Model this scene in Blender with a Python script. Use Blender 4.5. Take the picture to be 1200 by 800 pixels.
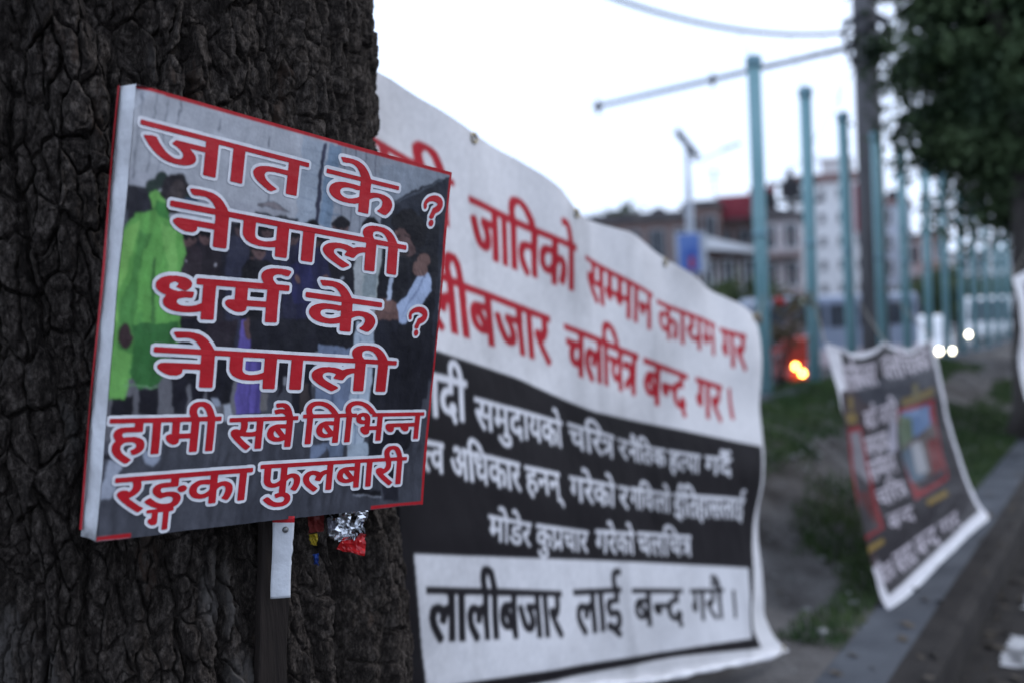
import bpy, bmesh, math, random
import numpy as np
from mathutils import Vector, Matrix
for o in list(bpy.data.objects): bpy.data.objects.remove(o)
S = bpy.context.scene
COL = S.collection
rad = math.radians
rng = np.random.default_rng(7)
random.seed(7)

# ------------------------------------------------------------------ camera
cd = bpy.data.cameras.new('camera')
cam = bpy.data.objects.new('camera', cd); COL.objects.link(cam); S.camera = cam
cd.lens = 35.0; cd.sensor_width = 36.0; cd.clip_start = 0.05; cd.clip_end = 2000
pit, rol = rad(2.6), rad(2.8)
f_ = Vector((0, math.cos(pit), -math.sin(pit))); r_ = Vector((1, 0, 0)); u_ = r_.cross(f_)
rr = r_*math.cos(rol) - u_*math.sin(rol); uu = u_*math.cos(rol) + r_*math.sin(rol)
M = Matrix((rr, uu, -f_)).transposed().to_4x4(); M.translation = Vector((0, 0, 1.70)); cam.matrix_world = M
cd.dof.use_dof = True; cd.dof.focus_distance = 1.33; cd.dof.aperture_fstop = 2.3

# ------------------------------------------------------------------ sky, sun, exposure
SUN_EL, SUN_AZ = 40.0, 76.0          # soft overcast light; azimuth from +Y towards +X
W = bpy.data.worlds.new('World'); S.world = W; W.use_nodes = True
nt = W.node_tree; bg = nt.nodes['Background']
sky = nt.nodes.new('ShaderNodeTexSky'); sky.sky_type = 'NISHITA'; sky.sun_disc = False
sky.sun_elevation = rad(SUN_EL); sky.sun_rotation = rad(SUN_AZ); sky.dust_density = 3.0; sky.air_density = 1.2
tc = nt.nodes.new('ShaderNodeTexCoord'); nz = nt.nodes.new('ShaderNodeTexNoise'); nz.inputs['Scale'].default_value = 2.2; nz.inputs['Detail'].default_value = 5
nt.links.new(tc.outputs['Generated'], nz.inputs['Vector'])
cr = nt.nodes.new('ShaderNodeValToRGB'); cr.color_ramp.elements[0].position = .3; cr.color_ramp.elements[1].position = .75
cr.color_ramp.elements[0].color = (9.3, 11.2, 14.9, 1); cr.color_ramp.elements[1].color = (12.0, 13.7, 17.0, 1)
nt.links.new(nz.outputs['Fac'], cr.inputs['Fac'])
mx = nt.nodes.new('ShaderNodeMixRGB'); mx.inputs['Fac'].default_value = .86    # cloud cover
nt.links.new(sky.outputs['Color'], mx.inputs['Color1']); nt.links.new(cr.outputs['Color'], mx.inputs['Color2'])
nt.links.new(mx.outputs['Color'], bg.inputs['Color']); bg.inputs['Strength'].default_value = 0.118
sd = bpy.data.lights.new('sun', 'SUN'); sd.energy = 1.1; sd.angle = rad(22); sd.color = (1.0, .975, .95)
sun = bpy.data.objects.new('sun', sd); COL.objects.link(sun)
sv = Vector((math.sin(rad(SUN_AZ))*math.cos(rad(SUN_EL)), math.cos(rad(SUN_AZ))*math.cos(rad(SUN_EL)), math.sin(rad(SUN_EL))))
sun.rotation_euler = sv.to_track_quat('Z', 'Y').to_euler()
S.view_settings.view_transform = 'Standard'; S.view_settings.look = 'None'; S.view_settings.gamma = 1
S.view_settings.use_curve_mapping = False; S.view_settings.exposure = 0.0
S.render.engine = 'CYCLES'; S.cycles.use_denoising = True; S.cycles.max_bounces = 6
S.cycles.sample_clamp_indirect = 4

# ------------------------------------------------------------------ helpers
def lin(c):
    c = np.asarray(c, float)/255.
    return np.where(c <= .04045, c/12.92, ((c+.055)/1.055)**2.4)

def mat(name, c, rough=.7, c2=None, scale=8., bump=0., bscale=None, detail=6., metal=0., spec=.22, stretch=(1, 1, 1), emit=None, es=1., trans=0., coat=0., lo=.35, hi=.65):
    m = bpy.data.materials.new(name); m.use_nodes = True
    n = m.node_tree.nodes; l = m.node_tree.links; b = n['Principled BSDF']
    b.inputs['Base Color'].default_value = (*c, 1); b.inputs['Roughness'].default_value = rough; b.inputs['Metallic'].default_value = metal
    b.inputs['Specular IOR Level'].default_value = spec
    if coat: b.inputs['Coat Weight'].default_value = coat; b.inputs['Coat Roughness'].default_value = .25
    if trans: b.inputs['Transmission Weight'].default_value = trans
    if emit: b.inputs['Emission Color'].default_value = (*emit, 1); b.inputs['Emission Strength'].default_value = es
    t = n.new('ShaderNodeTexCoord'); mp = n.new('ShaderNodeMapping'); mp.inputs['Scale'].default_value = stretch; l.new(t.outputs['Object'], mp.inputs['Vector'])
    if c2:
        z = n.new('ShaderNodeTexNoise'); z.inputs['Scale'].default_value = scale; z.inputs['Detail'].default_value = detail; l.new(mp.outputs[0], z.inputs['Vector'])
        r = n.new('ShaderNodeValToRGB'); r.color_ramp.elements[0].position = lo; r.color_ramp.elements[1].position = hi
        r.color_ramp.elements[0].color = (*c, 1); r.color_ramp.elements[1].color = (*c2, 1)
        l.new(z.outputs['Fac'], r.inputs['Fac']); l.new(r.outputs['Color'], b.inputs['Base Color'])
    if bump:
        z2 = n.new('ShaderNodeTexNoise'); z2.inputs['Scale'].default_value = bscale or scale*3; z2.inputs['Detail'].default_value = 8; l.new(mp.outputs[0], z2.inputs['Vector'])
        bp = n.new('ShaderNodeBump'); bp.inputs['Strength'].default_value = bump; bp.inputs['Distance'].default_value = .02
        l.new(z2.outputs['Fac'], bp.inputs['Height']); l.new(bp.outputs['Normal'], b.inputs['Normal'])
    return m

def mat_print(name, rough=.45, coat=0., wrinkle=.15, wscale=9., sheer=0., mottle=.06):
    """printed vinyl: ink colour per vertex, faint weave, soft wrinkles"""
    m = bpy.data.materials.new(name); m.use_nodes = True
    n = m.node_tree.nodes; l = m.node_tree.links; b = n['Principled BSDF']
    a = n.new('ShaderNodeAttribute'); a.attribute_name = 'ink'
    t = n.new('ShaderNodeTexCoord')
    z = n.new('ShaderNodeTexNoise'); z.inputs['Scale'].default_value = 60; z.inputs['Detail'].default_value = 6; l.new(t.outputs['Object'], z.inputs['Vector'])
    r = n.new('ShaderNodeValToRGB'); r.color_ramp.elements[0].color = (1-mottle*2, 1-mottle*2, 1-mottle*2, 1); r.color_ramp.elements[1].color = (1, 1, 1, 1)
    r.color_ramp.elements[0].position = .3; r.color_ramp.elements[1].position = .7
    l.new(z.outputs['Fac'], r.inputs['Fac'])
    x = n.new('ShaderNodeMixRGB'); x.blend_type = 'MULTIPLY'; x.inputs['Fac'].default_value = 1
    l.new(a.outputs['Color'], x.inputs['Color1']); l.new(r.outputs['Color'], x.inputs['Color2']); l.new(x.outputs['Color'], b.inputs['Base Color'])
    b.inputs['Roughness'].default_value = rough; b.inputs['Coat Weight'].default_value = coat; b.inputs['Coat Roughness'].default_value = .3; b.inputs['Specular IOR Level'].default_value = .14
    z2 = n.new('ShaderNodeTexNoise'); z2.inputs['Scale'].default_value = wscale; z2.inputs['Detail'].default_value = 5; l.new(t.outputs['Object'], z2.inputs['Vector'])
    bp = n.new('ShaderNodeBump'); bp.inputs['Strength'].default_value = wrinkle; bp.inputs['Distance'].default_value = .02
    l.new(z2.outputs['Fac'], bp.inputs['Height']); l.new(bp.outputs['Normal'], b.inputs['Normal'])
    if sheer:
        tr = n.new('ShaderNodeBsdfTranslucent'); l.new(x.outputs['Color'], tr.inputs['Color'])
        ms = n.new('ShaderNodeMixShader'); ms.inputs[0].default_value = sheer
        l.new(b.outputs[0], ms.inputs[1]); l.new(tr.outputs[0], ms.inputs[2]); l.new(ms.outputs[0], n['Material Output'].inputs['Surface'])
    return m

class MB:
    def __init__(s): s.v = []; s.f = []; s.m = []; s.sm = []
    def add(s, vs, fs, mi=0, smooth=False):
        o = len(s.v); s.v += [tuple(v) for v in vs]; s.f += [tuple(i+o for i in f) for f in fs]; s.m += [mi]*len(fs); s.sm += [smooth]*len(fs); return s
    def box(s, c, d, mi=0, R=None, taper=1.):
        vs = []
        for z in (-1, 1):
            k = taper if z > 0 else 1
            for x, y in ((-1, -1), (1, -1), (1, 1), (-1, 1)):
                p = Vector((x*d[0]/2*k, y*d[1]/2*k, z*d[2]/2))
                if R is not None: p = R @ p
                vs.append(p + Vector(c))
        return s.add(vs, [(0, 3, 2, 1), (4, 5, 6, 7), (0, 1, 5, 4), (1, 2, 6, 5), (2, 3, 7, 6), (3, 0, 4, 7)], mi)
    def tube(s, pts, rs, n=10, mi=0, cap=True):
        pts = [Vector(p) for p in pts]
        if not hasattr(rs, '__len__'): rs = [rs]*len(pts)
        vs = []; fs = []
        for i, p in enumerate(pts):
            d = (pts[min(i+1, len(pts)-1)]-pts[max(i-1, 0)]).normalized()
            a = d.cross(Vector((0, 0, 1))) if abs(d.z) < .95 else d.cross(Vector((1, 0, 0)))
            a.normalize(); b = d.cross(a)
            for k in range(n):
                t = 2*math.pi*k/n; vs.append(p + rs[i]*(a*math.cos(t)+b*math.sin(t)))
        for i in range(len(pts)-1):
            for k in range(n): fs.append((i*n+k, i*n+(k+1) % n, (i+1)*n+(k+1) % n, (i+1)*n+k))
        if cap: fs.append(tuple(range(n))[::-1]); fs.append(tuple((len(pts)-1)*n+k for k in range(n)))
        return s.add(vs, fs, mi, True)
    def ball(s, c, r, mi=0, n=12, m=8):
        if not hasattr(r, '__len__'): r = (r, r, r)
        vs = [(c[0], c[1], c[2]-r[2])]; fs = []
        for j in range(1, m):
            a = math.pi*j/m-math.pi/2
            for k in range(n): t = 2*math.pi*k/n; vs.append((c[0]+r[0]*math.cos(a)*math.cos(t), c[1]+r[1]*math.cos(a)*math.sin(t), c[2]+r[2]*math.sin(a)))
        vs.append((c[0], c[1], c[2]+r[2])); L = len(vs)-1
        for k in range(n):
            fs.append((0, 1+(k+1) % n, 1+k)); fs.append((L, L-n+k, L-n+(k+1) % n))
            for j in range(m-2): fs.append((1+j*n+k, 1+j*n+(k+1) % n, 1+(j+1)*n+(k+1) % n, 1+(j+1)*n+k))
        return s.add(vs, fs, mi, True)
    def prism(s, poly, y0, y1, mi=0):
        """poly in (x,z) extruded along y"""
        n = len(poly); vs = [(x, y0, z) for x, z in poly]+[(x, y1, z) for x, z in poly]
        fs = [tuple(range(n)), tuple(range(2*n-1, n-1, -1))]+[(i, i+n, (i+1) % n+n, (i+1) % n) for i in range(n)]
        return s.add(vs, fs, mi)

def link(o, parent=None):
    COL.objects.link(o)
    if parent: o.parent = parent
    return o
def root_loc(p):
    return np.array(p.location) if p is not None else np.zeros(3)
def obj(name, mb, mats, parent=None, local=False, loc=None, bevel=0.):
    me = bpy.data.meshes.new(name)
    off = np.zeros(3)
    q = parent
    while q is not None and not local: off += np.array(q.location); q = q.parent
    vs = np.array(mb.v, float)
    o = bpy.data.objects.new(name, me)
    if parent is None and not local:
        if loc is None: loc = (float(vs[:, 0].mean()), float(vs[:, 1].mean()), float(vs[:, 2].min()))
        o.location = loc; off = np.array(loc)
    me.from_pydata((vs-off).tolist(), [], mb.f)
    for m in (mats if isinstance(mats, (list, tuple)) else [mats]): me.materials.append(m)
    me.polygons.foreach_set('material_index', mb.m); me.polygons.foreach_set('use_smooth', mb.sm); me.update()
    if bevel:
        bv = o.modifiers.new('bevel', 'BEVEL'); bv.width = bevel; bv.segments = 2; bv.limit_method = 'ANGLE'
    return link(o, parent)
def fast(name, V, Q, mats, parent=None, ink=None, loc=None, smooth=True, mi=None):
    """mesh from numpy vertices V (world) and faces Q (n x 3 or n x 4)"""
    V = np.asarray(V, float); Q = np.asarray(Q, np.int32)
    off = np.zeros(3); q = parent
    while q is not None: off += np.array(q.location); q = q.parent
    me = bpy.data.meshes.new(name); o = bpy.data.objects.new(name, me)
    if parent is None:
        if loc is None: loc = (V[:, 0].mean(), V[:, 1].mean(), V[:, 2].min())
        o.location = loc; off = np.array(loc)
    k = Q.shape[1]
    me.vertices.add(len(V)); me.vertices.foreach_set('co', (V-off).astype(np.float32).ravel())
    me.loops.add(Q.size); me.loops.foreach_set('vertex_index', Q.ravel())
    me.polygons.add(len(Q)); me.polygons.foreach_set('loop_start', np.arange(0, Q.size, k, dtype=np.int32)); me.polygons.foreach_set('loop_total', np.full(len(Q), k, np.int32))
    me.polygons.foreach_set('use_smooth', np.full(len(Q), smooth))
    for m in (mats if isinstance(mats, (list, tuple)) else [mats]): me.materials.append(m)
    if mi is not None: me.polygons.foreach_set('material_index', np.asarray(mi, np.int32))
    me.update(calc_edges=True); me.validate()
    if ink is not None:
        ca = me.color_attributes.new('ink', 'FLOAT_COLOR', 'POINT')
        ca.data.foreach_set('color', np.concatenate([ink, np.ones((len(V), 1))], 1).astype(np.float32).ravel())
    return link(o, parent)
def grid_faces(nu, nv):
    i = np.arange(nu*nv).reshape(nv, nu)
    return np.stack([i[:-1, :-1].ravel(), i[:-1, 1:].ravel(), i[1:, 1:].ravel(), i[1:, :-1].ravel()], 1)
def thing(name, label, cat, loc, group=None, rz=0.):
    o = bpy.data.objects.new(name, None); o.location = loc; o.rotation_euler = (0, 0, rz); o.empty_display_size = .1
    return tag(link(o), label, cat, group)
def tag(o, label=None, cat=None, group=None, kind=None):
    if label: o['label'] = label
    if cat: o['category'] = cat
    if group: o['group'] = group
    if kind: o['kind'] = kind
    return o
def dup(root, loc, label, group=None, rz=None):
    c = root.copy(); COL.objects.link(c); c.location = loc; c['label'] = label
    if rz is not None: c.rotation_euler = (0, 0, rz)
    def rec(a, b):
        for ch in [x for x in S.objects if x.parent == a]:
            d = ch.copy(); COL.objects.link(d); d.parent = b; rec(ch, d)
    rec(root, c)
    return c

# value noise (tiles by hashing) for shaping bark, soil and cloth
def hsh(ix, iy, iz, s):
    h = (ix*374761393 + iy*668265263 + iz*2147483647 + s*974634777) & 0xffffffff
    h = ((h ^ (h >> 13))*1274126177) & 0xffffffff
    h = h ^ (h >> 16)
    return (h & 0xffff)/65535.
def vnoise(x, y, z=None, s=0):
    x = np.asarray(x, float); y = np.asarray(y, float); z = np.zeros_like(x) if z is None else np.asarray(z, float)
    x0 = np.floor(x).astype(np.int64); y0 = np.floor(y).astype(np.int64); z0 = np.floor(z).astype(np.int64)
    fx = x-x0; fy = y-y0; fz = z-z0
    fx = fx*fx*(3-2*fx); fy = fy*fy*(3-2*fy); fz = fz*fz*(3-2*fz)
    r = 0
    for a in (0, 1):
        for b in (0, 1):
            for c in (0, 1):
                r = r + hsh(x0+a, y0+b, z0+c, s)*(fx if a else 1-fx)*(fy if b else 1-fy)*(fz if c else 1-fz)
    return r
def fbm(x, y, z=None, o=4, s=0):
    r = 0; k = 1.; t = 0
    z = np.zeros_like(np.asarray(x, float)) if z is None else z
    for i in range(o):
        r = r+k*vnoise(x*2**i, y*2**i, z*2**i, s+i); t += k; k *= .5
    return r/t

# ------------------------------------------------------------------ printed lettering and pictures (ink outlines)
SIGN_LETTERS = [
[40,177,-3,2,-1,1,0,19,0,2,2,2,5,1,380,3,5,0,1,4,0,26,-1,3,-1,1,-177,-1,-3,1,-4,2,-16,18,-1,1,0,3,2,1,28,11,19,10,13,10,5,7,3,7,0,10,-5,9,-8,6,-14,3,-16,0,-13,-2,-20,-7,-16,-8,-16,-11,-23,-21,-16,-18,-16,-22,-5,-3,-27,-1,-38,7,-3,2,-1,1,2,5,6,9,27,31,22,20,25,17,25,13,17,7,21,6,19,3,12,0,7,2,41,0,6,-1,13,-1,19,-3,23,-7,12,-6,12,-9,5,-8,4,-13,-4,-15,-4,-7,-12,-12,-23,-16,0,-1,7,-1,86,1,2,2,0,3,0,116,1,2,1,2,5,1,68,1,5,-2,2,-2,0,-182,2,-3,4,-1,85,1,3,0,2,1,1,4,0,179,0,3,2,1,6,1,67,1,4,-2,2,-2,1,-180,0,-3,2,-3,307,2,2,2,0,4,0,39,-1,3,-1,1,-114,0,-6,1,-21,0,-5,2,-9,0,-5,1,-6,1,-29,6,-12,5,-16,8,-8,7,-5,5,-4,7,-3,8,0,8,4,12,4,6,12,13,17,13,14,8,21,11,44,21,7,2,17,0,36,-17,2,-2,0,-1,-51,-23,-12,-7,-18,-11,-10,-11,-4,-8,-2,-9,2,-8,2,-2,5,-6,7,-4,11,-3,19,-3,16,-1,6,-1,94,1,1,1,1,3,0,100,1,5,3,2,3,1,70,0,3,-2,1,-4,0,-181,1,-2,2,-1,62,1,5,-3,1,-5,-1,-16,-2,-3,-4,-1],[1443,90,-5,1,-20,0,-5,2,-8,0,-10,2,-1,2,2,5,15,21,4,1,26,0,22,-4,23,0,11,2,14,4,14,7,14,10,16,18,15,22,2,4,0,2,-5,1,-272,-1,-1,1,-2,4,-1,17,1,4,2,1,5,1,273,0,3,2,1,2,-1,26,-2,2,-21,-1,-7,-1,-101,-1,-6,2,-10,0,-5,2,-7,0,-16,3,-15,4,-15,5,-20,11,-8,6,-7,8,-5,8,-2,6,-2,12,2,8,3,7,3,6,9,8,9,7,16,9,28,9,32,5,16,1,7,1,55,0,6,-1,15,-1,5,-1,8,0,9,-2,24,-6,2,1,1,3,0,46,2,4,4,0,74,1,5,-1,2,-2,0,-4,1,-82,0,-6,4,-3,18,-9,18,-7,15,-4,10,-1,11,-1,17,4,10,6,3,3,4,4,4,8,-1,14,-6,16,-7,8,-7,8,-20,15,-1,2,3,2,8,3,41,11,25,0,5,-2,13,-10,18,-18,6,-9,8,-19,2,-8,0,-14,-2,-7,-5,-10,-10,-11,-13,-9,-23,-8,-27,-6,-11,0,-5,-2,-55,0,-7,2,-13,0,-28,6,-2,-1,0,-3,0,-53,2,-3,3,0,238,0,4,-2,1,-4,-1,-17,-2,-4,-5,0,-245,-1,-4,-4,-7,-12,-16,-22,-20,-21,-20,-16,-20,-10,-28,-9,-22,-4,-16,0,-7,-2],[1573,275,0,-1,2,0,1,4,0,37,-1,4,-12,6,-34,12,-15,4,-10,2,-8,0,-5,2,-17,0,-6,-2,-7,0,-10,-2,-15,-5,-10,-6,-7,-7,-3,-7,0,-12,2,-5,2,-2,9,-9,19,-7,18,-3,8,-1,7,-1,34,0,7,1,17,1,6,1,22,0,3,-1],[409,478,-4,1,-17,0,-6,1,-11,1,-7,2,-5,2,-1,3,1,3,12,16,6,6,5,2,18,1,21,-3,32,0,11,1,13,4,17,8,14,11,6,7,12,15,4,7,0,2,-6,0,-269,-1,-6,3,-2,4,0,17,1,5,4,3,4,1,278,2,1,1,1,3,0,41,-1,4,-1,1,-4,0,-209,-1,-6,1,-12,1,-9,2,-14,8,-3,3,-3,6,2,7,2,4,8,8,7,5,16,10,11,5,18,6,18,4,40,0,9,-2,7,-3,7,-4,6,-6,2,-5,0,-14,2,-2,105,1,1,1,1,2,0,87,1,4,3,1,6,3,69,0,6,-2,4,-4,0,-4,0,-168,1,-3,4,-1,88,1,4,1,1,1,1,3,0,60,3,16,6,11,13,14,13,9,14,6,15,5,24,5,6,1,6,1,12,0,6,2,58,0,6,-1,14,0,6,-2,7,0,28,-5,2,0,1,3,1,46,1,3,2,2,3,2,5,0,66,0,6,-2,4,-3,0,-5,0,-166,0,-3,2,-2,99,0,3,1,1,1,1,4,0,167,1,4,3,3,3,2,5,0,68,1,6,-2,3,-4,1,-5,0,-166,0,-3,2,-2,416,2,2,2,1,2,0,24,-1,3,-5,2,-27,0,-6,2,-9,0,-27,4,-28,8,-4,0,-34,-9,-18,-4,-10,0,-5,-1,-26,-1,-9,-1,-13,0,-8,1,-21,0,-5,1,-7,1,-18,3,-25,6,-19,10,-13,9,-4,5,-5,8,-2,8,0,5,4,11,3,4,15,16,14,10,36,19,87,36,9,2,13,-1,40,-16,3,-3,0,-3,-3,-3,-3,-2,-34,-12,-51,-21,-24,-13,-8,-5,-8,-8,-3,-6,0,-11,3,-5,5,-4,17,-6,13,-2,24,1,5,1,8,0,16,4,12,3,2,2,-1,3,-10,11,-5,6,0,4,2,3,9,4,8,0,4,1,19,2,4,2,8,0,4,1,15,0,3,0,5,-3,8,-9,12,-13,16,-10,22,-8,16,-3,12,-1,2,1,1,2,0,104,1,5,4,3,4,1,72,0,6,-3,1,-2,1,-3,0,-168,1,-4,1,-1,3,0,97,0,3,2,1,2,0,168,1,5,3,3,6,2,69,1,7,-4,1,-2,1,-3,0,-171,1,-1,3,-1,65,0,6,-3,1,-2,1,-3,0,-18,-2,-4,-5,-2,-76,-1,-3,-1,-17,-24,-10,-11,-4,-6,-20,-17,-9,-6,-18,-9,-17,-7,-12,-4,-27,-5,-15,0,-8,-1,-44,-1,-6,2,-14,0,-6,1,-7,0,-18,4,-16,4,-6,3,-16,8,-6,5,-9,8,-4,7,-2,6,0,6,0,8,2,6,5,8,8,12,-1,1,-1,1,-4,0,-1021,-6,-3,-1,-2,-1,-20,-27,-18,-19,-8,-7,-14,-10,-21,-11,-8,-3,-17,-5,-16,-4,-8,0,-4,-1,-16,-1,-6,-1],[1759,519,13,0,6,1,8,1,15,3,15,7,11,7,13,13,14,18,3,5,-1,1,-5,1,-109,-1,-5,0,-11,-11,-4,-8,-2,-5,1,-13,4,-8,9,-6,16,-4],[813,604,4,-1,145,1,2,3,0,3,0,72,0,5,-5,2,-14,5,-16,4,-26,5,-9,1,-6,1,-26,0,-6,-2,-7,0,-10,-2,-13,-5,-5,-3,-3,-4,-3,-6,-2,-6,0,-8,-2,-8,0,-54],
[981,856,-3,1,-13,0,-6,2,-7,0,-18,5,-16,5,-20,11,-10,11,-5,9,-2,8,0,7,2,9,5,10,6,8,9,10,0,2,-2,0,-435,15,-6,1,-3,2,-1,3,-1,22,1,4,1,1,4,2,3,1,31,-1,3,0,1,2,0,97,-2,4,-11,5,-25,10,-16,4,-25,4,-31,1,-6,-1,-7,0,-16,-3,-8,-4,-7,-6,-2,-7,2,-7,5,-6,20,-7,23,-5,39,-1,5,-1,3,-4,4,-17,1,-8,-2,-4,-6,-2,-44,1,-28,1,-8,2,-15,1,-5,-2,-16,-1,-18,-5,-8,-4,-4,-4,-1,-4,0,-10,2,-5,6,-6,15,-6,8,-2,8,0,11,3,4,6,-2,5,-10,9,0,3,2,2,6,3,40,12,16,-1,10,-6,13,-10,4,-4,4,-7,2,-9,0,-7,-5,-9,-9,-8,-16,-8,-10,-3,-16,-3,-6,0,-7,-1,-16,0,-8,-1,-20,0,-8,2,-18,1,-5,1,-7,1,-21,6,-13,6,-13,7,-6,5,-11,11,-5,11,0,17,2,6,4,6,11,11,15,8,11,5,20,6,2,1,-1,4,-9,10,-4,7,-2,11,2,11,2,6,7,9,13,9,16,8,15,5,14,3,17,1,5,2,13,-1,6,2,62,-2,7,-2,14,-1,7,-1,8,-1,31,-7,2,1,0,3,0,34,1,3,2,2,6,2,67,-2,4,-1,3,-2,2,-2,0,-3,0,-182,1,-5,2,-1,3,0,121,-4,1,1,1,3,0,61,-1,5,-3,1,-13,1,-7,1,-13,1,-8,2,-10,6,-6,7,-1,5,1,5,4,9,2,2,15,11,23,11,26,8,13,2,29,-1,17,-5,9,-5,5,-5,2,-6,1,-13,2,-3,129,-4,2,1,1,3,0,77,0,3,2,2,3,2,4,0,68,-2,5,-3,2,-2,0,-3,1,-186,1,-1,3,-1,65,-3,3,-2,2,-4,0,-24,-2,-3,-7,-2,-83,2,-5,0,-15,-12,-9,-11,-4,-10,0,-7,4,-8,6,-5,14,-5,11,-3,24,-1,33,6,18,-1,5,-4,12,-17,3,-7,-2,-4,-8,-3,-33,-5,-16,1,-7,-2],[799,995,5,-1,125,-4,2,1,1,3,-1,64,-2,3,-3,0,-126,4,-2,-2,0,-4,0,-61],[1375,887,-5,1,-18,-1,-7,2,-9,0,-9,1,-5,3,-1,3,1,1,15,22,3,3,5,2,21,1,21,-3,33,1,13,2,15,5,11,6,19,15,11,13,10,13,0,2,0,2,-6,0,-267,-5,-7,3,-2,4,0,18,2,4,3,3,5,2,274,6,3,0,1,2,0,20,-1,1,-1,1,-5,-2,-19,0,-9,-2,-93,-2,-7,1,-11,0,-28,5,-20,5,-17,6,-19,9,-11,10,-6,8,-3,6,-2,7,0,6,2,10,1,3,5,7,7,8,12,9,20,10,21,7,28,6,7,0,7,2,14,0,4,2,52,1,6,-1,14,0,6,-2,8,0,36,-7,1,1,1,3,0,39,2,3,2,2,6,3,73,1,6,-3,3,-4,0,-78,1,-5,6,-3,11,-5,18,-6,13,-3,14,-2,20,1,9,2,10,3,7,6,4,6,2,12,-4,11,-9,15,-11,9,-16,10,-2,3,0,3,2,2,6,3,41,11,9,2,19,0,17,-11,10,-8,11,-11,6,-8,5,-10,4,-11,2,-12,-3,-14,-6,-10,-9,-9,-9,-6,-9,-5,-18,-7,-14,-4,-18,-4,-13,0,-6,-2,-47,-1,-6,1,-12,0,-5,2,-6,0,-22,4,-1,-1,-1,-3,0,-41,1,-4,1,-1,3,0,237,5,6,-2,2,-2,2,-3,-1,-22,-3,-3,-5,-2,-250,-6,-4,-2,-19,-27,-19,-20,-9,-8,-15,-10,-21,-12,-25,-9,-30,-6,-15,0,-8,-2],[1502,1070,2,0,1,3,0,31,-1,3,-6,4,-23,7,-21,5,-17,3,-9,0,-6,2,-24,-1,-6,-2,-6,0,-16,-4,-14,-5,-8,-7,-3,-7,-1,-6,1,-5,4,-7,3,-3,6,-3,15,-5,18,-3,9,0,6,-1,44,1,6,1,15,1,8,2,14,0,3,-1],[395,1274,-4,1,-19,0,-6,1,-9,0,-9,2,-4,3,-1,2,2,5,12,16,4,5,5,2,19,0,7,-1,9,-1,6,-1,32,0,18,4,10,3,7,4,8,4,8,7,13,14,7,8,7,11,-1,2,-5,1,-272,-2,-6,3,-2,4,-1,16,2,5,4,3,4,1,280,2,1,1,1,3,0,41,-1,4,-1,1,-3,0,-211,-1,-7,1,-12,1,-9,1,-14,9,-3,3,-2,4,0,7,1,3,2,3,8,8,7,5,13,8,14,7,14,5,13,3,11,2,38,0,9,-2,8,-3,7,-4,7,-7,1,-7,1,-11,2,-2,105,1,1,1,1,3,0,88,2,4,2,1,6,3,68,0,6,-2,3,-3,1,-5,0,-170,1,-3,4,-1,90,1,4,1,1,1,0,3,0,61,4,15,5,12,13,13,6,4,19,10,13,5,29,7,8,0,6,2,10,0,7,1,59,1,6,-2,12,0,6,-1,8,0,29,-6,1,1,1,4,0,46,1,3,3,2,3,2,4,0,69,1,6,-2,3,-4,0,-4,0,-169,1,-3,2,-2,98,1,3,0,2,1,1,4,0,170,0,3,3,3,4,2,4,1,68,0,7,-2,3,-3,0,-5,0,-168,1,-3,2,-3,419,3,1,1,1,3,0,24,-1,3,-4,2,-28,0,-6,1,-9,1,-27,4,-27,8,-5,-1,-33,-9,-16,-2,-4,-1,-9,-1,-5,-1,-26,0,-9,-2,-15,0,-8,2,-19,0,-5,1,-9,0,-18,3,-14,4,-24,9,-11,6,-4,4,-9,9,-3,7,-1,3,0,12,2,7,4,8,11,12,23,15,24,13,73,31,26,9,5,1,10,0,6,-2,34,-14,5,-4,0,-3,-4,-3,-6,-4,-33,-12,-44,-18,-23,-11,-11,-7,-9,-7,-3,-5,-2,-7,0,-6,3,-6,2,-2,6,-3,8,-3,18,-4,24,0,23,4,20,5,3,2,0,1,-13,15,-4,6,1,3,2,2,9,4,8,0,4,1,19,2,4,1,8,1,4,1,16,0,3,0,4,-3,6,-8,14,-14,11,-7,6,-3,21,-8,17,-4,12,0,1,0,1,3,0,106,2,5,3,3,5,1,71,0,6,-3,2,-2,1,-3,0,-170,0,-4,2,-1,3,-1,99,1,3,1,0,3,0,170,1,4,3,4,6,2,70,0,6,-3,2,-2,1,-3,0,-173,1,-2,2,0,66,0,6,-3,1,-2,1,-4,-1,-17,-2,-3,-4,-2,-74,-1,-4,-1,-23,-30,-18,-19,-10,-9,-20,-12,-25,-12,-14,-3,-27,-5,-16,0,-7,-2,-44,0,-6,1,-14,0,-6,1,-8,1,-29,6,-12,5,-15,8,-6,4,-8,9,-4,6,-2,6,-1,7,1,8,2,6,4,8,10,13,-1,1,-1,1,-5,0,-1028,-7,-3,0,-1,-2,-16,-22,-18,-20,-10,-10,-12,-9,-23,-13,-22,-8,-15,-3,-15,-2,-4,-2,-16,0,-7,-2],[1752,1316,13,-1,6,2,8,0,15,4,9,3,9,5,12,9,15,15,12,17,0,2,0,2,-5,0,-110,0,-4,-1,-12,-11,-5,-8,-2,-8,0,-11,5,-9,9,-5,15,-4],
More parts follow.
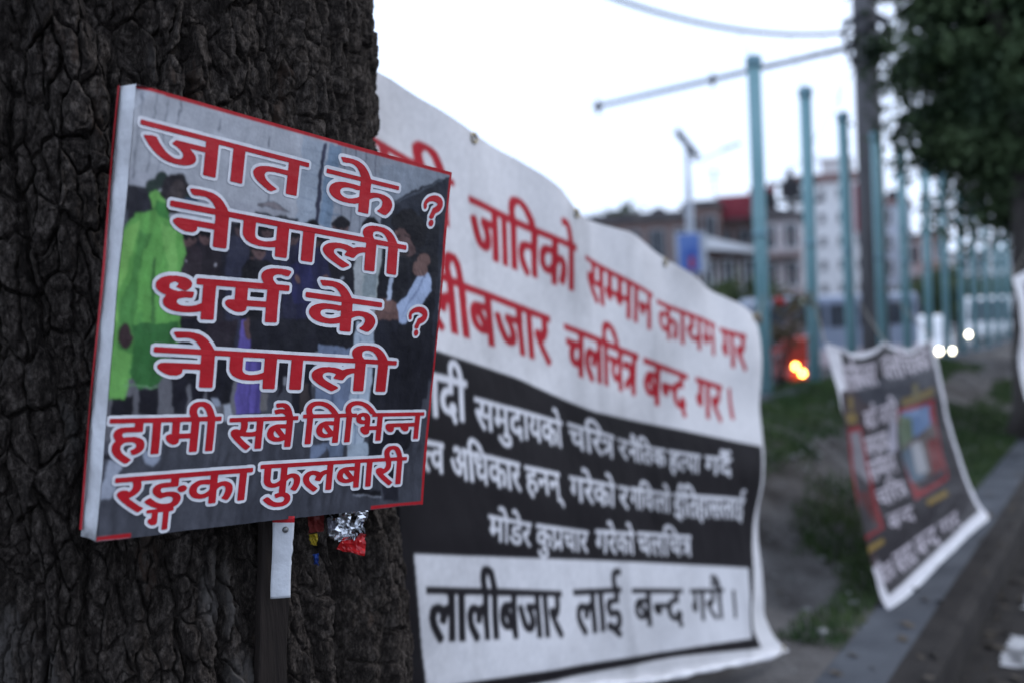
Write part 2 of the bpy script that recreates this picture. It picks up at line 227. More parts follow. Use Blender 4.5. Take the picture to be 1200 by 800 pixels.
[801,1400,4,-1,141,1,4,1,2,2,0,3,0,73,-1,4,-3,2,-9,4,-29,7,-9,2,-6,0,-5,2,-9,0,-6,1,-24,0,-6,-1,-8,-1,-15,-3,-8,-4,-7,-5,-3,-3,-4,-13,0,-66,0,-3],[530,1662,-16,3,-9,3,-9,5,-8,6,-6,6,-4,5,-3,10,-1,9,-1,6,2,11,8,20,-1,1,-2,1,-459,4,-6,1,-2,1,0,3,0,16,1,3,4,2,132,-1,3,1,2,2,0,14,0,3,-2,1,-54,1,-6,1,-10,0,-8,2,-15,6,-9,5,-5,6,-4,6,-2,6,0,12,2,7,2,6,4,6,6,6,0,2,-1,3,-5,4,-4,3,-5,9,-3,9,0,17,4,16,8,13,12,13,20,15,18,12,10,6,7,3,10,0,4,-1,17,-14,2,-2,0,-3,-2,-2,-13,-8,-20,-13,-14,-11,-6,-7,-7,-13,-2,-11,2,-8,5,-8,8,-6,7,-4,16,-3,21,0,14,3,7,3,4,5,3,4,0,9,-2,5,-6,6,-8,4,-12,4,-2,2,-1,2,7,16,3,4,5,2,8,1,10,-2,13,-5,14,-8,10,-7,5,-8,3,-6,1,-9,0,-15,-4,-10,-6,-8,-7,-6,-17,-8,-12,-4,-18,-3,-42,1,-5,1,-10,1,-5,-4,-3,-5,-1,-6,2,-4,2,-3,5,-2,10,-2,92,-1,3,-2,1,-3,0,-40,1,-3,4,-1,45,0,3,1,1,2,0,166,2,2,4,1,39,-1,3,-1,0,-3,1,-166,1,-1,2,-1,61,0,3,1,1,2,0,60,-2,2,-9,0,-8,2,-7,2,-7,6,-2,6,0,3,3,9,8,13,13,9,12,6,10,4,18,-1,6,-2,6,-3,5,-4,2,-8,1,-12,2,-2,65,0,2,1,0,2,0,69,1,4,3,2,3,0,40,0,2,-2,1,-3,1,-165,1,-2,2,-1,46,0,2,1,1,3,0,165,2,2,4,2,36,-1,4,-1,2,-2,1,-3,0,-164,1,-2,2,-1,32,0,4,-1,1,-1,1,-3,0,-18,-2,-2,-3,-1,-36,0,-3,-1,-3,-6,-9,-24,-12,-20,-5,-8,-8,-9,-11,-7,-13,-6,-13,-3,-5,-1,-6,-1],[545,1690,3,0,12,3,5,4,8,8,7,10,8,16,4,11,0,3,0,1,-4,1,-50,1,-3,-1,-2,-2,-8,-16,-2,-7,0,-12,5,-11,3,-3,7,-5],[425,1776,3,-1,60,0,4,0,1,2,0,3,0,55,0,4,-2,1,-3,0,-60,1,-3,-1,-1,-1,-1,-3,0,-56,1,-3],[1089,1670,-2,0,-10,1,-7,1,-6,4,-1,1,0,3,7,17,4,2,13,0,11,-3,13,0,13,5,6,4,1,3,-3,0,-12,-2,-31,0,-16,4,-11,3,-3,2,0,3,9,18,4,3,9,0,22,-5,14,-1,8,2,7,3,10,7,4,4,0,2,-6,1,-391,5,-3,2,-1,3,1,17,2,3,5,1,69,-1,1,1,2,2,3,12,0,18,-2,8,-3,5,-3,1,-9,-4,-11,-1,-14,0,-8,1,-4,2,-7,4,-4,5,-2,3,0,9,1,6,3,5,4,7,20,19,19,17,41,32,21,14,5,2,8,0,5,-2,17,-14,2,-2,-1,-3,-31,-21,-29,-22,-14,-13,-2,-3,1,-2,4,-1,4,-1,22,4,11,0,6,1,48,0,5,-2,6,0,1,1,1,3,0,67,1,4,2,2,3,0,37,0,4,-2,1,-3,0,-157,0,-2,1,-2,4,-1,163,-2,2,2,0,3,0,14,0,3,-2,1,-7,0,-5,-1,-55,1,-16,3,-17,6,-8,4,-10,7,-7,8,-5,10,-4,15,1,8,1,8,4,10,5,6,8,7,18,9,19,6,10,0,5,1,28,0,5,-1,8,-1,22,-6,2,1,0,2,0,35,1,3,3,2,3,0,35,0,4,-1,2,-3,0,-3,1,-157,1,-2,2,-1,29,0,4,-1,1,-2,1,-2,0,-17,-2,-3,-3,-1,-34,1,-3,-1,-11,-27,-8,-16,-9,-12,-9,-10,-7,-5,-11,-6,-15,-4,-7,0,-5,-1],[869,1782,5,-1,56,-1,4,1,1,1,0,3,0,49,-1,4,-5,2,-8,2,-9,0,-5,2,-30,0,-14,-2,0,-1,6,-12,3,-13,0,-20,-4,-13],[1112,1826,8,-1,5,1,10,0,4,1,11,0,2,1,1,1,0,3,0,28,-1,2,-2,2,-6,-4,-30,-30,-3,-3],[1070,1841,2,-1,1,0,10,10,4,3,17,17,7,6,2,3,0,1,-7,2,-8,0,-14,-3,-10,-5,-3,-3,-3,-6,-2,-6,0,-8],[1368,1658,-19,2,-19,6,-11,6,-9,7,-5,5,-4,6,-4,8,-2,6,0,16,3,11,4,7,-1,2,-2,1,-20,0,-2,1,-2,2,0,17,0,3,2,1,4,1,24,0,3,1,1,1,0,159,1,3,4,2,38,-1,3,-1,2,-2,0,-159,1,-3,4,0,162,-2,4,1,1,3,0,15,-1,3,-1,1,-8,0,-6,-1,-54,0,-17,4,-16,6,-11,5,-6,4,-6,7,-6,8,-5,13,0,16,4,11,5,9,4,5,10,7,14,6,8,3,14,3,6,1,4,1,31,-1,5,-1,8,0,21,-6,2,1,1,3,0,35,1,2,3,1,4,1,35,-1,3,-1,2,-2,0,-157,0,-3,2,-2,47,-1,2,1,1,1,0,159,1,3,1,1,6,1,35,-1,3,-1,2,-2,0,-157,0,-3,2,-2,29,0,3,0,1,3,1,13,2,6,3,5,3,4,6,4,11,5,15,5,16,2,17,0,4,0,1,0,1,3,0,8,-1,3,-19,2,-10,5,-2,3,-2,3,0,7,0,3,4,9,11,12,10,6,12,6,9,2,16,-1,5,-1,9,-5,1,-1,3,-6,1,-14,1,-2,55,-1,4,1,1,1,0,3,0,66,1,2,1,1,5,1,36,0,3,-1,2,-2,0,-158,0,-2,2,-2,300,-3,1,2,1,3,0,40,-1,2,-1,1,-107,1,-12,2,-7,-2,-121,2,-9,1,-6,3,-3,2,-4,4,-1,3,0,10,4,11,12,13,6,4,11,5,9,3,22,0,10,-5,3,-3,3,-4,0,-19,1,-1,2,-1,51,0,4,0,9,13,9,7,18,10,8,2,19,0,6,-2,6,-4,5,-8,0,-16,1,-2,1,-1,50,0,1,1,1,2,0,80,0,4,3,2,3,0,37,0,4,-2,0,-3,1,-159,1,-1,2,-1,31,0,4,-2,1,-3,0,-17,-2,-3,-4,-1,-452,4,-3,-2,-7,-8,-4,-3,-15,-16,-25,-18,-19,-12,-22,-9,-24,-7,-15,-3,-6,-1,-6,-1,-12,0,-6,-1,-26,0,-5,2,-8,0,-9,1,-12,4,-7,3,-13,7,-6,4,-7,8,-4,5,-3,6,-2,7,0,19,2,6,4,8,0,1,-1,2,-59,1,-3,-2,-5,-6,-12,-13,-22,-18,-17,-11,-9,-6,-23,-11,-17,-6,-11,-2,-24,-5,-14,0,-5,-1],[1389,1685,19,0,12,3,13,3,22,9,17,9,10,8,12,9,10,9,1,2,0,1,-7,1,-139,1,-4,-1,-6,-5,-5,-13,-1,-10,3,-7,5,-7,11,-7,8,-3,8,-1],
[1709,1682,19,1,25,5,15,6,19,10,11,7,15,11,12,12,9,7,4,2,8,0,2,0,1,3,1,12,0,1,3,2,44,0,2,1,1,1,0,3,0,53,-1,3,-1,1,-3,1,-52,0,-3,0,-2,-3,0,-42,-3,-14,-5,-10,-8,-8,-6,-5,-8,-4,-9,-3,-8,-2,-8,0,-5,-1,-16,0,-4,1,-8,1,-12,3,-11,5,-8,6,-2,-1,-1,-8,-3,-2,-37,0,-3,-1,-7,-9,-3,-9,0,-11,3,-8,7,-7,9,-4,8,-3,8,-2],[1763,1759,8,-1,5,2,4,2,6,6,2,3,2,7,0,4,-3,1,-8,0,-10,-1,-9,-4,-4,-5,-1,-6,3,-6],[1486,1812,10,0,5,1,8,0,4,1,14,0,1,1,1,3,0,27,-1,4,-2,2,-3,-1,-8,-8,-5,-4,-13,-13,-5,-5,-5,-5,-1,-1],[1445,1827,1,-1,2,1,11,9,14,15,5,4,7,7,3,3,-1,2,-6,2,-9,0,-13,-3,-10,-5,-6,-7,-3,-8,1,-10],[76,2067,-5,2,-1,1,-1,5,1,16,1,1,5,2,89,0,3,0,1,1,3,8,2,8,0,9,-3,10,-4,6,-6,6,-4,3,-3,1,-11,-6,-8,-3,-10,-1,-11,0,-10,2,-9,4,-6,6,-3,6,0,7,3,6,4,6,16,16,16,14,26,20,22,15,36,23,6,2,5,0,4,-2,5,-3,15,-11,2,-2,0,-2,-1,-1,-26,-15,-22,-15,-23,-16,-16,-12,0,-2,2,-2,16,-6,15,-8,14,-9,10,-11,6,-10,3,-15,0,-6,-2,-4,0,-6,-2,-8,0,-3,4,-1,171,-1,4,0,1,3,0,13,0,3,-2,1,-40,0,-5,2,-13,0,-14,3,-12,5,-8,4,-8,8,-3,5,-2,6,0,10,2,6,2,6,4,5,5,5,15,11,15,8,6,2,8,1,15,-5,21,-3,12,0,8,2,6,1,7,6,3,7,-2,9,-4,6,-4,3,-8,3,-13,2,-19,0,-4,-1,-8,0,-9,-2,-15,-4,-21,-10,-19,-13,-9,-7,-6,-2,-3,0,-5,2,-22,13,-3,3,3,3,12,10,23,14,16,7,28,10,0,1,-6,1,-49,1,-5,1,-2,2,0,12,2,3,7,2,21,-1,2,1,1,2,0,23,-1,3,-1,1,-8,1,-7,3,-4,4,-1,4,0,4,4,7,5,5,10,7,12,4,4,0,10,0,5,-2,4,-2,3,-4,2,-5,0,-51,1,-4,1,-1,3,0,22,0,3,1,1,4,0,92,2,3,7,2,19,0,5,-2,2,-3,0,-92,1,-4,3,-1,16,-1,6,-2,2,-3,0,-10,-2,-3,-2,-1,0,-1,10,-5,13,-6,9,-8,6,-8,4,-8,2,-12,-2,-9,-3,-5,-3,-6,-5,-5,-6,-4,-9,-5,-14,-5,-12,-3,-7,0,-6,-1,-26,0,-6,1,-8,1,-4,1,-8,0,-4,-3,-4,-3,-3,-6,1,-9,4,-4,11,-2,83,-1,7,-2,1,-2,1,-3,0,-37,1,-2,1,-1,199,-2,1,2,1,3,0,16,-1,2,-1,1,-11,-1,-6,-1,-47,0,-10,2,-15,4,-20,11,-7,5,-5,5,-4,6,-4,8,-2,11,0,10,2,7,2,6,4,6,10,11,5,3,11,6,18,5,19,3,21,0,21,-3,18,-6,1,0,1,2,0,35,0,3,2,1,7,2,33,0,5,-2,2,-3,0,-72,2,-3,5,-5,12,-8,12,-5,13,0,7,3,4,5,3,5,1,8,0,7,-1,8,-2,5,-6,14,-6,7,-6,7,-1,2,1,2,6,3,26,10,5,0,7,-3,6,-7,8,-11,4,-7,6,-16,2,-7,1,-11,-2,-12,-2,-9,-6,-9,-3,-3,-6,-5,-10,-6,-18,-6,-13,-2,-19,1,-4,1,-6,0,-16,5,-2,0,-1,-1,-1,-3,0,-38,1,-3,1,-1,3,-1,141,0,2,1,0,3,0,156,2,3,5,2,35,-1,6,-2,1,-1,0,-3,1,-157,1,-1,2,-1,30,0,6,-3,1,-1,1,-3,-1,-17,-1,-2,-7,-2],[464,2135,-5,2,-6,3,-4,5,-3,5,0,5,2,5,8,9,10,3,7,1,5,0,8,-2,7,-3,5,-2,5,-7,2,-5,-1,-6,-2,-3,-6,-6,-5,-3,-6,-2],[599,2140,3,-1,22,0,6,1,8,0,4,2,9,-1,1,1,1,3,0,26,-1,3,-7,6,-16,9,-9,3,-8,2,-15,0,-8,-2,-9,-4,-7,-7,-3,-8,0,-11,2,-6,2,-4,5,-5,12,-6],
[2054,1965,-18,2,-16,6,-11,7,-9,9,-4,9,-2,5,0,15,1,4,3,10,5,13,0,1,-3,1,-1000,-1,-5,2,-2,2,0,17,1,3,5,2,22,0,2,0,1,2,0,54,2,6,0,11,3,12,3,5,3,6,9,9,4,3,11,5,18,6,7,1,4,1,29,0,4,-1,5,-1,18,-5,3,1,0,5,0,32,0,3,-2,1,-11,2,-12,3,-4,2,-2,1,0,5,9,16,5,3,7,0,21,-6,12,0,8,0,8,4,6,4,3,7,-2,6,-3,5,-3,4,-4,1,-5,2,-10,2,-23,-1,-16,-3,-8,-3,-10,-4,-9,-6,-9,-6,-16,-13,-4,-2,-6,-2,-8,0,-5,1,-22,12,-1,2,2,2,14,12,23,16,16,8,20,7,12,4,16,3,18,0,10,1,6,-1,17,0,15,-4,13,-4,15,-9,7,-8,5,-9,1,-10,-1,-8,-2,-6,-3,-7,-11,-10,-10,-6,-15,-5,-2,-2,-1,-67,1,-3,2,-3,12,-9,11,-5,7,-2,11,0,8,6,4,6,2,6,-1,15,-2,9,-3,6,-4,7,-5,7,-6,6,-1,2,2,3,29,12,9,0,6,-1,2,-3,13,-18,4,-8,4,-13,2,-9,0,-21,-3,-9,-3,-5,-11,-12,-14,-7,-8,-3,-16,-3,-25,0,-9,2,-14,4,-3,-1,-1,-3,0,-39,2,-2,2,-1,307,0,4,1,1,3,0,24,-1,3,-2,2,-14,0,-8,1,-7,2,-23,9,-19,-7,-20,-5,-12,0,-8,-2,-5,0,-6,2,-10,0,-17,4,-11,5,-12,8,-5,5,-4,6,-3,7,-1,7,0,10,4,14,3,6,5,7,11,11,7,7,23,16,29,19,7,3,4,0,4,0,7,-3,17,-12,1,-1,0,-3,-2,-2,-23,-15,-25,-17,-8,-7,-6,-6,-5,-7,-2,-7,-2,-7,2,-8,4,-5,5,-5,10,-3,12,0,7,2,9,3,7,4,-1,3,-8,17,-1,3,2,2,6,3,28,6,6,0,5,-3,7,-12,6,-9,9,-10,12,-7,6,-2,4,0,1,0,1,5,0,97,2,2,6,1,34,1,6,-3,1,-1,0,-3,0,-155,1,-3,4,-1,172,0,4,1,1,3,0,15,-1,3,-1,1,-10,0,-5,-1,-55,0,-23,4,-16,6,-9,4,-7,5,-6,6,-3,4,-4,7,-3,11,0,13,1,9,4,8,10,11,6,4,12,6,14,5,6,2,9,1,7,1,4,1,28,0,6,-1,9,-1,21,-5,4,-1,1,1,1,3,0,36,2,2,7,2,34,0,4,-2,2,-2,0,-157,0,-3,1,-1,4,-1,46,0,3,1,1,1,1,3,0,157,2,2,4,2,34,0,7,-2,2,-1,0,-2,0,-156,1,-3,1,-1,3,-1,108,0,4,1,2,2,3,5,1,6,1,9,-1,8,-3,6,-2,4,-5,5,-8,5,-2,0,-8,-4,-8,-3,-9,-2,-13,0,-11,2,-8,3,-4,3,-3,2,-2,5,1,13,4,7,8,10,25,22,27,21,29,20,24,15,9,4,8,-1,4,-1,19,-15,1,-1,0,-3,-39,-24,-35,-24,-11,-9,-2,-3,1,-2,18,-6,19,-10,11,-8,6,-6,5,-9,3,-10,0,-23,-2,-11,0,-2,5,-1,46,1,2,2,0,3,0,156,2,2,4,2,37,0,5,-2,1,-3,0,-158,1,-2,3,0,30,0,5,-2,2,-1,0,-2,0,-18,-2,-2,-4,-1,-35,0,-3,-1,-3,-4,-9,-23,-10,-17,-5,-7,-12,-13,-8,-6,-9,-4,-13,-5,-8,-1,-7,-1,-5,-1],[2064,1992,6,-1,8,2,9,4,6,6,13,18,8,18,2,6,-1,1,-2,1,-54,0,-4,-1,-8,-14,-3,-10,0,-10,3,-9,5,-5,7,-5],[1076,2072,4,0,63,0,2,0,2,1,0,4,0,68,0,3,-2,2,-5,4,-17,9,-15,3,-11,0,-6,-2,-6,-4,-4,-4,-4,-8,-2,-7,0,-64,0,-3],[1697,2120,3,-1,9,0,6,2,10,0,4,1,12,-1,1,1,1,4,0,27,-1,4,-2,2,-2,0,-5,-4,-7,-7,-27,-24,-2,-3],[1654,2134,2,-1,2,1,5,4,19,18,16,14,2,3,0,1,-7,2,-11,0,-8,-1,-8,-3,-10,-6,-5,-8,-2,-8,0,-4,1,-6],[2236,195,-10,4,-17,7,-12,6,-11,8,-14,12,-7,9,-8,14,-3,9,-1,7,0,7,3,12,4,9,3,2,5,2,6,-1,4,-2,4,-3,3,-5,2,-3,1,-7,-5,-12,0,-3,1,-3,8,-8,14,-10,17,-6,16,-3,10,0,8,0,8,2,11,4,7,4,2,3,0,4,-6,9,-13,9,-17,9,-8,7,-2,5,-3,12,-14,29,-2,6,-3,4,0,11,1,3,6,0,4,3,6,1,11,-1,5,-3,4,-4,6,-4,2,-10,7,-15,4,-6,18,-9,12,-8,11,-9,8,-9,8,-12,5,-10,3,-10,0,-16,-3,-12,-5,-8,-5,-6,-6,-6,-12,-7,-11,-3,-12,-3,-14,0,-10,0],[2232,369,-8,8,-5,8,-2,9,0,4,1,5,5,7,8,5,4,0,12,-2,7,-5,5,-6,2,-5,2,-9,0,-5,-2,-6,-2,-4,-4,-3,-6,-3,-4,0],[2175,990,-15,4,-19,7,-17,9,-6,5,-6,5,-7,7,-5,8,-4,8,-2,15,1,9,5,12,4,4,3,1,2,1,4,0,7,-3,4,-4,1,-3,1,-4,0,-5,-4,-10,0,-3,3,-6,8,-6,13,-6,15,-4,18,-2,10,1,12,2,8,2,11,5,4,4,2,3,0,2,-3,4,-6,5,-8,5,-19,8,-7,6,-4,5,-1,7,-4,8,-16,31,0,10,1,3,6,1,5,3,3,2,10,-1,5,-2,10,-7,1,-7,10,-20,2,-1,17,-6,16,-8,11,-9,9,-10,7,-12,3,-10,1,-16,-2,-8,-2,-7,-9,-12,-10,-9,-9,-4,-16,-6,-18,-3,-6,1,-5,-1],[2173,1152,-7,4,-4,5,-2,4,-2,8,0,5,2,6,2,3,4,4,5,3,4,1,12,-1,7,-5,3,-4,2,-5,2,-8,0,-4,-1,-5,-4,-6,-3,-3,-4,-2,-5,-1],]
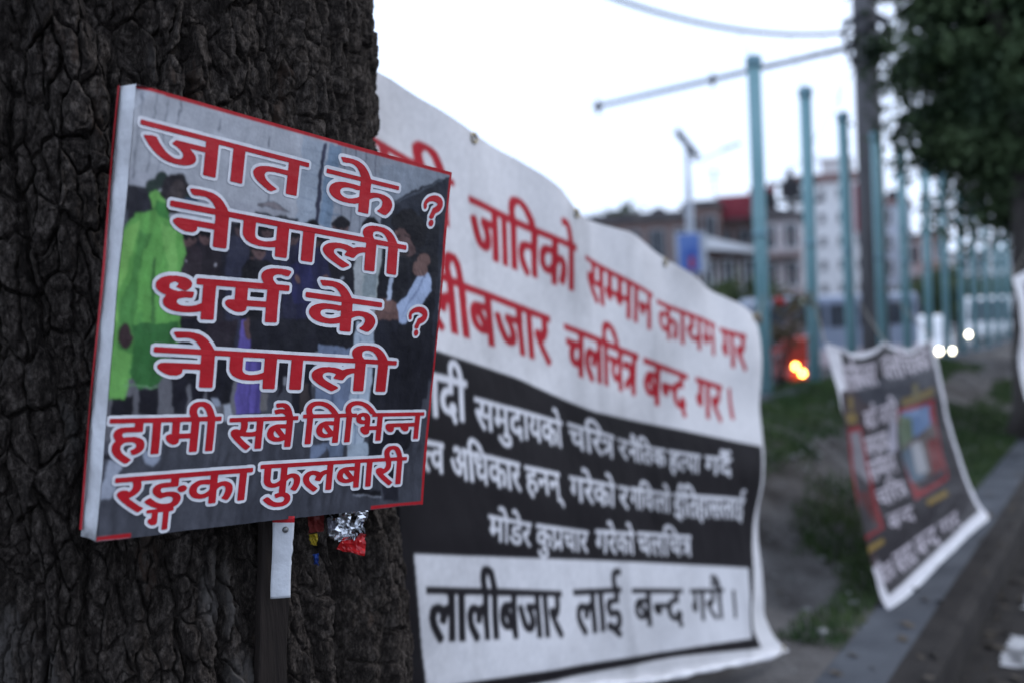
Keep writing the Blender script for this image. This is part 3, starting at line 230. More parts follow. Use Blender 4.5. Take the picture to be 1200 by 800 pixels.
SIGN_OUTLINE = [
[1491,68,-6,1,-74,0,-27,6,-8,9,-4,5,0,16,4,7,16,23,6,6,4,2,11,3,33,0,21,-4,14,0,6,2,7,0,17,6,11,8,4,4,1,2,-1,2,-230,1,-11,3,-10,7,-4,6,0,37,3,6,9,10,3,2,13,2,54,0,4,1,0,2,-3,2,-16,9,-8,6,-11,12,-11,17,-2,10,-1,5,1,18,2,9,8,14,15,16,9,7,27,14,32,8,31,5,18,1,8,1,44,0,7,-1,19,-1,18,-3,7,0,3,3,0,21,4,11,6,7,6,3,13,3,79,0,11,-5,9,-9,3,-8,0,-73,2,-8,2,-2,8,-4,22,-8,11,-2,11,0,7,2,6,4,1,4,-5,12,-4,5,-24,20,-7,9,-1,14,2,5,8,9,6,3,57,16,27,0,9,-2,14,-8,9,-7,21,-22,7,-10,9,-19,4,-15,0,-21,-4,-16,-4,-7,-5,-8,-11,-12,-8,-6,-19,-9,-24,-8,-29,-6,-15,0,-7,-2,-42,0,-8,2,-11,0,-9,2,-4,-1,-1,-4,0,-2,1,-2,4,-1,213,0,13,-2,6,-4,6,-6,4,-10,-1,-31,-3,-7,-6,-7,-6,-4,-13,-2,-231,0,-4,-3,-19,-27,-24,-25,-23,-17,-22,-12,-33,-10,-22,-4,-15,0,-8,-2],[41,158,-13,4,-7,7,-3,7,1,30,4,8,6,4,3,2,11,3,127,0,9,2,52,0,0,3,-2,4,-17,19,-6,9,0,8,4,8,8,6,28,10,22,12,9,10,-1,4,-5,2,-22,1,-20,-7,-18,-9,-14,-10,-15,-14,-11,-11,-20,-27,-7,-7,-7,-5,-7,-2,-33,-1,-34,6,-14,7,-6,6,-2,4,-1,5,1,6,2,4,18,25,22,25,15,13,26,20,31,17,13,6,33,10,8,0,14,4,15,0,8,2,34,0,8,-2,16,0,21,-4,25,-8,11,-6,16,-10,7,-8,7,-13,3,-12,-1,-13,-7,-21,3,-3,18,0,4,2,1,5,0,101,5,10,9,6,9,3,72,0,13,-5,5,-5,3,-9,0,-163,2,-5,4,-3,30,0,9,1,13,1,3,2,1,2,0,167,4,8,8,6,8,3,25,0,6,2,42,0,13,-5,4,-2,4,-4,2,-8,0,-161,3,-9,4,-1,141,0,9,1,116,1,4,2,0,7,-4,3,-3,1,-17,0,-7,-2,-65,0,-7,2,-26,0,-5,2,-9,0,-45,10,-31,15,-14,12,-7,12,-4,11,0,18,3,11,3,8,5,7,15,16,19,14,13,7,30,16,33,15,20,6,17,0,9,-2,33,-15,9,-6,5,-8,-1,-12,-3,-6,-6,-6,-46,-20,-24,-13,-8,-6,-6,-6,-2,-4,1,-3,4,-3,9,-3,11,-2,16,0,6,-2,73,0,5,3,2,4,0,88,2,6,3,4,11,6,9,2,64,1,11,-3,10,-6,3,-6,3,-8,0,-165,4,-2,48,-1,6,-2,7,-5,5,-9,-1,-32,-2,-5,-5,-5,-12,-5,-88,0,-9,-2,-316,0,-10,-2,-318,0,-9,-2,-318,0,-9,-2],[2254,173,-19,4,-22,8,-24,11,-11,8,-17,16,-12,15,-10,17,-4,16,0,19,4,13,4,9,7,7,8,4,15,1,15,-7,11,-12,6,-15,-1,-17,5,-6,17,-7,13,-2,13,1,0,2,-1,2,-12,7,-10,10,-5,8,-5,15,-19,41,0,25,3,6,0,3,-3,14,0,19,4,10,7,8,10,5,9,3,5,0,11,-3,10,-3,8,-7,10,-12,4,-9,2,-9,0,-16,-5,-17,8,-23,4,-4,11,-5,15,-10,9,-7,14,-14,12,-19,8,-25,0,-22,-6,-19,-5,-7,-12,-12,-15,-10,-16,-6,-8,0,-7,-2],[1480,299,5,-1,29,0,6,1,17,1,11,2,2,0,1,2,-2,3,-9,4,-27,8,-22,3,-19,0,-13,-2,-16,-6,-2,-2,0,-2,5,-4,11,-4],[361,463,-9,4,-10,10,-3,8,-1,4,5,12,12,16,12,12,7,4,4,1,35,0,9,-2,31,0,22,6,10,5,2,3,-1,2,-5,1,-234,0,-7,4,-8,9,-3,5,-1,29,2,8,3,3,8,8,8,3,37,0,9,2,217,0,4,3,0,8,-2,2,-4,1,-86,0,-9,-2,-94,0,-9,2,-17,0,-7,2,-15,8,-13,14,-4,9,0,12,6,13,15,16,13,10,24,11,22,8,11,2,60,0,11,-4,14,-8,5,-5,8,-14,5,-3,64,0,2,1,1,3,0,66,2,11,12,12,11,4,79,0,11,-4,8,-8,3,-6,1,-4,0,-155,1,-2,3,-1,50,0,5,1,3,6,0,50,3,11,3,8,3,6,22,22,16,11,13,6,18,5,32,6,13,1,5,1,86,0,8,-1,15,-1,2,3,0,18,3,13,11,13,6,3,86,0,7,-3,10,-11,2,-4,1,-159,2,-2,4,-1,57,0,4,1,2,4,0,153,3,10,6,7,7,5,9,2,81,0,9,-5,8,-9,2,-4,0,-157,3,-5,7,-2,10,2,77,0,7,1,0,2,-2,1,-18,6,-18,10,-10,7,-11,12,-6,10,-2,11,0,16,6,15,5,8,18,18,18,13,33,17,79,33,20,6,24,0,13,-4,31,-14,10,-8,4,-6,0,-13,-5,-10,-10,-8,-23,-9,-3,-2,0,-2,4,0,5,1,7,0,21,4,24,-2,9,-6,15,-18,9,-6,14,-8,15,-4,4,1,1,2,0,69,1,8,1,13,2,6,6,7,11,5,35,0,9,2,33,0,11,-2,6,-4,8,-8,3,-8,1,-157,2,-3,4,0,59,0,4,5,0,3,1,158,11,12,11,4,80,0,9,-4,9,-10,3,-6,0,-157,4,-3,32,0,7,-2,18,-1,12,-10,4,-7,-1,-33,-3,-6,-10,-10,-7,-2,-59,0,-13,-3,-6,-6,-19,-23,-14,-14,-24,-19,-23,-12,-22,-7,-32,-6,-117,0,-10,2,-9,5,-16,5,-25,13,-14,15,-8,14,-2,10,0,19,-3,3,-300,0,-11,-2,-316,0,-11,-2,-318,0,-8,-2,-18,0,-4,-3,-13,-17,-26,-27,-19,-14,-17,-9,-18,-8,-34,-8],[1764,539,8,-1,20,4,15,6,6,4,1,3,0,1,-3,1,-65,-1,-6,-6,1,-6,11,-4],[832,623,4,-1,57,0,9,2,41,0,1,1,1,4,0,42,-6,4,-13,4,-22,4,-9,1,-6,1,-29,0,-13,-2,-11,-4,-4,-6,-2,-13,0,-33],[1552,627,5,-1,20,0,4,3,-2,2,-8,3,-11,0,-9,-3,-1,-2],[1440,694,5,-1,27,0,7,3,1,4,-1,9,4,12,-5,1,-8,-3,-9,-3,-24,-14,-3,-4,1,-2],
[1029,836,-6,1,-36,0,-8,2,-33,0,-16,4,-30,12,-14,9,-17,20,-6,14,-1,13,-1,6,1,7,0,8,-2,3,-17,0,-7,2,-48,0,-9,2,-50,0,-9,2,-50,0,-9,2,-48,0,-9,2,-50,0,-9,2,-48,0,-7,1,-31,1,-8,2,-7,5,-4,5,-5,11,-2,1,-9,-7,-17,-7,-20,-6,-13,-3,-27,0,-6,-1,-9,-1,-7,2,-17,0,-5,2,-19,0,-11,3,-29,9,-17,8,-13,9,-14,15,-6,9,-4,10,0,30,4,10,4,6,14,16,8,5,18,9,2,2,-1,10,0,23,4,12,6,10,8,8,9,7,22,12,16,5,19,5,11,1,22,1,7,1,24,0,7,-1,41,-1,5,-1,13,0,6,-2,18,-2,3,3,1,19,11,12,7,4,44,0,8,-2,29,0,8,-2,5,-4,7,-7,3,-7,0,-123,2,-7,0,-41,1,-4,5,-2,52,0,7,-2,19,0,2,1,2,3,0,20,-1,4,-7,4,-11,0,-9,3,-13,5,-12,10,-5,8,-2,6,0,21,4,10,13,14,15,11,24,12,27,8,15,2,18,0,6,-2,18,0,10,-3,13,-6,15,-15,8,-12,24,-1,8,-2,46,0,9,-1,5,2,1,2,0,64,3,6,9,9,4,2,9,3,17,0,7,-2,40,0,6,-2,11,-1,10,-6,7,-11,0,-123,2,-8,1,-44,4,-3,27,0,8,-2,13,0,11,-6,7,-8,3,-6,0,-36,-3,-6,-5,-6,-10,-6,-66,-1,-7,2,-13,0,-11,-6,-5,-4,-1,-4,6,-4,15,-3,12,0,32,6,18,0,9,-3,8,-4,9,-9,15,-24,2,-7,0,-10,-4,-7,-6,-7,-5,-4,-15,-4,-7,0,-6,-2],[1316,870,-6,4,-9,10,-3,6,0,10,5,9,4,7,12,16,8,8,13,6,18,1,6,1,22,-2,5,-1,22,0,19,4,11,4,1,2,-3,3,-7,0,-10,-2,-82,0,-10,-2,-82,0,-8,-2,-18,0,-9,3,-8,4,-7,8,-5,9,0,31,5,10,6,7,11,7,7,2,40,0,3,1,1,2,-2,3,-11,7,-12,13,-5,8,-5,11,-3,10,0,15,3,10,3,7,15,20,17,13,18,10,26,10,37,8,17,0,5,2,11,0,6,2,51,0,7,-2,24,0,10,-2,2,3,0,9,3,12,1,4,10,10,6,4,7,2,28,0,5,2,52,0,7,-3,7,-5,6,-7,4,-7,0,-69,1,-5,6,-3,18,-6,9,-3,19,-1,11,2,4,2,2,4,-4,6,-6,7,-19,12,-9,10,-4,9,0,6,2,8,5,7,5,5,15,7,49,14,30,0,13,-6,19,-14,22,-23,12,-21,4,-13,2,-10,0,-8,-2,-13,-7,-17,-5,-8,-10,-10,-13,-10,-19,-9,-20,-8,0,-2,7,-1,92,0,8,-2,7,-5,4,-5,4,-8,0,-36,-4,-8,-4,-5,-7,-5,-9,-4,-67,0,-9,-2,-68,0,-9,-2,-70,0,-7,-2,-13,0,-4,-2,-5,-6,-5,-6,-20,-22,-5,-6,-12,-11,-21,-14,-18,-9,-24,-10,-11,-2,-48,0,-9,-2],[2180,972,-13,2,-33,11,-20,12,-8,6,-15,16,-5,7,-5,12,-5,19,3,15,7,16,11,12,8,2,9,0,15,-6,8,-8,3,-6,2,-6,1,-19,2,-3,11,-5,13,-3,19,1,4,2,-1,2,-11,5,-5,5,-8,9,-4,6,-3,10,-17,34,-2,8,1,8,1,11,3,6,-5,19,1,6,1,10,3,7,10,11,11,5,17,0,9,-2,7,-5,11,-11,5,-9,2,-8,0,-12,-5,-13,0,-6,4,-13,3,-8,6,-4,9,-3,15,-8,14,-10,9,-9,9,-12,5,-11,4,-14,0,-23,-4,-13,-3,-8,-6,-8,-13,-12,-17,-9,-20,-6,-7,-1,-8,-1],[846,1013,5,-1,58,0,3,3,0,23,-3,2,-9,1,-5,1,-66,1,-8,1,-2,-2,-1,-4,1,-23,2,-1],[449,1024,2,0,6,1,18,0,3,1,2,4,-1,60,-3,3,-4,3,-19,6,-2,-1,-1,-2,7,-9,4,-10,4,-19,0,-14,-3,-7,-7,-7,-7,-5,0,-2],[1396,1093,4,-1,46,0,12,3,-1,2,-5,3,-20,4,-32,0,-12,-2,-6,-3,-1,-2,3,-2],[396,1107,6,-1,17,1,-1,2,-5,1,-15,0,-2,-1],[345,1258,-9,4,-6,4,-8,12,0,9,2,6,11,15,17,18,8,4,14,2,9,0,21,-3,36,0,21,6,9,6,0,2,-6,1,-230,1,-13,6,-6,5,-3,6,0,33,4,9,7,6,4,3,15,4,233,0,8,2,16,0,3,3,-1,3,-5,3,-8,-1,-184,0,-7,1,-17,1,-7,2,-16,8,-14,13,-3,10,-1,6,1,9,3,10,18,19,23,14,30,12,27,6,39,0,24,-6,13,-8,11,-13,3,-7,6,-2,42,-1,7,2,13,1,2,0,1,4,1,71,2,7,9,9,11,6,31,0,8,2,36,0,10,-2,7,-4,8,-8,3,-6,1,-4,0,-153,3,-6,2,-1,49,0,4,1,3,4,0,17,1,8,1,27,2,9,9,17,19,21,7,5,19,9,16,6,44,10,17,0,7,2,57,0,8,-2,18,0,5,-2,10,1,2,4,1,25,2,8,9,10,8,4,11,2,71,0,13,-4,10,-10,4,-6,0,-4,0,-155,1,-2,4,-1,59,0,1,1,1,4,0,151,1,4,4,8,9,10,8,4,12,2,65,0,11,-2,6,-3,11,-11,2,-2,2,-12,1,-151,4,-3,53,0,7,2,27,1,-1,2,-3,1,-10,4,-17,10,-22,23,-4,10,0,28,4,10,5,8,19,19,21,14,25,13,63,27,35,13,11,3,20,-1,35,-13,12,-6,11,-12,2,-6,0,-5,-3,-9,-12,-12,-18,-8,-2,-2,1,-2,4,1,11,0,20,4,16,-3,10,-5,20,-21,13,-9,14,-6,8,-1,2,4,1,34,1,8,0,48,3,6,6,6,9,6,7,2,79,0,8,-2,5,-4,8,-8,4,-12,0,-152,1,-3,4,-1,60,0,2,2,1,4,0,154,2,8,10,10,7,3,10,3,71,0,10,-3,4,-2,10,-11,3,-6,1,-158,4,-2,42,-1,11,-2,10,-6,6,-7,3,-7,0,-30,-5,-10,-10,-8,-8,-2,-22,-1,-5,-1,-43,-1,-47,-51,-13,-9,-17,-10,-22,-10,-35,-8,-123,0,-37,10,-27,16,-17,17,-4,6,-2,6,-2,10,0,19,-3,3,-213,0,-10,-2,-290,0,-9,-2,-291,0,-9,-2,-162,0,-4,-2,-5,-6,-12,-16,-17,-17,-20,-18,-32,-17,-20,-7,-4,-3,-11,-2],[1745,1337,5,-1,20,0,13,3,18,7,3,3,1,3,0,1,-4,1,-58,0,-7,-5,-2,-6,3,-4],[821,1422,6,-1,103,0,2,5,0,40,-4,4,-13,4,-18,4,-10,0,-5,2,-37,0,-18,-4,-5,-4,-2,-4,0,-42],[1550,1426,14,-1,1,1,0,2,-8,2,-7,-2],[1438,1491,21,-1,10,3,2,2,-1,11,2,10,-2,2,-11,-4,-20,-9,-11,-7,-2,-3,2,-3],
[1656,1639,-5,4,-24,11,-20,19,-6,12,-4,11,-2,21,-11,3,-9,0,-5,-2,-35,-31,-22,-16,-21,-12,-29,-11,-26,-6,-95,0,-22,8,-8,4,-13,9,-10,10,-5,8,-7,17,-1,21,-14,10,-7,14,-2,0,-3,-5,-8,-4,-27,0,-4,-2,-4,-7,-8,-19,-13,-19,-17,-18,-17,-10,-18,-6,-59,0,-18,6,-10,10,0,16,2,9,-1,4,-7,8,-2,4,0,13,2,10,-1,2,-74,1,-9,2,-127,0,-9,2,-77,0,-12,4,-7,10,0,29,3,7,7,7,3,2,63,0,4,1,1,1,1,3,-2,3,-28,0,-11,2,-7,4,-10,7,-7,11,-3,7,0,14,3,8,3,7,7,10,23,24,11,9,48,38,22,16,11,4,13,0,7,-2,8,-4,20,-17,2,0,3,7,6,6,7,4,50,0,8,-3,5,-5,3,-6,0,-54,2,-18,2,1,8,14,11,12,9,7,15,8,20,5,13,3,38,0,8,-2,9,0,2,3,1,19,3,6,7,6,11,2,42,0,6,-2,8,-6,3,-8,1,-148,4,-3,18,0,8,-4,6,-6,3,-9,2,0,9,9,7,3,11,0,3,2,0,141,3,7,4,7,3,3,11,5,44,0,12,-5,6,-6,4,-9,0,-56,1,-3,1,-1,9,12,15,13,26,12,17,4,9,0,5,2,11,-2,35,0,4,1,1,2,0,14,2,7,6,7,6,3,7,3,40,0,12,-3,3,-2,6,-6,4,-11,0,-140,3,-4,4,-1,4,1,2,4,0,138,3,7,3,6,6,6,6,3,51,0,10,-5,5,-8,3,-7,0,-123,0,-4,2,-2,15,14,13,8,13,5,2,4,-3,9,0,8,2,8,6,11,20,21,10,7,13,5,12,3,30,-3,5,-2,9,-6,8,-9,3,-8,2,-2,17,-1,4,1,2,4,1,54,2,5,4,5,11,6,48,0,11,-4,4,-5,3,-5,3,-10,0,-60,1,-3,2,-1,1,2,13,13,8,5,16,8,8,2,27,0,11,-2,10,-6,9,-10,5,-12,6,-4,3,0,17,0,5,4,7,8,14,10,14,8,11,2,30,0,7,-2,8,-4,10,-10,8,-15,4,-1,7,0,2,3,1,4,0,63,5,11,5,5,7,2,52,0,6,-3,7,-7,4,-10,0,-142,3,-3,16,0,8,-3,9,-9,3,-6,-1,-29,-5,-10,-6,-4,-9,-2,-103,0,-11,2,-221,0,-9,1,-102,0,-12,-9,-17,-17,-22,-17,-26,-16,-35,-13,-27,-6],[523,1646,-9,2,-17,6,-11,5,-7,6,-10,10,-5,8,-4,9,-2,10,1,25,-2,3,-4,2,-130,0,-9,2,-227,0,-9,2,-62,0,-11,4,-4,4,-1,2,0,37,1,4,7,6,8,2,25,0,2,3,-6,6,-7,9,-6,16,0,19,7,21,-8,17,-3,8,0,27,3,10,7,15,5,8,17,18,17,13,26,17,11,6,9,2,9,0,9,-2,5,-3,16,-12,7,-8,3,-6,1,-12,3,-2,22,-7,19,-10,7,-5,8,-9,7,-13,4,-12,0,-21,-2,-7,-5,-12,-6,-8,-11,-9,-7,-4,-2,-4,1,-2,9,-5,6,-8,1,-29,3,-6,14,-1,4,1,2,2,1,4,0,150,3,6,5,6,13,4,35,0,9,-2,10,-7,4,-7,0,-75,1,-4,2,0,2,2,9,16,6,7,21,14,19,6,25,0,13,-4,8,-5,6,-7,4,-10,4,-4,33,0,3,4,0,60,3,5,5,5,13,4,37,0,9,-2,9,-6,5,-10,0,-152,3,-2,13,-1,3,1,3,6,1,154,7,8,10,2,44,0,7,-2,7,-8,3,-6,0,-152,3,-4,22,-1,6,-2,7,-6,3,-6,-1,-33,-3,-5,-6,-5,-10,-2,-24,0,-3,-1,-13,-27,-7,-13,-6,-9,-13,-13,-13,-10,-16,-7,-19,-4],[1701,1702,5,-1,18,0,19,4,11,4,2,3,-2,2,-8,1,-18,5,-6,0,-5,-2,-30,0,-4,-2,1,-6,5,-4],[1377,1706,5,-1,26,0,18,4,15,6,3,2,0,2,-5,1,-73,0,-3,-3,1,-4,7,-6],[544,1708,7,-1,5,4,8,10,4,6,-1,2,-5,3,-9,0,-4,-1,-6,-3,-2,-3,-2,-9,2,-6],[2174,1777,4,-1,50,0,4,2,1,3,-1,4,-4,2,-59,1,-9,1,-160,1,-22,6,-7,6,-3,-2,0,-17,1,-2,5,-3,195,0],[1860,1781,6,-1,13,1,2,4,0,3,0,12,-2,4,-17,1,-4,-1,-1,-4,1,-15],[1378,1785,19,-1,3,1,1,2,-8,8,-5,4,-6,9,-4,4,-2,-2,0,-4,0,-16],[340,1792,12,-1,6,3,1,4,-1,25,0,2,-15,5,-9,6,-9,11,-2,-1,-1,-4,0,-46,4,-3],[442,1792,6,-1,24,0,4,1,2,4,0,19,0,4,-3,4,-5,1,-24,0,-4,-1,-2,-2,0,-6,0,-19],[1024,1796,6,0,1,2,-1,2,-18,19,-9,16,-2,1,-1,-23,-1,-7,1,-6,3,-3],[892,1798,6,-1,17,1,3,4,0,17,-1,4,-8,3,-16,0,-4,-1,-1,-4,0,-19,1,-2],[886,1888,7,-1,18,0,4,1,3,4,0,19,-1,4,-2,0,-9,-5,-26,-18,1,-2],[121,1896,22,-1,7,3,1,2,-1,2,-13,5,-10,8,-4,10,2,7,-3,3,-3,-2,-10,-8,-6,-8,-2,-6,1,-3,4,-7,7,-4],[2026,1949,-11,4,-15,8,-15,15,-6,10,-3,10,-1,27,-1,2,-5,2,-146,1,-11,-2,-818,0,-13,6,-6,8,-2,8,2,5,0,22,2,6,6,6,9,3,8,1,3,3,1,23,2,6,0,26,4,14,6,11,5,8,9,10,21,12,24,8,7,0,6,2,20,1,0,2,-8,7,-5,15,-4,0,-11,-7,-7,-3,-20,1,-11,3,-20,12,-8,8,-2,8,0,6,4,10,12,13,25,17,29,16,17,5,24,7,20,0,9,2,24,0,6,-2,12,0,30,-10,16,-10,9,-8,7,-12,4,-11,0,-23,-4,-12,0,-4,19,-1,14,-4,9,-10,7,-9,13,-24,4,0,20,21,8,6,41,28,17,7,16,1,13,-5,17,-11,7,-8,4,-8,0,-13,-4,-9,-11,-9,1,-1,14,-2,11,-4,6,-6,5,-8,4,-4,2,0,0,4,1,66,3,5,6,6,11,4,43,1,13,-5,6,-6,4,-7,0,-62,0,-4,3,-1,2,1,4,8,17,18,21,11,22,8,9,1,5,1,57,1,3,2,0,8,3,12,3,5,6,5,11,4,43,0,14,-6,4,-5,4,-9,1,-140,0,-4,4,-1,9,0,3,3,0,25,2,7,0,114,4,8,10,5,9,3,40,0,13,-5,7,-6,3,-7,0,-79,1,-4,2,0,22,24,36,30,36,25,38,23,24,0,10,-3,14,-11,4,1,7,7,13,5,46,-1,9,-3,3,-3,5,-6,2,-7,1,-142,4,-3,13,0,9,-3,6,-3,5,-6,3,-6,-1,-33,-7,-10,-10,-4,-27,-1,-6,-2,-14,-29,-5,-8,-21,-23,-6,-4,-14,-8,-15,-4],[2067,2013,5,0,4,2,6,6,1,2,-1,2,-8,2,-6,-2,-2,-2,-2,-6,0,-2],
[898,2041,-5,2,-245,0,-9,2,-243,0,-9,2,-244,0,-10,2,-59,0,-12,4,-8,8,-2,8,0,25,2,6,6,6,11,6,77,0,6,2,1,3,0,2,-3,4,-21,-5,-22,0,-16,4,-9,5,-11,12,-5,10,1,18,6,13,25,26,33,26,35,25,32,20,11,4,11,0,9,-3,15,-9,3,1,2,8,5,8,13,7,1,2,-8,14,0,17,3,8,7,9,16,12,15,6,11,2,7,0,11,-2,17,-9,2,5,1,23,6,8,9,6,11,2,16,0,12,-2,7,-4,8,-8,2,-12,1,-75,2,-2,13,-4,9,-11,3,-14,13,-8,17,-18,6,-12,2,-7,0,-20,-1,-7,2,-3,11,-3,3,2,7,13,18,18,20,12,20,6,19,2,5,2,17,0,5,-2,17,-2,2,3,1,13,3,10,6,5,4,3,11,2,39,0,11,-4,10,-10,2,-17,3,-2,11,8,27,11,15,3,15,-5,15,-15,7,-10,8,-15,6,-20,0,-9,2,-1,1,62,4,12,4,4,6,4,18,4,15,0,6,-2,13,0,11,-4,7,-8,3,-8,0,-140,2,-4,15,-1,13,-4,6,-6,4,-8,0,-27,0,-4,-5,-7,-10,-7,-15,-2],[1098,2092,5,-1,18,0,5,3,1,4,0,36,-2,5,-6,3,-15,3,-5,-1,-4,-4,-1,-44,1,-2],[1271,2094,8,-1,55,0,4,0,0,3,-11,8,-13,14,-4,1,-3,-1,-10,-9,-25,-13],[1582,2094,19,-1,3,1,1,2,-14,15,-5,8,-3,4,-3,-2,0,-4,0,-19],[1919,2094,6,-1,22,1,0,2,-17,7,-11,9,-2,-1,-1,-4,0,-9],[2090,2094,7,-1,3,3,0,98,-1,3,-2,1,-9,-4,-18,-11,-17,-12,-5,-4,0,-2,3,-4,13,-9,12,-12,5,-8,8,-17,0,-19],[755,2109,26,-1,46,0,3,1,1,6,-1,59,-2,-2,0,-7,-5,-14,-5,-7,-13,-15,-15,-9,-17,-6,-16,-2,-2,-1],[470,2111,4,-1,53,0,3,1,1,2,-4,5,-11,8,-4,2,-16,-10,-10,-2,-14,0,-2,-1],[244,2113,3,-1,39,0,3,1,1,2,-4,6,-7,9,-3,6,-1,21,3,12,-1,2,-2,2,-13,5,-20,11,-9,10,-4,8,-4,1,-22,-14,-5,-4,-2,-4,2,-2,9,-5,9,-8,17,-20,4,-5,3,-12,1,-15],[598,2159,4,-1,26,0,5,3,1,2,-4,4,-11,6,-8,2,-12,0,-8,-4,-2,-4,2,-5],[1227,2161,2,-1,4,1,1,8,-4,9,-4,7,-6,6,-2,1,-1,-1,-1,-3,0,-17,6,-7],[734,2176,4,0,4,2,0,8,-7,17,-5,8,-4,5,-3,1,-1,-1,-1,-3,1,-29,2,-2],]
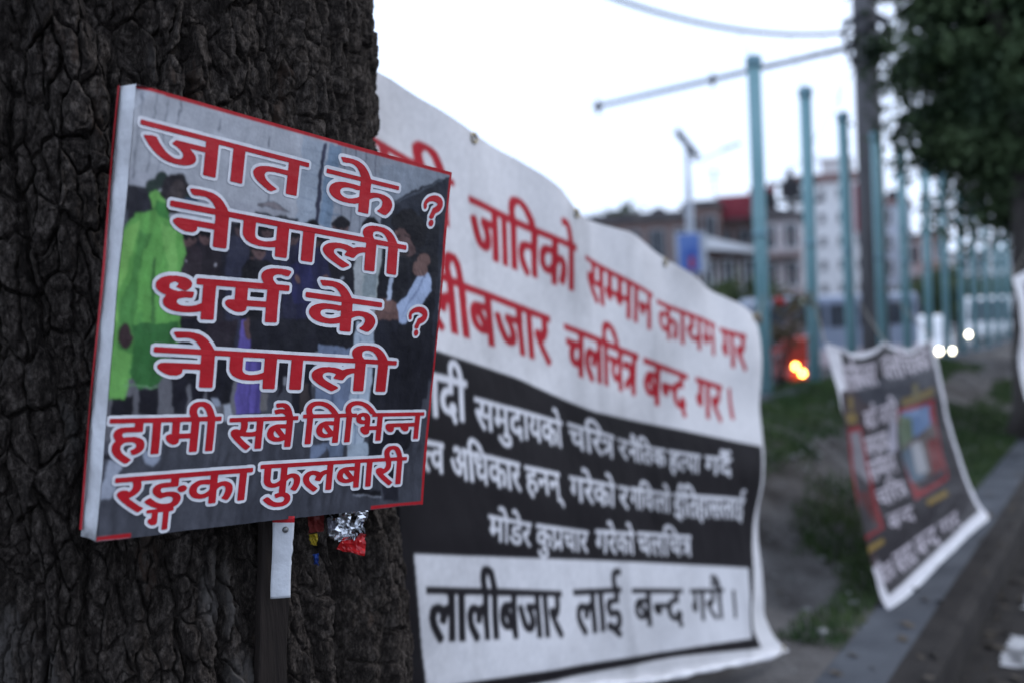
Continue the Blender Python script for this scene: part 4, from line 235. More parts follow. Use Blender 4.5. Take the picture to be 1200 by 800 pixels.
BANNER_RED = [
[344,241,-6,-1,-3,0,-4,2,-4,3,-1,2,-1,4,0,5,2,11,0,1,-152,-50,-1,1,-1,7,1,2,1,1,51,16,1,1,0,1,0,7,0,1,-4,-2,-20,-6,-6,-1,-6,0,-6,2,-3,3,-2,4,0,2,0,7,1,5,2,4,3,4,6,6,5,4,7,3,11,4,5,1,7,0,0,1,0,14,1,1,1,1,15,5,1,-1,0,-1,0,-62,1,-1,15,5,1,1,0,1,0,62,0,2,2,1,14,4,1,0,1,-1,0,-63,1,0,42,14,1,1,0,6,0,1,-9,-2,-9,0,-8,1,-5,4,-1,3,-1,5,0,4,1,8,2,3,2,4,2,3,6,5,5,4,9,5,13,5,7,13,1,3,2,2,6,2,8,-1,1,-1,0,-2,-7,-9,-1,-4,0,-1,2,-1,2,-1,1,-3,0,-5,-2,-4,-3,-4,-3,-2,-4,-2,-6,-2,-3,0,-4,0,-2,2,0,2,-1,3,0,1,-1,0,-4,-1,-5,-5,-4,-4,-2,-4,-1,-4,1,-3,2,-3,2,-2,5,-1,5,1,5,1,12,4,1,0,1,-1,0,-17,1,-1,22,7,1,1,0,1,0,63,1,1,1,1,15,4,1,0,0,-1,0,-63,1,0,11,3,1,0,1,-1,0,-8,-2,-1,-13,-5,-5,-15,-4,-8,-3,-6,-5,-6,-5,-3,-7,-4],[348,254,2,0,2,1,2,2,3,3,2,4,3,7,3,8,-1,1,-17,-6,-1,-1,-2,-6,-1,-6,0,-3,1,-2,2,-2],[214,261,1,0,12,5,0,2,0,11,-1,0,-1,-1,-11,-16],[199,263,1,-1,1,1,11,16,1,2,0,1,-3,0,-4,-2,-3,-2,-3,-4,-2,-3,0,-3,0,-3],[536,305,-4,0,-5,1,-4,3,-2,3,-1,2,-1,6,0,9,1,7,-1,0,-92,-24,-3,0,0,9,2,2,48,13,1,1,0,1,0,9,0,2,-22,-6,-1,0,-1,1,-2,7,0,1,4,7,3,6,1,4,1,4,0,3,-1,2,-1,3,-1,0,-2,-3,-4,-9,-3,-9,-5,-17,-1,-1,-6,-2,-7,2,0,3,6,21,4,11,2,4,5,7,4,3,5,3,7,2,4,0,4,-2,3,-2,1,-3,1,-7,0,-5,-1,-7,-3,-10,1,0,5,1,0,1,0,1,0,46,1,1,2,1,10,3,2,-1,1,-1,0,-70,0,-1,7,2,1,1,0,1,0,70,1,1,1,1,11,3,1,0,1,-1,0,-1,0,-69,1,-2,5,2,1,1,1,1,0,70,2,2,12,3,1,0,1,-1,0,-71,1,0,33,9,1,0,0,1,0,16,-1,0,-12,-3,-4,0,-5,0,-5,3,-2,3,-2,5,-1,5,1,9,1,6,4,10,9,14,2,2,6,2,2,-1,3,-4,0,-2,-6,-12,-4,-8,-2,-6,0,-7,1,-3,4,-2,4,0,6,2,1,2,0,40,2,2,12,3,1,0,0,-2,1,-70,1,-1,30,8,1,1,1,1,0,7,-1,1,-13,-3,-3,0,-5,2,-4,3,-2,4,-1,7,0,8,0,5,2,5,2,4,2,3,3,4,7,4,8,2,4,0,1,14,0,2,2,1,12,3,1,0,0,-2,0,-32,2,-3,3,-3,1,0,2,4,0,3,0,5,-2,11,-3,7,1,1,5,6,2,1,5,2,2,-1,4,-10,2,-10,0,-10,-1,-4,-2,-7,-2,-3,-3,-4,-5,-3,-10,-3,-1,-17,2,-1,25,7,1,2,0,70,1,2,1,1,11,2,2,0,0,-2,0,-70,1,0,7,1,1,0,0,-10,-1,-2,-8,-2,-1,-1,-5,-21,-3,-8,-4,-6,-3,-3,-4,-3,-8,-2,-7,0,-1,0,0,1,1,9,1,2,2,1,5,1,2,0,2,1,1,2,3,8,3,12,0,2,0,1,-78,-21,-2,-1,-4,-11,-4,-7,-8,-11,-4,-5,-7,-6,-6,-4,-5,-2],[542,319,3,0,3,3,3,2,4,4,6,9,6,10,0,2,-30,-8,-2,-4,-1,-6,1,-6,1,-3,2,-2],[614,396,7,3,1,13,-1,2,-4,3,-2,2,-2,0,-2,-1,-1,-3,-2,-4,0,-6,0,-4,2,-2,2,-2],[717,398,-1,1,0,7,1,1,1,1,15,5,1,2,1,6,0,7,-1,3,-1,0,-2,-1,-5,-2,-4,0,-1,2,-1,3,0,5,1,4,2,5,8,18,7,11,5,9,3,3,4,1,1,0,4,-4,1,-2,-1,-1,-12,-21,-4,-9,7,4,13,4,0,2,1,28,0,2,2,0,9,4,2,-1,1,-65,0,-1,1,0,8,3,1,1,0,24,-1,1,-3,-1,-2,1,-1,1,0,3,0,5,2,4,1,2,3,6,5,4,6,2,3,-1,1,-1,1,-8,7,2,2,2,3,7,3,4,3,3,7,3,2,0,1,-2,1,-2,0,-5,1,-1,10,3,1,2,0,28,1,2,1,1,10,3,2,-1,0,-64,0,-2,6,2,2,1,0,66,1,2,10,4,2,0,1,-1,0,-66,1,0,31,11,1,1,0,2,0,16,-1,1,-23,-8,-3,0,-2,1,-1,3,0,2,1,4,3,8,4,6,2,2,7,3,3,-1,1,-2,1,-8,0,-1,7,3,1,2,0,34,2,2,11,3,1,0,0,-1,0,-65,1,-1,7,2,1,-1,0,-7,-1,-1,-1,-1],[748,420,10,3,1,1,0,22,0,1,-6,0,-4,-2,-2,-1,2,-9,0,-10],[799,438,13,5,2,1,0,23,0,2,-14,-5,-1,-1,-1,-24],[829,449,9,3,1,1,1,23,-1,2,-9,-3,-2,-1,0,-24],[948,487,-1,1,0,7,0,1,1,1,38,11,1,0,0,8,0,1,-18,-5,-6,0,-6,3,-2,2,-2,3,-1,4,0,6,1,6,1,4,4,6,5,5,8,4,9,2,7,0,0,1,0,13,1,2,1,0,12,4,2,-1,0,-1,1,-28,3,-4,3,-2,3,1,2,2,1,4,0,4,0,4,-1,4,-2,4,-3,4,1,2,7,7,6,1,2,0,2,-3,3,-7,1,-7,0,-9,0,-4,-2,-5,-3,-3,-1,-2,-6,-5,-3,-1,-8,-2,-5,-1,-1,-1,0,-14,1,-1,1,0,33,9,2,1,0,62,0,1,1,1,13,4,1,0,1,-1,0,-62,0,-1,1,0,15,4,1,2,2,5,1,2,0,4,-1,3,-3,2,-4,1,-3,0,-1,0,-1,1,0,3,2,7,3,8,4,5,2,2,3,3,5,3,3,2,11,3,7,0,1,0,0,15,0,2,1,0,12,4,2,0,0,-1,0,-62,1,-1,1,0,14,4,1,1,0,23,-1,1,-5,0,-2,0,-1,2,0,4,0,3,2,3,3,5,3,3,4,3,8,2,3,0,1,-1,1,-4,0,-4,1,-1,16,5,0,1,0,25,0,2,2,2,13,3,1,-1,0,-1,0,-62,1,0,9,2,1,0,1,-1,-1,-8,0,-1,-1,-1],[1090,536,13,3,1,1,0,1,0,29,-2,2,-4,2,-4,1,-3,0,-3,-2,-3,-2,-3,-4,-1,-4,0,-1,5,-2,2,-1,3,-5,1,-4,0,-4,0,-4,-2,-5],[1153,553,15,4,1,1,0,22,0,2,-15,-4,-2,-1,0,-22],[976,524,3,1,8,3,0,2,0,9,0,1,-1,2,-3,2,-3,1,-5,0,-3,-2,-3,-3,-1,-4,0,-4,0,-3,2,-3,3,-1],
[1216,562,-1,1,-1,1,1,9,2,2,10,2,1,1,0,22,-1,1,-4,0,-3,1,-1,2,-1,5,1,4,3,7,4,6,4,4,10,2,3,-1,1,-2,1,-3,0,-44,1,0,9,2,1,1,0,72,0,2,1,1,1,1,13,3,2,0,1,-1,0,-73,0,-1,1,0,24,5,1,2,2,5,0,7,-2,5,-1,2,-1,0,-5,-3,-6,-1,-4,0,-2,1,-1,1,-1,3,0,5,1,3,2,7,8,13,12,18,9,13,2,1,5,1,2,-1,5,-5,0,-1,-1,-1,-10,-14,-9,-14,-3,-5,10,-6,4,-5,2,-4,1,-4,0,-13,-1,-4,1,-1,7,2,2,-1,0,-9,-1,-2,-2,-1],[380,397,-4,0,-5,2,-2,2,-2,5,-1,8,0,6,2,8,0,1,-136,-40,-2,-1,0,2,0,8,0,1,1,1,47,14,1,1,0,1,0,11,0,2,-6,0,-5,1,-7,-6,-6,-2,-8,-2,-7,2,-3,2,-2,4,-1,4,0,9,2,10,4,8,3,6,10,16,3,2,5,2,2,0,4,-5,1,-1,-1,-2,-11,-18,-3,-6,-2,-4,-1,-6,1,-4,1,-3,2,-1,3,2,2,3,-2,8,0,2,2,2,6,5,6,2,2,-1,3,-10,2,-2,1,-1,1,43,1,1,1,1,11,3,2,0,0,-2,0,-70,1,-1,1,0,7,2,1,1,0,71,0,2,2,1,12,4,2,-1,0,-71,0,-1,1,0,47,14,1,0,1,1,0,13,-1,1,-3,-1,-7,2,-8,-6,-5,-3,-8,-1,-4,0,-5,2,-2,4,-1,2,-1,5,0,7,1,9,2,4,4,8,4,7,9,13,2,2,5,2,1,-1,5,-3,0,-2,-1,-3,-10,-15,-5,-11,-1,-5,0,-6,2,-3,1,-1,1,0,4,3,1,2,-2,8,0,2,1,2,7,4,5,2,2,0,4,-11,2,-2,1,0,0,42,1,2,2,0,11,4,2,-1,0,-2,0,-69,1,-1,1,0,6,2,1,1,0,71,1,1,1,2,13,3,1,-1,1,-70,0,-2,1,1,36,10,2,1,0,8,-1,1,-16,-4,-7,0,-4,2,-4,4,-2,5,0,3,0,10,1,6,3,6,3,5,4,3,7,5,10,3,5,0,1,0,0,15,1,2,2,1,11,3,2,-1,0,-70,0,-1,1,-1,55,17,1,1,0,9,-1,2,-23,-7,-2,0,-1,1,-2,5,0,3,6,10,2,5,1,5,0,6,-1,2,-1,1,-1,0,-1,-2,-5,-8,-5,-12,-4,-16,-1,-1,-1,-1,-7,-2,-5,1,-1,1,0,1,2,9,4,14,7,14,2,5,4,4,5,4,3,2,8,2,4,0,3,0,5,-4,2,-5,1,-4,0,-5,-2,-8,-4,-10,2,0,6,2,1,3,0,45,1,1,2,2,11,3,1,-1,1,-71,1,-1,8,3,0,2,0,70,2,2,11,3,2,0,1,-1,0,-71,1,0,23,6,1,3,0,5,0,7,-1,4,-2,1,-4,-3,-7,-2,-4,1,-1,1,-1,3,0,5,0,3,4,9,6,11,4,7,15,23,2,2,5,1,2,-1,4,-4,0,-1,0,-2,-7,-9,-8,-13,-6,-10,1,-1,4,-2,4,-2,3,-5,2,-4,2,-6,0,-8,-1,-7,7,2,2,-1,0,-9,0,-1,-1,-1,-203,-61,-1,-2,-4,-17,-1,-6,-2,-4,-4,-6,-5,-6,-5,-2],[385,412,1,-1,1,1,2,2,1,3,3,7,2,12,0,1,-9,-2,-2,-2,-2,-10,0,-4,1,-4],[446,487,1,0,5,3,0,10,-1,0,-1,-3,-4,-9],[433,494,1,0,1,1,6,13,0,2,-2,-1,-3,-4,-2,-5,-1,-3],[777,523,-5,0,-3,0,-2,2,-3,3,-2,4,-1,6,0,9,1,6,-1,1,-109,-35,-2,0,0,1,0,8,0,1,1,1,35,12,1,1,0,10,-1,1,-31,-10,-2,1,0,8,0,2,1,1,9,3,0,2,-2,4,0,11,2,8,3,5,4,5,5,3,12,4,0,1,0,13,1,2,12,4,1,0,1,-1,0,-1,0,-71,2,0,37,12,1,1,0,2,0,11,-1,1,-2,-1,-5,2,-6,-5,-4,-2,-5,-2,-4,0,-5,2,-3,3,-2,6,0,7,0,7,1,5,4,11,9,16,4,6,5,2,3,-1,2,-3,1,-3,-8,-15,-4,-7,-2,-9,-1,-4,1,-4,2,-4,1,1,2,2,1,2,-2,8,0,2,3,3,5,4,4,1,2,0,2,-9,1,-2,1,0,0,39,2,2,12,4,1,0,0,-2,0,-70,1,-1,5,1,0,1,1,2,0,70,1,2,12,4,1,0,0,-2,1,-71,1,0,34,11,1,1,0,1,0,9,0,1,-33,-10,-2,1,0,9,2,2,8,3,0,1,-1,8,0,9,3,8,3,6,3,3,5,3,8,3,3,0,1,2,0,14,2,1,11,4,1,-1,1,-1,0,-71,2,0,27,8,1,1,0,1,0,13,-8,-6,-9,-3,-7,0,-3,1,-2,2,2,9,1,2,1,1,6,1,4,-1,3,0,3,5,3,8,0,1,-18,13,0,2,3,9,2,2,5,1,2,0,10,-8,1,-1,1,21,3,2,9,3,2,0,1,-2,0,-70,0,-1,6,2,1,-1,1,-2,-1,-8,-2,-2,-59,-19,-1,-1,-3,-8,-6,-14,-8,-13,-7,-6,-6,-4,-4,-3],[782,537,2,1,2,1,4,3,3,5,6,10,5,8,0,3,-27,-9,-1,-2,-1,-5,0,-7,1,-3,2,-3,2,-1],[683,566,3,1,1,1,0,12,-1,2,-3,3,-3,1,-2,-3,-2,-4,0,-4,0,-3,1,-3,2,-2,2,-1],[810,608,4,0,1,2,0,11,-3,5,-3,1,-1,1,-2,-2,-2,-4,-1,-4,0,-3,2,-5,3,-2],[899,601,-1,1,0,2,0,8,1,2,41,13,2,1,0,8,-1,1,-18,-5,-3,-1,-8,2,-4,3,-3,4,-1,3,-1,4,0,9,1,5,3,7,5,7,5,5,7,3,10,4,7,0,1,1,0,15,0,2,1,1,14,4,2,0,1,-1,0,-73,0,-2,71,22,1,1,0,1,1,8,-1,1,-7,-1,-6,0,-6,2,-4,4,-36,-11,-5,-1,-2,2,-1,2,0,6,1,4,3,6,3,5,3,3,2,2,9,3,3,0,2,-3,1,-9,0,-1,13,4,0,1,0,7,1,4,2,7,4,7,3,4,5,4,5,4,4,2,9,3,7,18,2,2,7,2,8,-2,0,-1,-6,-12,-1,-4,0,-1,4,-3,1,-5,-1,-6,-1,-3,-2,-3,-3,-4,-4,-1,-7,-3,-3,0,-2,1,-2,2,-1,2,0,5,-1,1,-1,-1,-4,-3,-3,-5,-2,-6,-1,-5,2,-6,2,-3,3,-1,5,0,5,0,9,3,2,0,0,-22,1,0,14,4,2,0,1,-1,0,-8,-1,-2,-1,-1],[934,648,2,1,6,3,0,11,-2,-1,-4,-8,-2,-4],[921,655,2,2,7,13,0,2,-1,0,-2,-1,-2,-2,-3,-3,-1,-3,-1,-6],[1099,664,-1,1,-1,1,1,9,2,2,11,3,1,1,0,22,-1,1,-5,-1,-2,2,-2,2,0,5,1,5,3,6,3,3,3,4,2,2,10,3,3,-1,1,-1,1,-3,0,-44,1,0,10,3,1,1,0,71,1,2,0,1,2,1,13,4,1,0,1,-1,0,-72,0,-1,1,0,26,7,2,1,1,4,1,4,0,4,-2,7,-2,1,-3,-2,-3,-2,-7,-2,-4,1,-3,2,-1,2,0,4,1,4,3,7,7,12,9,14,14,19,2,2,5,1,2,-1,5,-5,0,-2,-9,-11,-9,-13,-4,-7,-2,-3,1,0,10,-5,4,-5,3,-7,0,-13,-1,-4,1,-1,8,3,2,-1,0,-9,-1,-2,-2,-1],
[1243,708,17,78,16,2,-18,-79],]
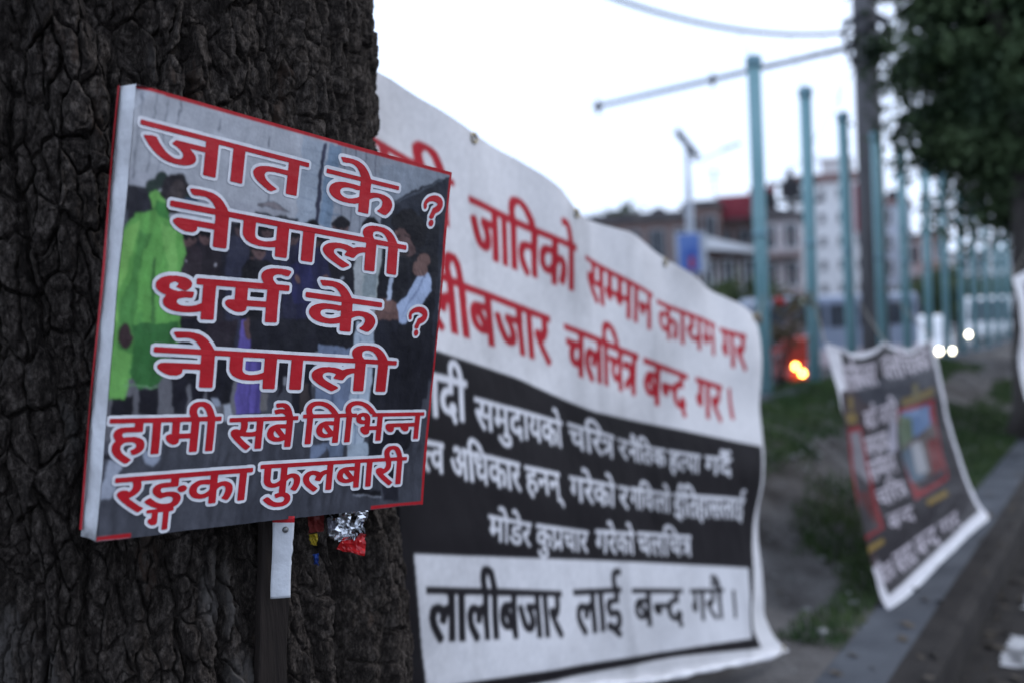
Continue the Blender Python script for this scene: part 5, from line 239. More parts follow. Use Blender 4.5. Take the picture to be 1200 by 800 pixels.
BANNER_WHITE = [
[368,555,-5,1,-4,4,-1,5,0,6,1,7,-81,-23,-1,1,0,5,1,3,27,8,1,2,0,4,-1,1,-12,-4,-6,1,-4,2,-2,5,-1,4,0,6,2,6,4,6,2,2,3,3,8,3,7,0,0,12,1,1,7,2,1,-1,0,-51,1,-1,8,3,0,1,0,51,1,2,8,2,1,-2,0,-51,23,7,1,1,-1,5,-4,-1,-6,1,-5,5,-2,5,0,4,0,6,2,7,4,6,4,4,3,1,8,4,5,12,1,1,2,1,4,-2,1,-1,-4,-11,3,-5,0,-4,-1,-4,-4,-4,-2,-2,-4,0,-3,2,-1,2,0,3,-1,1,-3,-2,-3,-3,-1,-4,-1,-6,1,-3,4,-3,5,0,6,2,2,0,0,-15,12,3,1,2,0,50,1,2,8,2,0,-2,1,-50,0,-1,6,2,1,-1,0,-7,-1,-2,-6,-2,-1,-1,-4,-15,-3,-6,-3,-4,-4,-4],[371,565,2,2,2,3,3,8,1,6,-9,-3,-1,0,-2,-6,0,-6,2,-3],[299,586,7,3,0,10,-2,-2,-5,-10],[290,589,2,0,6,13,-3,0,-4,-3,-1,-5],[614,662,-3,-1,-1,1,1,6,1,1,6,1,2,3,1,2,2,5,1,4,-1,1,-211,-70,-1,0,0,1,0,4,1,2,11,4,1,4,0,4,-1,3,-4,-3,-4,-1,-2,3,0,3,2,4,4,8,7,12,4,6,2,1,1,0,3,-3,0,-1,-6,-9,-5,-8,0,-1,1,-1,6,4,9,3,1,18,1,1,6,2,0,-2,0,-38,1,0,10,3,0,14,-3,0,-2,1,0,4,1,3,3,6,3,2,2,1,2,0,1,-1,1,-5,10,3,0,16,-3,0,-1,1,0,1,1,4,1,2,1,0,3,0,3,1,2,2,1,2,-1,1,0,2,-3,0,-3,-1,-3,-2,-3,-3,-6,-9,-3,0,-2,1,-1,2,4,6,6,8,6,4,7,2,5,0,2,-2,1,-2,1,-4,-1,-4,-1,-4,-2,-3,-3,-2,0,-37,0,-1,1,0,20,7,0,4,-8,-1,-2,1,-3,2,-2,4,0,6,0,3,1,3,2,4,3,4,3,2,3,2,6,2,4,10,2,2,4,-2,1,0,-4,-9,2,-2,1,-2,0,-3,-1,-3,-2,-2,-2,-2,-4,-1,-3,2,0,4,-2,-1,-3,-2,-2,-2,-1,-2,-1,-3,1,-3,1,-2,1,-1,4,0,8,2,1,-11,0,-1,11,4,0,39,1,1,1,1,5,2,1,-1,0,-38,0,-1,10,3,1,1,1,5,0,3,-3,2,-3,0,-1,1,1,4,1,5,4,7,4,4,7,3,5,0,1,10,0,1,1,1,5,1,1,-1,0,-38,1,-1,25,9,0,4,-10,-3,-4,0,-2,1,-3,4,-1,2,0,4,1,4,1,4,2,3,3,3,4,3,3,1,6,0,0,9,1,1,1,1,5,1,1,0,0,-19,1,-1,2,-1,2,0,1,0,2,2,0,2,0,6,-3,6,1,2,3,4,2,1,2,-2,2,-3,1,-5,0,-7,-1,-4,-1,-3,-3,-3,-3,-3,-4,-1,-4,0,0,-10,21,6,1,2,0,38,0,1,7,2,0,-1,0,-38,1,-1,5,2,1,-1,0,-5,-1,-2,-6,-1,0,-1,-4,-12,-2,-4,-2,-4,-4,-3],[431,629,10,3,1,13,-1,1,-4,-1,-4,-1,-2,-1,1,-6],[468,641,10,3,0,15,-10,-4],[553,669,8,2,1,2,0,18,-4,2,-3,0,-2,-1,-3,-2,-1,-2,-1,-2,3,-2,2,-3,1,-5],[587,692,4,1,4,2,0,1,0,7,-4,2,-3,0,-3,-2,-1,-2,-1,-2,0,-4,1,-2,1,-1],[716,697,-3,-1,-4,0,-2,1,-2,2,-2,3,0,1,0,3,1,5,-1,0,-48,-17,-1,0,0,1,0,4,1,1,31,12,1,0,0,19,-4,1,-4,0,-2,0,-3,-3,-2,-2,0,-3,2,-2,1,0,2,0,6,1,1,-4,0,-1,-1,-1,-1,-1,-24,-9,-1,0,0,5,0,2,8,3,-1,3,0,4,1,4,2,4,4,4,5,2,6,2,5,0,0,1,0,8,0,1,8,3,0,-1,0,-37,1,0,9,3,0,2,0,36,1,1,7,3,1,-1,0,-37,20,7,1,1,1,4,-1,3,-1,2,-2,0,-3,-3,-3,-1,-3,-1,-2,2,-1,2,1,2,1,3,8,12,11,14,2,2,1,0,4,-2,0,-2,-9,-10,-6,-8,6,-2,4,-3,1,-3,0,-3,0,-6,29,10,1,2,0,9,-4,-4,-2,-2,-5,-3,-7,-3,-5,0,-2,1,0,2,2,5,1,1,6,0,3,0,3,2,2,2,3,4,-16,4,0,1,0,1,3,6,2,1,16,-5,0,1,0,14,1,1,6,2,1,0,0,-2,0,-36,1,0,6,2,1,-1,0,-4,-1,-1,-1,-1,-37,-13,-7,-11,-3,-5,-6,-5,-8,-6,-6,-3],[719,705,5,1,4,3,4,3,5,5,3,5,1,2,-28,-10,-1,-3,-1,-2,1,-3,3,-2],[802,748,-1,1,0,3,1,1,19,7,1,1,1,3,0,2,-1,2,-2,0,-2,1,-3,-3,-3,-1,-4,-1,-2,0,-1,1,0,2,1,3,2,3,8,10,13,13,3,1,4,-2,0,-1,-11,-11,-6,-6,6,-1,4,-1,1,-2,1,-2,1,-3,-1,-4,7,2,1,-1,0,-4,-1,-1],[855,749,-4,0,-1,0,0,1,2,4,2,1,2,1,2,0,2,1,1,2,-7,-3,-4,0,-1,1,0,1,2,4,1,1,4,0,3,1,3,2,1,2,-21,-6,-1,0,0,4,1,1,23,8,0,8,-1,0,-16,-5,-2,0,-1,0,-1,1,-1,2,1,2,1,2,2,3,2,3,2,1,2,0,2,0,1,-2,0,-3,9,3,0,16,0,1,1,1,6,1,0,-31,1,-1,8,3,0,31,1,1,1,1,5,2,0,-1,1,-32,28,9,0,7,-10,-3,-5,-1,-4,1,-2,2,-1,2,0,4,0,3,1,2,4,6,5,6,1,1,2,0,2,-2,1,0,0,-1,-7,-9,-2,-2,0,-3,0,-2,2,-1,4,0,9,3,0,19,1,1,5,2,1,-1,0,-31,1,-1,25,8,0,4,-10,-3,-4,0,-3,1,-2,3,-1,2,0,4,2,4,2,4,2,1,3,2,6,2,5,0,0,1,1,8,6,2,1,-1,0,-14,3,-2,2,0,1,0,2,1,1,2,0,3,-1,3,-2,4,0,1,0,1,4,3,2,1,2,-3,2,-4,0,-5,0,-2,-1,-3,-2,-4,-2,-2,-2,-1,-5,-2,-4,0,0,-8,1,0,18,6,1,0,0,-1,0,-4,-1,-1,-56,-17,-3,-6,-4,-5,-6,-7,-6,-4,-7,-3,-6,-2,-4,0,-2,1,-3,2,-1,3,0,4,1,3,-8,-2,-3,-8,-1,-3,-3,-5,-2,-2,-3,-2],[894,768,3,1,4,2,3,3,5,4,2,3,2,3,-25,-8,-1,-2,-1,-3,1,-2,2,-2],[942,809,8,2,0,6,-3,2,-3,0,-2,-1,-3,-2,-1,-3,-1,-1,1,-2,1,-1],
[988,807,-1,1,0,4,0,1,1,1,23,6,1,1,0,3,-10,-2,-4,-1,-2,0,-3,3,-1,2,0,4,2,5,-2,2,-1,3,0,4,1,3,2,4,2,3,6,8,3,3,1,0,1,0,3,-2,0,-1,0,-2,-7,-7,-3,-4,-1,-4,1,-2,1,-2,2,0,3,0,4,1,4,2,1,3,0,2,-2,1,-3,0,0,1,1,5,1,1,5,0,3,-1,3,-3,0,-4,0,-3,-1,-2,-4,-5,-3,-2,-3,-2,-7,-2,-3,0,-1,0,-1,-2,0,-2,1,0,2,0,17,4,1,-1,0,-8,0,-1,36,10,1,1,2,2,0,3,0,2,-1,1,-3,1,-2,0,-1,-2,-1,-1,-14,-4,-5,1,-2,1,-2,2,-2,3,0,3,2,4,4,7,6,8,2,1,1,0,3,-2,1,-1,0,-1,-6,-6,-3,-4,-1,-3,0,-3,0,-1,2,-1,5,0,9,3,1,3,3,5,3,4,3,3,4,1,5,2,7,0,0,10,1,1,6,1,1,-1,0,-35,1,0,9,3,0,1,0,34,1,2,6,1,1,0,0,-1,0,-35,1,0,6,2,0,-1,0,-5,-1,-1],[1067,836,11,3,0,16,-1,1,-4,2,-4,0,-2,-1,-3,-2,-3,-3,0,-1,4,-2,2,-2,1,-2,0,-5],[1201,847,-5,-1,-1,0,-1,1,3,6,11,2,3,2,2,2,-5,-2,-8,-2,-7,-1,-1,1,3,5,1,1,1,1,5,0,6,1,5,3,2,2,-84,-21,-1,1,0,4,1,1,12,3,0,1,0,9,-5,0,-2,0,-1,2,0,3,2,3,2,2,4,3,3,2,4,1,2,0,1,-1,1,-2,0,-20,17,4,0,1,0,34,1,2,9,2,0,-1,1,0,0,-35,37,10,0,1,0,3,-8,-2,-5,0,-6,0,-3,1,-2,3,-2,3,0,3,1,4,3,3,1,2,7,5,9,4,11,3,7,9,2,1,6,0,1,-1,-1,-1,-5,-7,0,-1,3,-1,1,-3,-1,-2,-1,-2,-2,-2,-5,-2,-5,-1,-2,0,-2,1,-1,1,0,3,-4,-1,-6,-3,-4,-3,-2,-3,0,-2,2,-2,2,-1,3,0,8,1,10,2,1,-1,0,-9,15,3,1,0,0,-4,0,-2,-17,-4,-3,-8,0,-2,1,0,4,-1,4,1,5,3,2,0,2,-4,0,-1,-1,-1,-5,-2,-8,-3,-6,0,-2,0,-3,1,-4,-3,-3,-2,-4,-2],[260,626,-4,0,-3,3,-2,5,1,8,-12,-4,-1,1,0,5,0,1,2,1,1,0,0,10,-1,1,-4,-1,-1,-1,2,-4,1,-5,-1,-2,0,-3,-3,-3,-2,-2,-4,-2,-3,0,-3,1,0,1,1,5,0,1,2,0,4,-1,2,2,1,2,-1,4,-2,0,-2,0,-1,1,1,5,3,2,2,4,0,5,-1,1,-2,0,-2,-2,-2,-5,-3,-11,-2,0,-1,0,-2,0,0,1,1,6,3,8,2,4,3,4,3,2,2,1,3,0,1,0,2,-2,1,-2,0,-3,0,-4,2,1,1,0,0,18,1,1,4,1,1,-1,0,-36,5,1,0,2,0,35,1,2,4,1,1,-1,0,-36,1,0,8,3,1,0,1,4,-1,5,0,1,-2,-2,-2,0,-2,0,-1,2,0,4,2,5,2,5,8,16,1,1,1,0,2,-2,1,-1,-5,-10,-3,-7,0,-1,4,3,4,1,1,6,2,6,4,8,2,1,3,-2,0,-1,-5,-10,-1,-3,0,-4,1,-2,1,-1,2,0,4,2,1,0,0,22,1,1,4,1,1,0,0,-1,0,-36,32,10,1,2,0,2,0,1,-7,-2,-4,0,-2,2,-8,-3,-3,0,-2,0,-2,2,-1,2,-1,3,0,5,1,5,3,6,4,7,2,0,2,-2,0,-1,-5,-10,-1,-5,0,-2,1,-2,2,-1,6,2,0,1,0,4,1,3,1,3,2,3,2,2,2,2,3,1,4,0,0,8,1,1,4,1,1,0,0,-36,0,-1,3,1,1,-1,0,-5,0,-1,-61,-21,-5,-10,-5,-8,-5,-5,-3,-2],[261,634,3,1,4,4,3,4,3,4,0,3,-15,-6,-2,-4,1,-3,1,-2],[275,657,19,6,0,1,0,8,-1,0,-5,-2,-3,0,-3,1,-2,1,-4,-1,-1,-1,1,-4],[328,686,2,1,3,2,0,6,0,1,-2,1,-2,1,-1,0,-2,-1,-1,-2,-1,-3,0,-2,1,-3],[404,676,-5,0,-3,3,-2,5,1,8,-14,-5,-1,1,0,6,1,1,2,1,1,11,-1,1,-5,-2,-1,-1,2,-4,1,-6,-2,-5,-2,-4,-2,-2,-5,-2,-4,0,-3,1,0,1,0,2,1,3,1,1,1,1,4,-1,2,0,1,2,1,2,0,3,-1,1,-1,1,-3,-1,-1,2,1,5,3,2,2,5,1,4,-1,1,-1,1,-2,0,-2,-3,-2,-4,-4,-13,-3,-1,-3,2,2,5,2,8,3,6,4,5,3,2,2,1,4,1,3,-3,1,-2,0,-7,3,1,1,1,0,18,1,2,5,1,0,-1,0,-38,1,0,5,1,0,2,0,38,1,1,5,2,1,-1,0,-38,0,-1,3,1,0,1,1,6,0,3,1,2,3,4,-1,4,0,6,0,2,2,4,2,3,3,3,5,1,4,1,0,8,1,1,5,2,0,-2,1,-38,19,7,0,1,0,4,-8,-3,-3,0,-3,2,-1,3,-1,4,0,3,2,6,2,4,3,4,5,2,4,1,0,9,1,1,5,2,0,-1,1,-1,0,-18,1,-2,3,0,1,1,1,2,0,5,-3,9,3,4,3,1,1,0,1,-2,1,-6,1,-6,-1,-6,-1,-3,-3,-5,-3,-1,-5,-2,0,-9,16,6,0,1,0,38,1,2,5,1,1,0,0,-1,0,-38,1,0,11,4,1,1,1,3,0,3,-1,3,-1,1,-2,-2,-1,-1,-2,-1,-2,1,-1,2,0,3,0,3,3,7,4,8,7,11,1,2,1,0,3,-3,0,-1,-6,-10,-4,-8,5,-4,2,-2,1,-4,-1,-8,1,-1,3,1,1,0,0,-5,-1,-2,-78,-30,-4,-10,-5,-8,-2,-2,-6,-5,-4,-3],[405,684,4,2,3,2,3,4,2,4,6,10,0,4,3,2,0,21,-2,2,-1,1,-4,-1,-1,-2,-1,-2,-1,-2,1,-2,1,-1,5,0,0,-3,0,-3,-1,-1,-6,-2,-1,-1,-2,-2,0,-2,0,-4,1,-1,1,0,0,2,0,2,0,1,3,4,2,1,1,-1,1,-3,0,-4,-1,-2,-2,-4,-2,-2,-2,-2,-3,0,-2,0,-2,2,-1,-3,-5,-3,-1,-4,0,-4,2,-2],[446,732,3,1,3,1,0,2,0,5,0,2,-2,1,-3,0,-2,-1,-1,-2,-1,-4,1,-4],[517,741,0,1,0,4,0,1,0,1,20,7,1,0,0,3,-9,-2,-5,-1,-2,2,-1,2,0,4,2,6,-2,2,-1,3,0,3,1,4,2,4,3,5,4,6,2,2,2,1,3,-3,0,-1,-7,-9,-2,-3,-1,-4,0,-2,1,-2,2,-1,3,0,3,2,4,2,0,2,0,3,-1,1,-3,0,0,1,1,5,1,1,1,0,4,0,3,-2,2,-3,0,-4,-2,-5,-4,-4,-4,-3,-6,-3,-3,0,-1,-2,0,-2,1,0,1,0,15,4,0,-9,1,0,25,9,0,9,-17,-5,-3,0,0,1,-1,2,1,2,1,3,2,4,3,2,3,1,1,0,1,-1,1,-4,0,-1,8,3,0,18,1,2,5,2,1,-1,0,-35,26,9,0,1,0,9,-18,-6,-2,1,-1,3,2,4,2,4,1,2,2,1,3,1,1,-1,1,-1,1,-4,8,3,0,18,1,1,5,2,1,0,0,-1,0,-34,1,0,4,1,1,0,0,-1,0,-4,0,-1,-1,-1],[604,815,0,1,0,1,0,4,1,1,3,1,5,3,3,4,4,7,2,1,3,-2,0,-1,-2,-4,-3,-5,-3,-4,-3,-3,-3,-2],
[689,782,-4,0,-1,0,1,6,2,2,6,1,2,2,1,1,1,3,2,6,1,1,-1,1,-53,-18,-1,0,0,5,0,1,8,3,0,1,0,10,-4,0,-1,1,-1,2,1,2,1,3,2,4,2,2,2,2,4,1,1,0,1,-2,1,-23,9,3,1,2,0,36,1,1,7,2,0,-1,0,-36,20,6,1,3,0,3,-1,3,-1,1,-1,1,-2,-3,-3,-1,-4,-1,-2,2,0,3,1,3,2,4,5,8,12,15,1,1,1,1,4,-3,0,-1,-8,-10,-6,-9,7,-2,3,-4,1,-3,-1,-8,28,10,1,1,0,3,-1,1,-10,-4,-2,-1,-4,1,-3,1,-2,2,-1,4,0,4,1,3,1,2,3,4,2,3,3,2,6,2,4,0,2,0,1,1,0,9,1,1,6,2,1,0,0,-1,0,-17,2,-2,2,0,3,0,2,2,1,3,0,2,-1,4,-3,4,0,1,5,5,2,1,3,-3,2,-4,0,-4,0,-4,-1,-4,-2,-5,-4,-3,-6,-3,-5,0,0,-10,1,0,23,8,1,1,0,37,2,1,6,2,1,-37,0,-1,6,2,1,-1,0,-4,-1,-2,-7,-2,-4,-12,-5,-8,-4,-3,-6,-3,-4,0,-1,0,0,1,1,5,1,1,6,2,3,3,3,5,1,4,0,2,-62,-21,0,-1,-4,-10,-3,-7,-3,-3,-3,-2],[729,833,9,4,0,7,-5,2,-3,0,-1,-1,-4,-2,-1,-3,0,-2,0,-3,2,-1],[798,839,-1,2,0,3,1,2,20,7,1,2,0,4,0,1,-2,2,-2,1,-1,0,-3,-4,-3,-1,-4,-1,-2,1,-1,1,0,3,0,2,3,5,10,12,13,13,2,1,4,-3,1,0,-1,-1,-8,-8,-9,-11,7,-1,3,-2,2,-3,1,-2,-1,-8,8,3,0,-1,0,-4,0,-1,-1,-1],[894,851,-4,0,-3,0,-2,1,-2,2,-2,3,0,5,1,3,-39,-12,-1,0,-1,5,1,1,7,2,1,1,0,10,-1,0,-2,0,-2,0,-1,2,0,2,1,3,2,3,2,2,2,3,4,1,1,-1,1,-1,0,-22,10,3,0,35,0,1,7,2,1,0,0,-35,8,2,0,1,1,34,0,1,0,1,6,2,1,-1,0,-34,0,-1,1,0,27,9,0,3,0,1,-11,-4,-3,0,-3,1,-3,3,-1,2,-1,4,1,3,1,3,2,3,3,3,5,3,4,1,6,1,0,8,1,1,1,0,5,2,1,-1,0,-34,36,11,0,1,0,5,-5,-1,-4,1,-6,-4,-3,-2,-3,0,-3,0,-2,0,-3,4,-1,2,0,4,2,4,4,8,7,8,2,2,1,0,3,-2,0,-1,-7,-10,-3,-4,-1,-4,0,-2,1,-1,2,-1,2,1,2,1,2,2,-2,3,1,2,0,1,6,3,1,-1,1,-2,2,-3,2,-1,2,0,0,22,1,1,6,2,1,-1,0,-34,8,2,1,1,0,34,0,1,1,1,5,1,1,0,0,-35,1,0,5,1,1,0,0,-5,-1,-1,-6,-2,-2,-8,-2,-4,-3,-5,-2,-2,-3,-3,-6,-2,-4,0,-1,1,2,5,0,1,6,1,3,2,1,3,1,2,2,6,-54,-17,-4,-6,-3,-5,-7,-8,-5,-4,-3,-1,-5,-2],[896,859,4,1,3,2,4,3,5,5,3,4,1,2,-25,-8,-1,-1,-1,-3,0,-2,1,-2,1,-1,2,-1],[910,892,9,3,0,7,-3,1,-4,1,-2,-1,-3,-2,-1,-2,-1,-3,1,-3,1,-1],[1031,888,-3,0,-4,1,-2,3,-1,6,2,10,-18,-5,-1,0,0,2,0,4,1,2,21,6,0,3,-1,1,-10,-2,-2,0,-3,1,-2,2,-1,2,0,5,2,5,2,4,4,4,2,1,7,0,4,2,1,3,0,3,-1,1,-3,1,-5,-1,-5,-5,-4,-2,-2,1,-1,1,-1,1,0,2,1,2,1,3,4,2,4,2,14,12,2,0,3,-4,-1,-3,-4,-3,3,-1,3,-4,1,-4,-1,-6,-2,-4,-4,-4,-4,-2,-5,-2,-4,0,-2,-2,0,-3,1,-1,2,0,15,4,1,-1,0,-11,1,0,8,2,1,1,0,42,0,1,1,1,6,1,1,-1,1,-42,31,8,0,10,-11,-3,-6,0,-5,2,-1,1,-2,4,0,6,2,7,6,9,4,5,2,1,1,0,4,-3,-1,-2,-4,-5,-4,-7,-1,-5,0,-3,1,-1,2,0,3,0,10,2,0,26,1,1,7,2,1,-2,0,-42,28,8,1,3,-1,1,-10,-3,-6,1,-3,2,-1,4,1,6,2,4,-2,2,-2,4,0,5,2,6,2,5,3,4,5,7,3,3,2,0,3,-3,0,-1,0,-2,-7,-8,-3,-5,-1,-5,0,-2,1,-2,2,-2,3,0,5,1,4,3,1,3,-1,3,-1,1,-3,1,-1,1,2,5,0,2,1,0,3,0,3,-1,3,-2,2,-3,0,-6,0,-2,-2,-4,-4,-5,-6,-3,-7,-2,-3,-1,-1,-2,0,-2,0,-1,3,0,17,4,0,-1,0,-10,1,-1,8,3,1,0,0,42,0,2,2,0,6,2,1,-1,0,-42,17,4,1,5,0,4,0,3,-1,0,-4,-3,-4,0,-3,2,0,4,2,5,5,8,9,15,4,4,2,1,1,0,2,-1,2,-2,0,-1,-9,-12,-5,-7,0,-1,1,0,8,3,11,3,0,19,2,2,6,1,1,0,0,-42,0,-1,39,11,0,7,-1,0,-4,0,-5,1,-4,-3,-2,-2,-4,-1,-3,-1,-4,0,-2,1,-2,3,-1,1,-1,3,0,5,1,3,2,5,6,10,6,8,1,0,2,0,3,-3,1,-1,-9,-11,-3,-6,-1,-3,0,-3,1,-2,1,-1,3,0,4,3,0,1,-1,4,0,2,1,2,6,3,1,-1,3,-6,2,-2,2,0,1,27,1,1,7,2,1,-2,0,-42,9,3,0,1,0,41,1,2,7,2,1,0,0,-2,0,-42,25,7,1,1,0,3,-1,1,-10,-3,-3,0,-3,2,-1,2,-1,1,0,5,2,6,2,3,4,5,2,0,7,0,4,3,1,3,0,3,-2,0,-2,1,-5,-1,-5,-5,-5,-1,-1,0,-1,1,-1,2,0,2,0,2,3,3,6,3,14,12,2,1,2,-1,2,-4,-1,-2,-5,-3,5,-3,2,-2,1,-4,0,-2,-1,-5,-2,-4,-4,-4,-4,-2,-6,-2,-3,0,-2,-2,0,-2,0,-2,3,0,15,4,0,-1,1,-11,6,1,1,-1,0,-5,0,-1,-10,-3,-2,-6,-1,-4,1,-2,1,-1,3,0,5,3,2,-2,1,-4,0,-1,-3,-2,-4,-2,-4,-1,-3,0,-4,1,-2,1,-1,2,-1,5,1,3,2,7,-2,0,-194,-54,-1,-1,-6,-11,-8,-9,-7,-6,-9,-4,-4,-1,-4,0,-4,1,-2,1,-2,2,-2,4,0,5,1,5,-10,-2,-1,-2,-2,-5,-1,-3,1,-3,1,-1,2,0,2,1,3,2,2,0,1,-2,1,-3,-1,-2,-3,-2],[1059,904,4,2,4,2,4,4,6,6,2,3,1,3,-27,-8,-2,-5,0,-2,1,-3,1,-1,2,-1],[1177,959,12,3,0,15,-6,0,-5,-2,-2,-1,1,-6],
[455,793,-3,0,-1,0,1,5,1,1,5,2,2,1,1,3,1,3,1,5,-34,-14,-1,0,0,5,0,1,6,2,0,1,0,11,-3,0,-1,1,0,1,0,2,1,3,3,5,2,2,2,1,2,0,0,-1,1,-4,9,3,0,1,0,14,1,1,5,2,1,-1,0,-32,7,2,0,2,0,31,1,2,5,2,0,-1,0,-33,23,9,1,1,0,3,-1,0,-7,-3,-4,1,-2,2,0,3,0,3,1,2,3,4,2,3,2,1,4,0,4,3,0,2,0,2,-2,1,-2,0,-4,-3,-4,-3,-5,-8,-1,0,-1,0,-2,1,-1,1,1,3,4,5,4,5,5,3,8,3,3,0,3,-3,1,-3,0,-2,-1,-3,-2,-4,-1,-2,-3,-2,-5,-2,-3,-1,-2,-3,1,-1,2,-1,11,5,0,-1,0,-8,1,0,14,5,1,1,0,1,0,4,0,1,-1,2,-1,1,-2,-3,-2,-1,-3,0,-1,0,-1,2,0,1,0,3,2,4,7,11,7,10,2,1,3,-3,-1,-1,-6,-8,-4,-8,4,-1,3,-3,1,-3,-1,-7,1,0,4,1,0,-4,0,-2,-27,-11,-3,-9,-2,-5,-3,-4,-4,-4,-3,-1,-4,0,0,1,1,4,1,2,5,1,2,2,2,5,1,4,0,1,-23,-9,0,-1,-3,-10,-3,-6,-4,-4],[441,810,9,4,0,12,-9,-4],[539,843,0,1,0,4,0,1,0,1,21,7,0,1,0,3,-9,-3,-4,0,-2,0,-2,2,-2,4,0,4,1,2,1,4,3,3,3,2,3,2,5,2,3,0,0,6,-3,0,-1,1,2,5,1,1,3,0,3,1,1,1,1,1,0,2,0,2,-3,0,-3,-1,-4,-2,-2,-3,-6,-8,-2,0,-3,1,0,1,0,1,5,7,4,5,4,3,6,2,5,1,3,-1,2,-1,1,-1,0,-5,-1,-3,-2,-4,-4,-3,0,-14,2,-2,2,0,1,0,2,1,1,1,1,3,0,3,-1,3,-2,3,1,2,3,3,2,1,1,-1,2,-3,1,-4,0,-2,0,-6,-2,-4,-2,-2,-2,-3,-2,-1,-3,-1,-4,0,-1,-8,1,-1,20,8,0,13,1,4,1,3,1,3,3,3,-8,3,3,6,2,0,1,0,14,-5,1,1,0,9,1,1,5,1,1,0,0,-1,0,-32,1,0,29,11,0,16,-3,2,-2,0,-3,-1,-3,-2,-1,-2,0,-2,1,-2,2,-1,3,1,3,0,1,-1,0,-3,-1,-1,-1,-1,-20,-7,-1,1,0,3,0,1,1,1,6,3,-1,3,0,4,2,3,1,3,2,2,3,2,2,1,4,2,5,0,0,8,1,1,5,2,1,-1,0,-33,8,3,0,33,1,2,5,1,1,0,1,-33,16,6,1,2,0,3,-1,3,-2,1,-2,-2,-1,-1,-2,-1,-2,0,-2,2,0,3,1,4,5,7,6,9,6,7,2,0,3,-2,-1,-1,-7,-10,-5,-6,5,-2,3,-3,1,-3,0,-7,5,1,1,-5,-1,-1],[595,870,12,4,0,15,-1,1,-2,1,-3,0,-3,-1,-2,-2,0,-2,-1,-4],[553,865,7,3,0,6,-3,2,-3,0,-2,-1,-2,-2,-1,-2,-1,-2,1,-3,1,-1],[758,897,-3,0,-1,1,1,5,1,2,6,1,3,2,1,2,2,4,1,5,-51,-16,-1,0,0,5,0,2,7,2,1,1,0,10,-4,0,-1,2,-1,1,1,3,1,2,3,6,3,2,3,1,1,0,2,-2,0,-2,0,-21,9,3,1,1,0,36,1,1,6,2,0,-1,1,-36,18,6,1,0,1,2,0,4,-1,2,-1,1,-2,1,-2,-2,-2,-1,-4,-1,-2,1,0,4,2,5,6,11,11,13,1,1,1,1,4,-3,0,-1,-9,-12,-5,-6,6,-3,3,-3,1,-2,1,-3,-1,-6,27,8,0,1,0,3,0,1,-11,-4,-3,0,-4,1,-2,3,-1,3,0,5,1,5,4,5,4,3,6,2,6,0,1,10,0,1,6,1,1,0,0,-1,0,-17,3,-2,2,0,2,0,1,2,1,1,1,2,0,3,-1,4,-3,4,0,1,1,1,4,3,2,1,2,-3,2,-4,1,-6,-1,-6,-2,-4,-4,-3,-2,-2,-4,-1,-4,0,-1,-10,1,0,22,7,1,1,0,36,1,1,0,1,6,2,1,-1,0,-37,1,0,5,1,1,0,0,-5,-1,-1,-6,-3,-4,-10,-2,-4,-3,-5,-4,-3,-5,-2,-4,0,-1,0,-1,0,2,5,0,2,7,1,3,3,2,7,1,3,0,1,-59,-19,0,-1,-4,-11,-2,-4,-2,-3,-4,-3],[797,947,3,1,5,2,0,7,-4,2,-3,0,-3,-1,-1,-2,-2,-3,0,-4,1,-2],[978,965,-7,-1,-3,1,-2,2,-1,2,-1,2,0,5,1,4,-1,0,-98,-31,-1,0,-1,1,0,5,1,1,1,0,32,11,0,19,-1,1,-4,1,-3,0,-4,-2,-2,-2,-1,-4,1,-2,2,-1,3,0,6,1,0,-2,0,-3,-1,-2,-26,-8,-1,1,0,4,0,2,1,0,8,3,-1,3,0,6,1,3,2,3,2,3,3,2,4,2,5,1,6,0,0,10,1,1,1,0,6,2,1,-1,0,-38,40,12,1,1,-1,6,-5,-1,-4,1,-7,-5,-4,-1,-4,-1,-5,0,-3,4,-1,2,0,5,1,3,1,2,5,9,8,9,1,2,2,0,4,-3,-1,-2,-10,-11,-2,-4,0,-3,0,-3,1,-2,3,0,3,2,2,2,1,1,-2,4,0,1,7,4,1,0,1,-3,3,-4,2,0,2,0,1,25,1,1,6,2,1,0,0,-2,0,-37,1,-1,9,3,0,1,0,38,1,1,1,1,6,2,1,-1,0,-38,1,-1,36,12,1,19,-3,2,-4,1,-4,-1,-2,-2,-2,-2,0,-3,1,-3,1,-1,3,0,6,1,1,-1,0,-3,-1,-2,-1,-1,-25,-8,-1,1,0,5,0,1,1,0,7,3,-1,4,0,3,1,3,3,5,3,3,5,3,4,2,8,0,0,10,0,1,1,0,6,2,1,-1,1,-38,30,9,1,1,0,10,-6,-6,-5,-3,-7,-2,-4,0,-4,0,0,2,2,5,1,1,1,1,4,-1,5,1,4,3,4,5,-1,0,-15,5,-1,1,4,7,1,0,16,-5,1,1,0,14,1,1,7,2,1,-1,0,-38,0,-1,7,2,0,-1,0,-4,-1,-2,-54,-17,-8,-12,-4,-4,-6,-6,-8,-5,-5,-3],[981,973,4,2,4,2,4,3,5,5,4,5,1,3,-29,-9,-1,-3,-1,-3,1,-3,2,-2],]
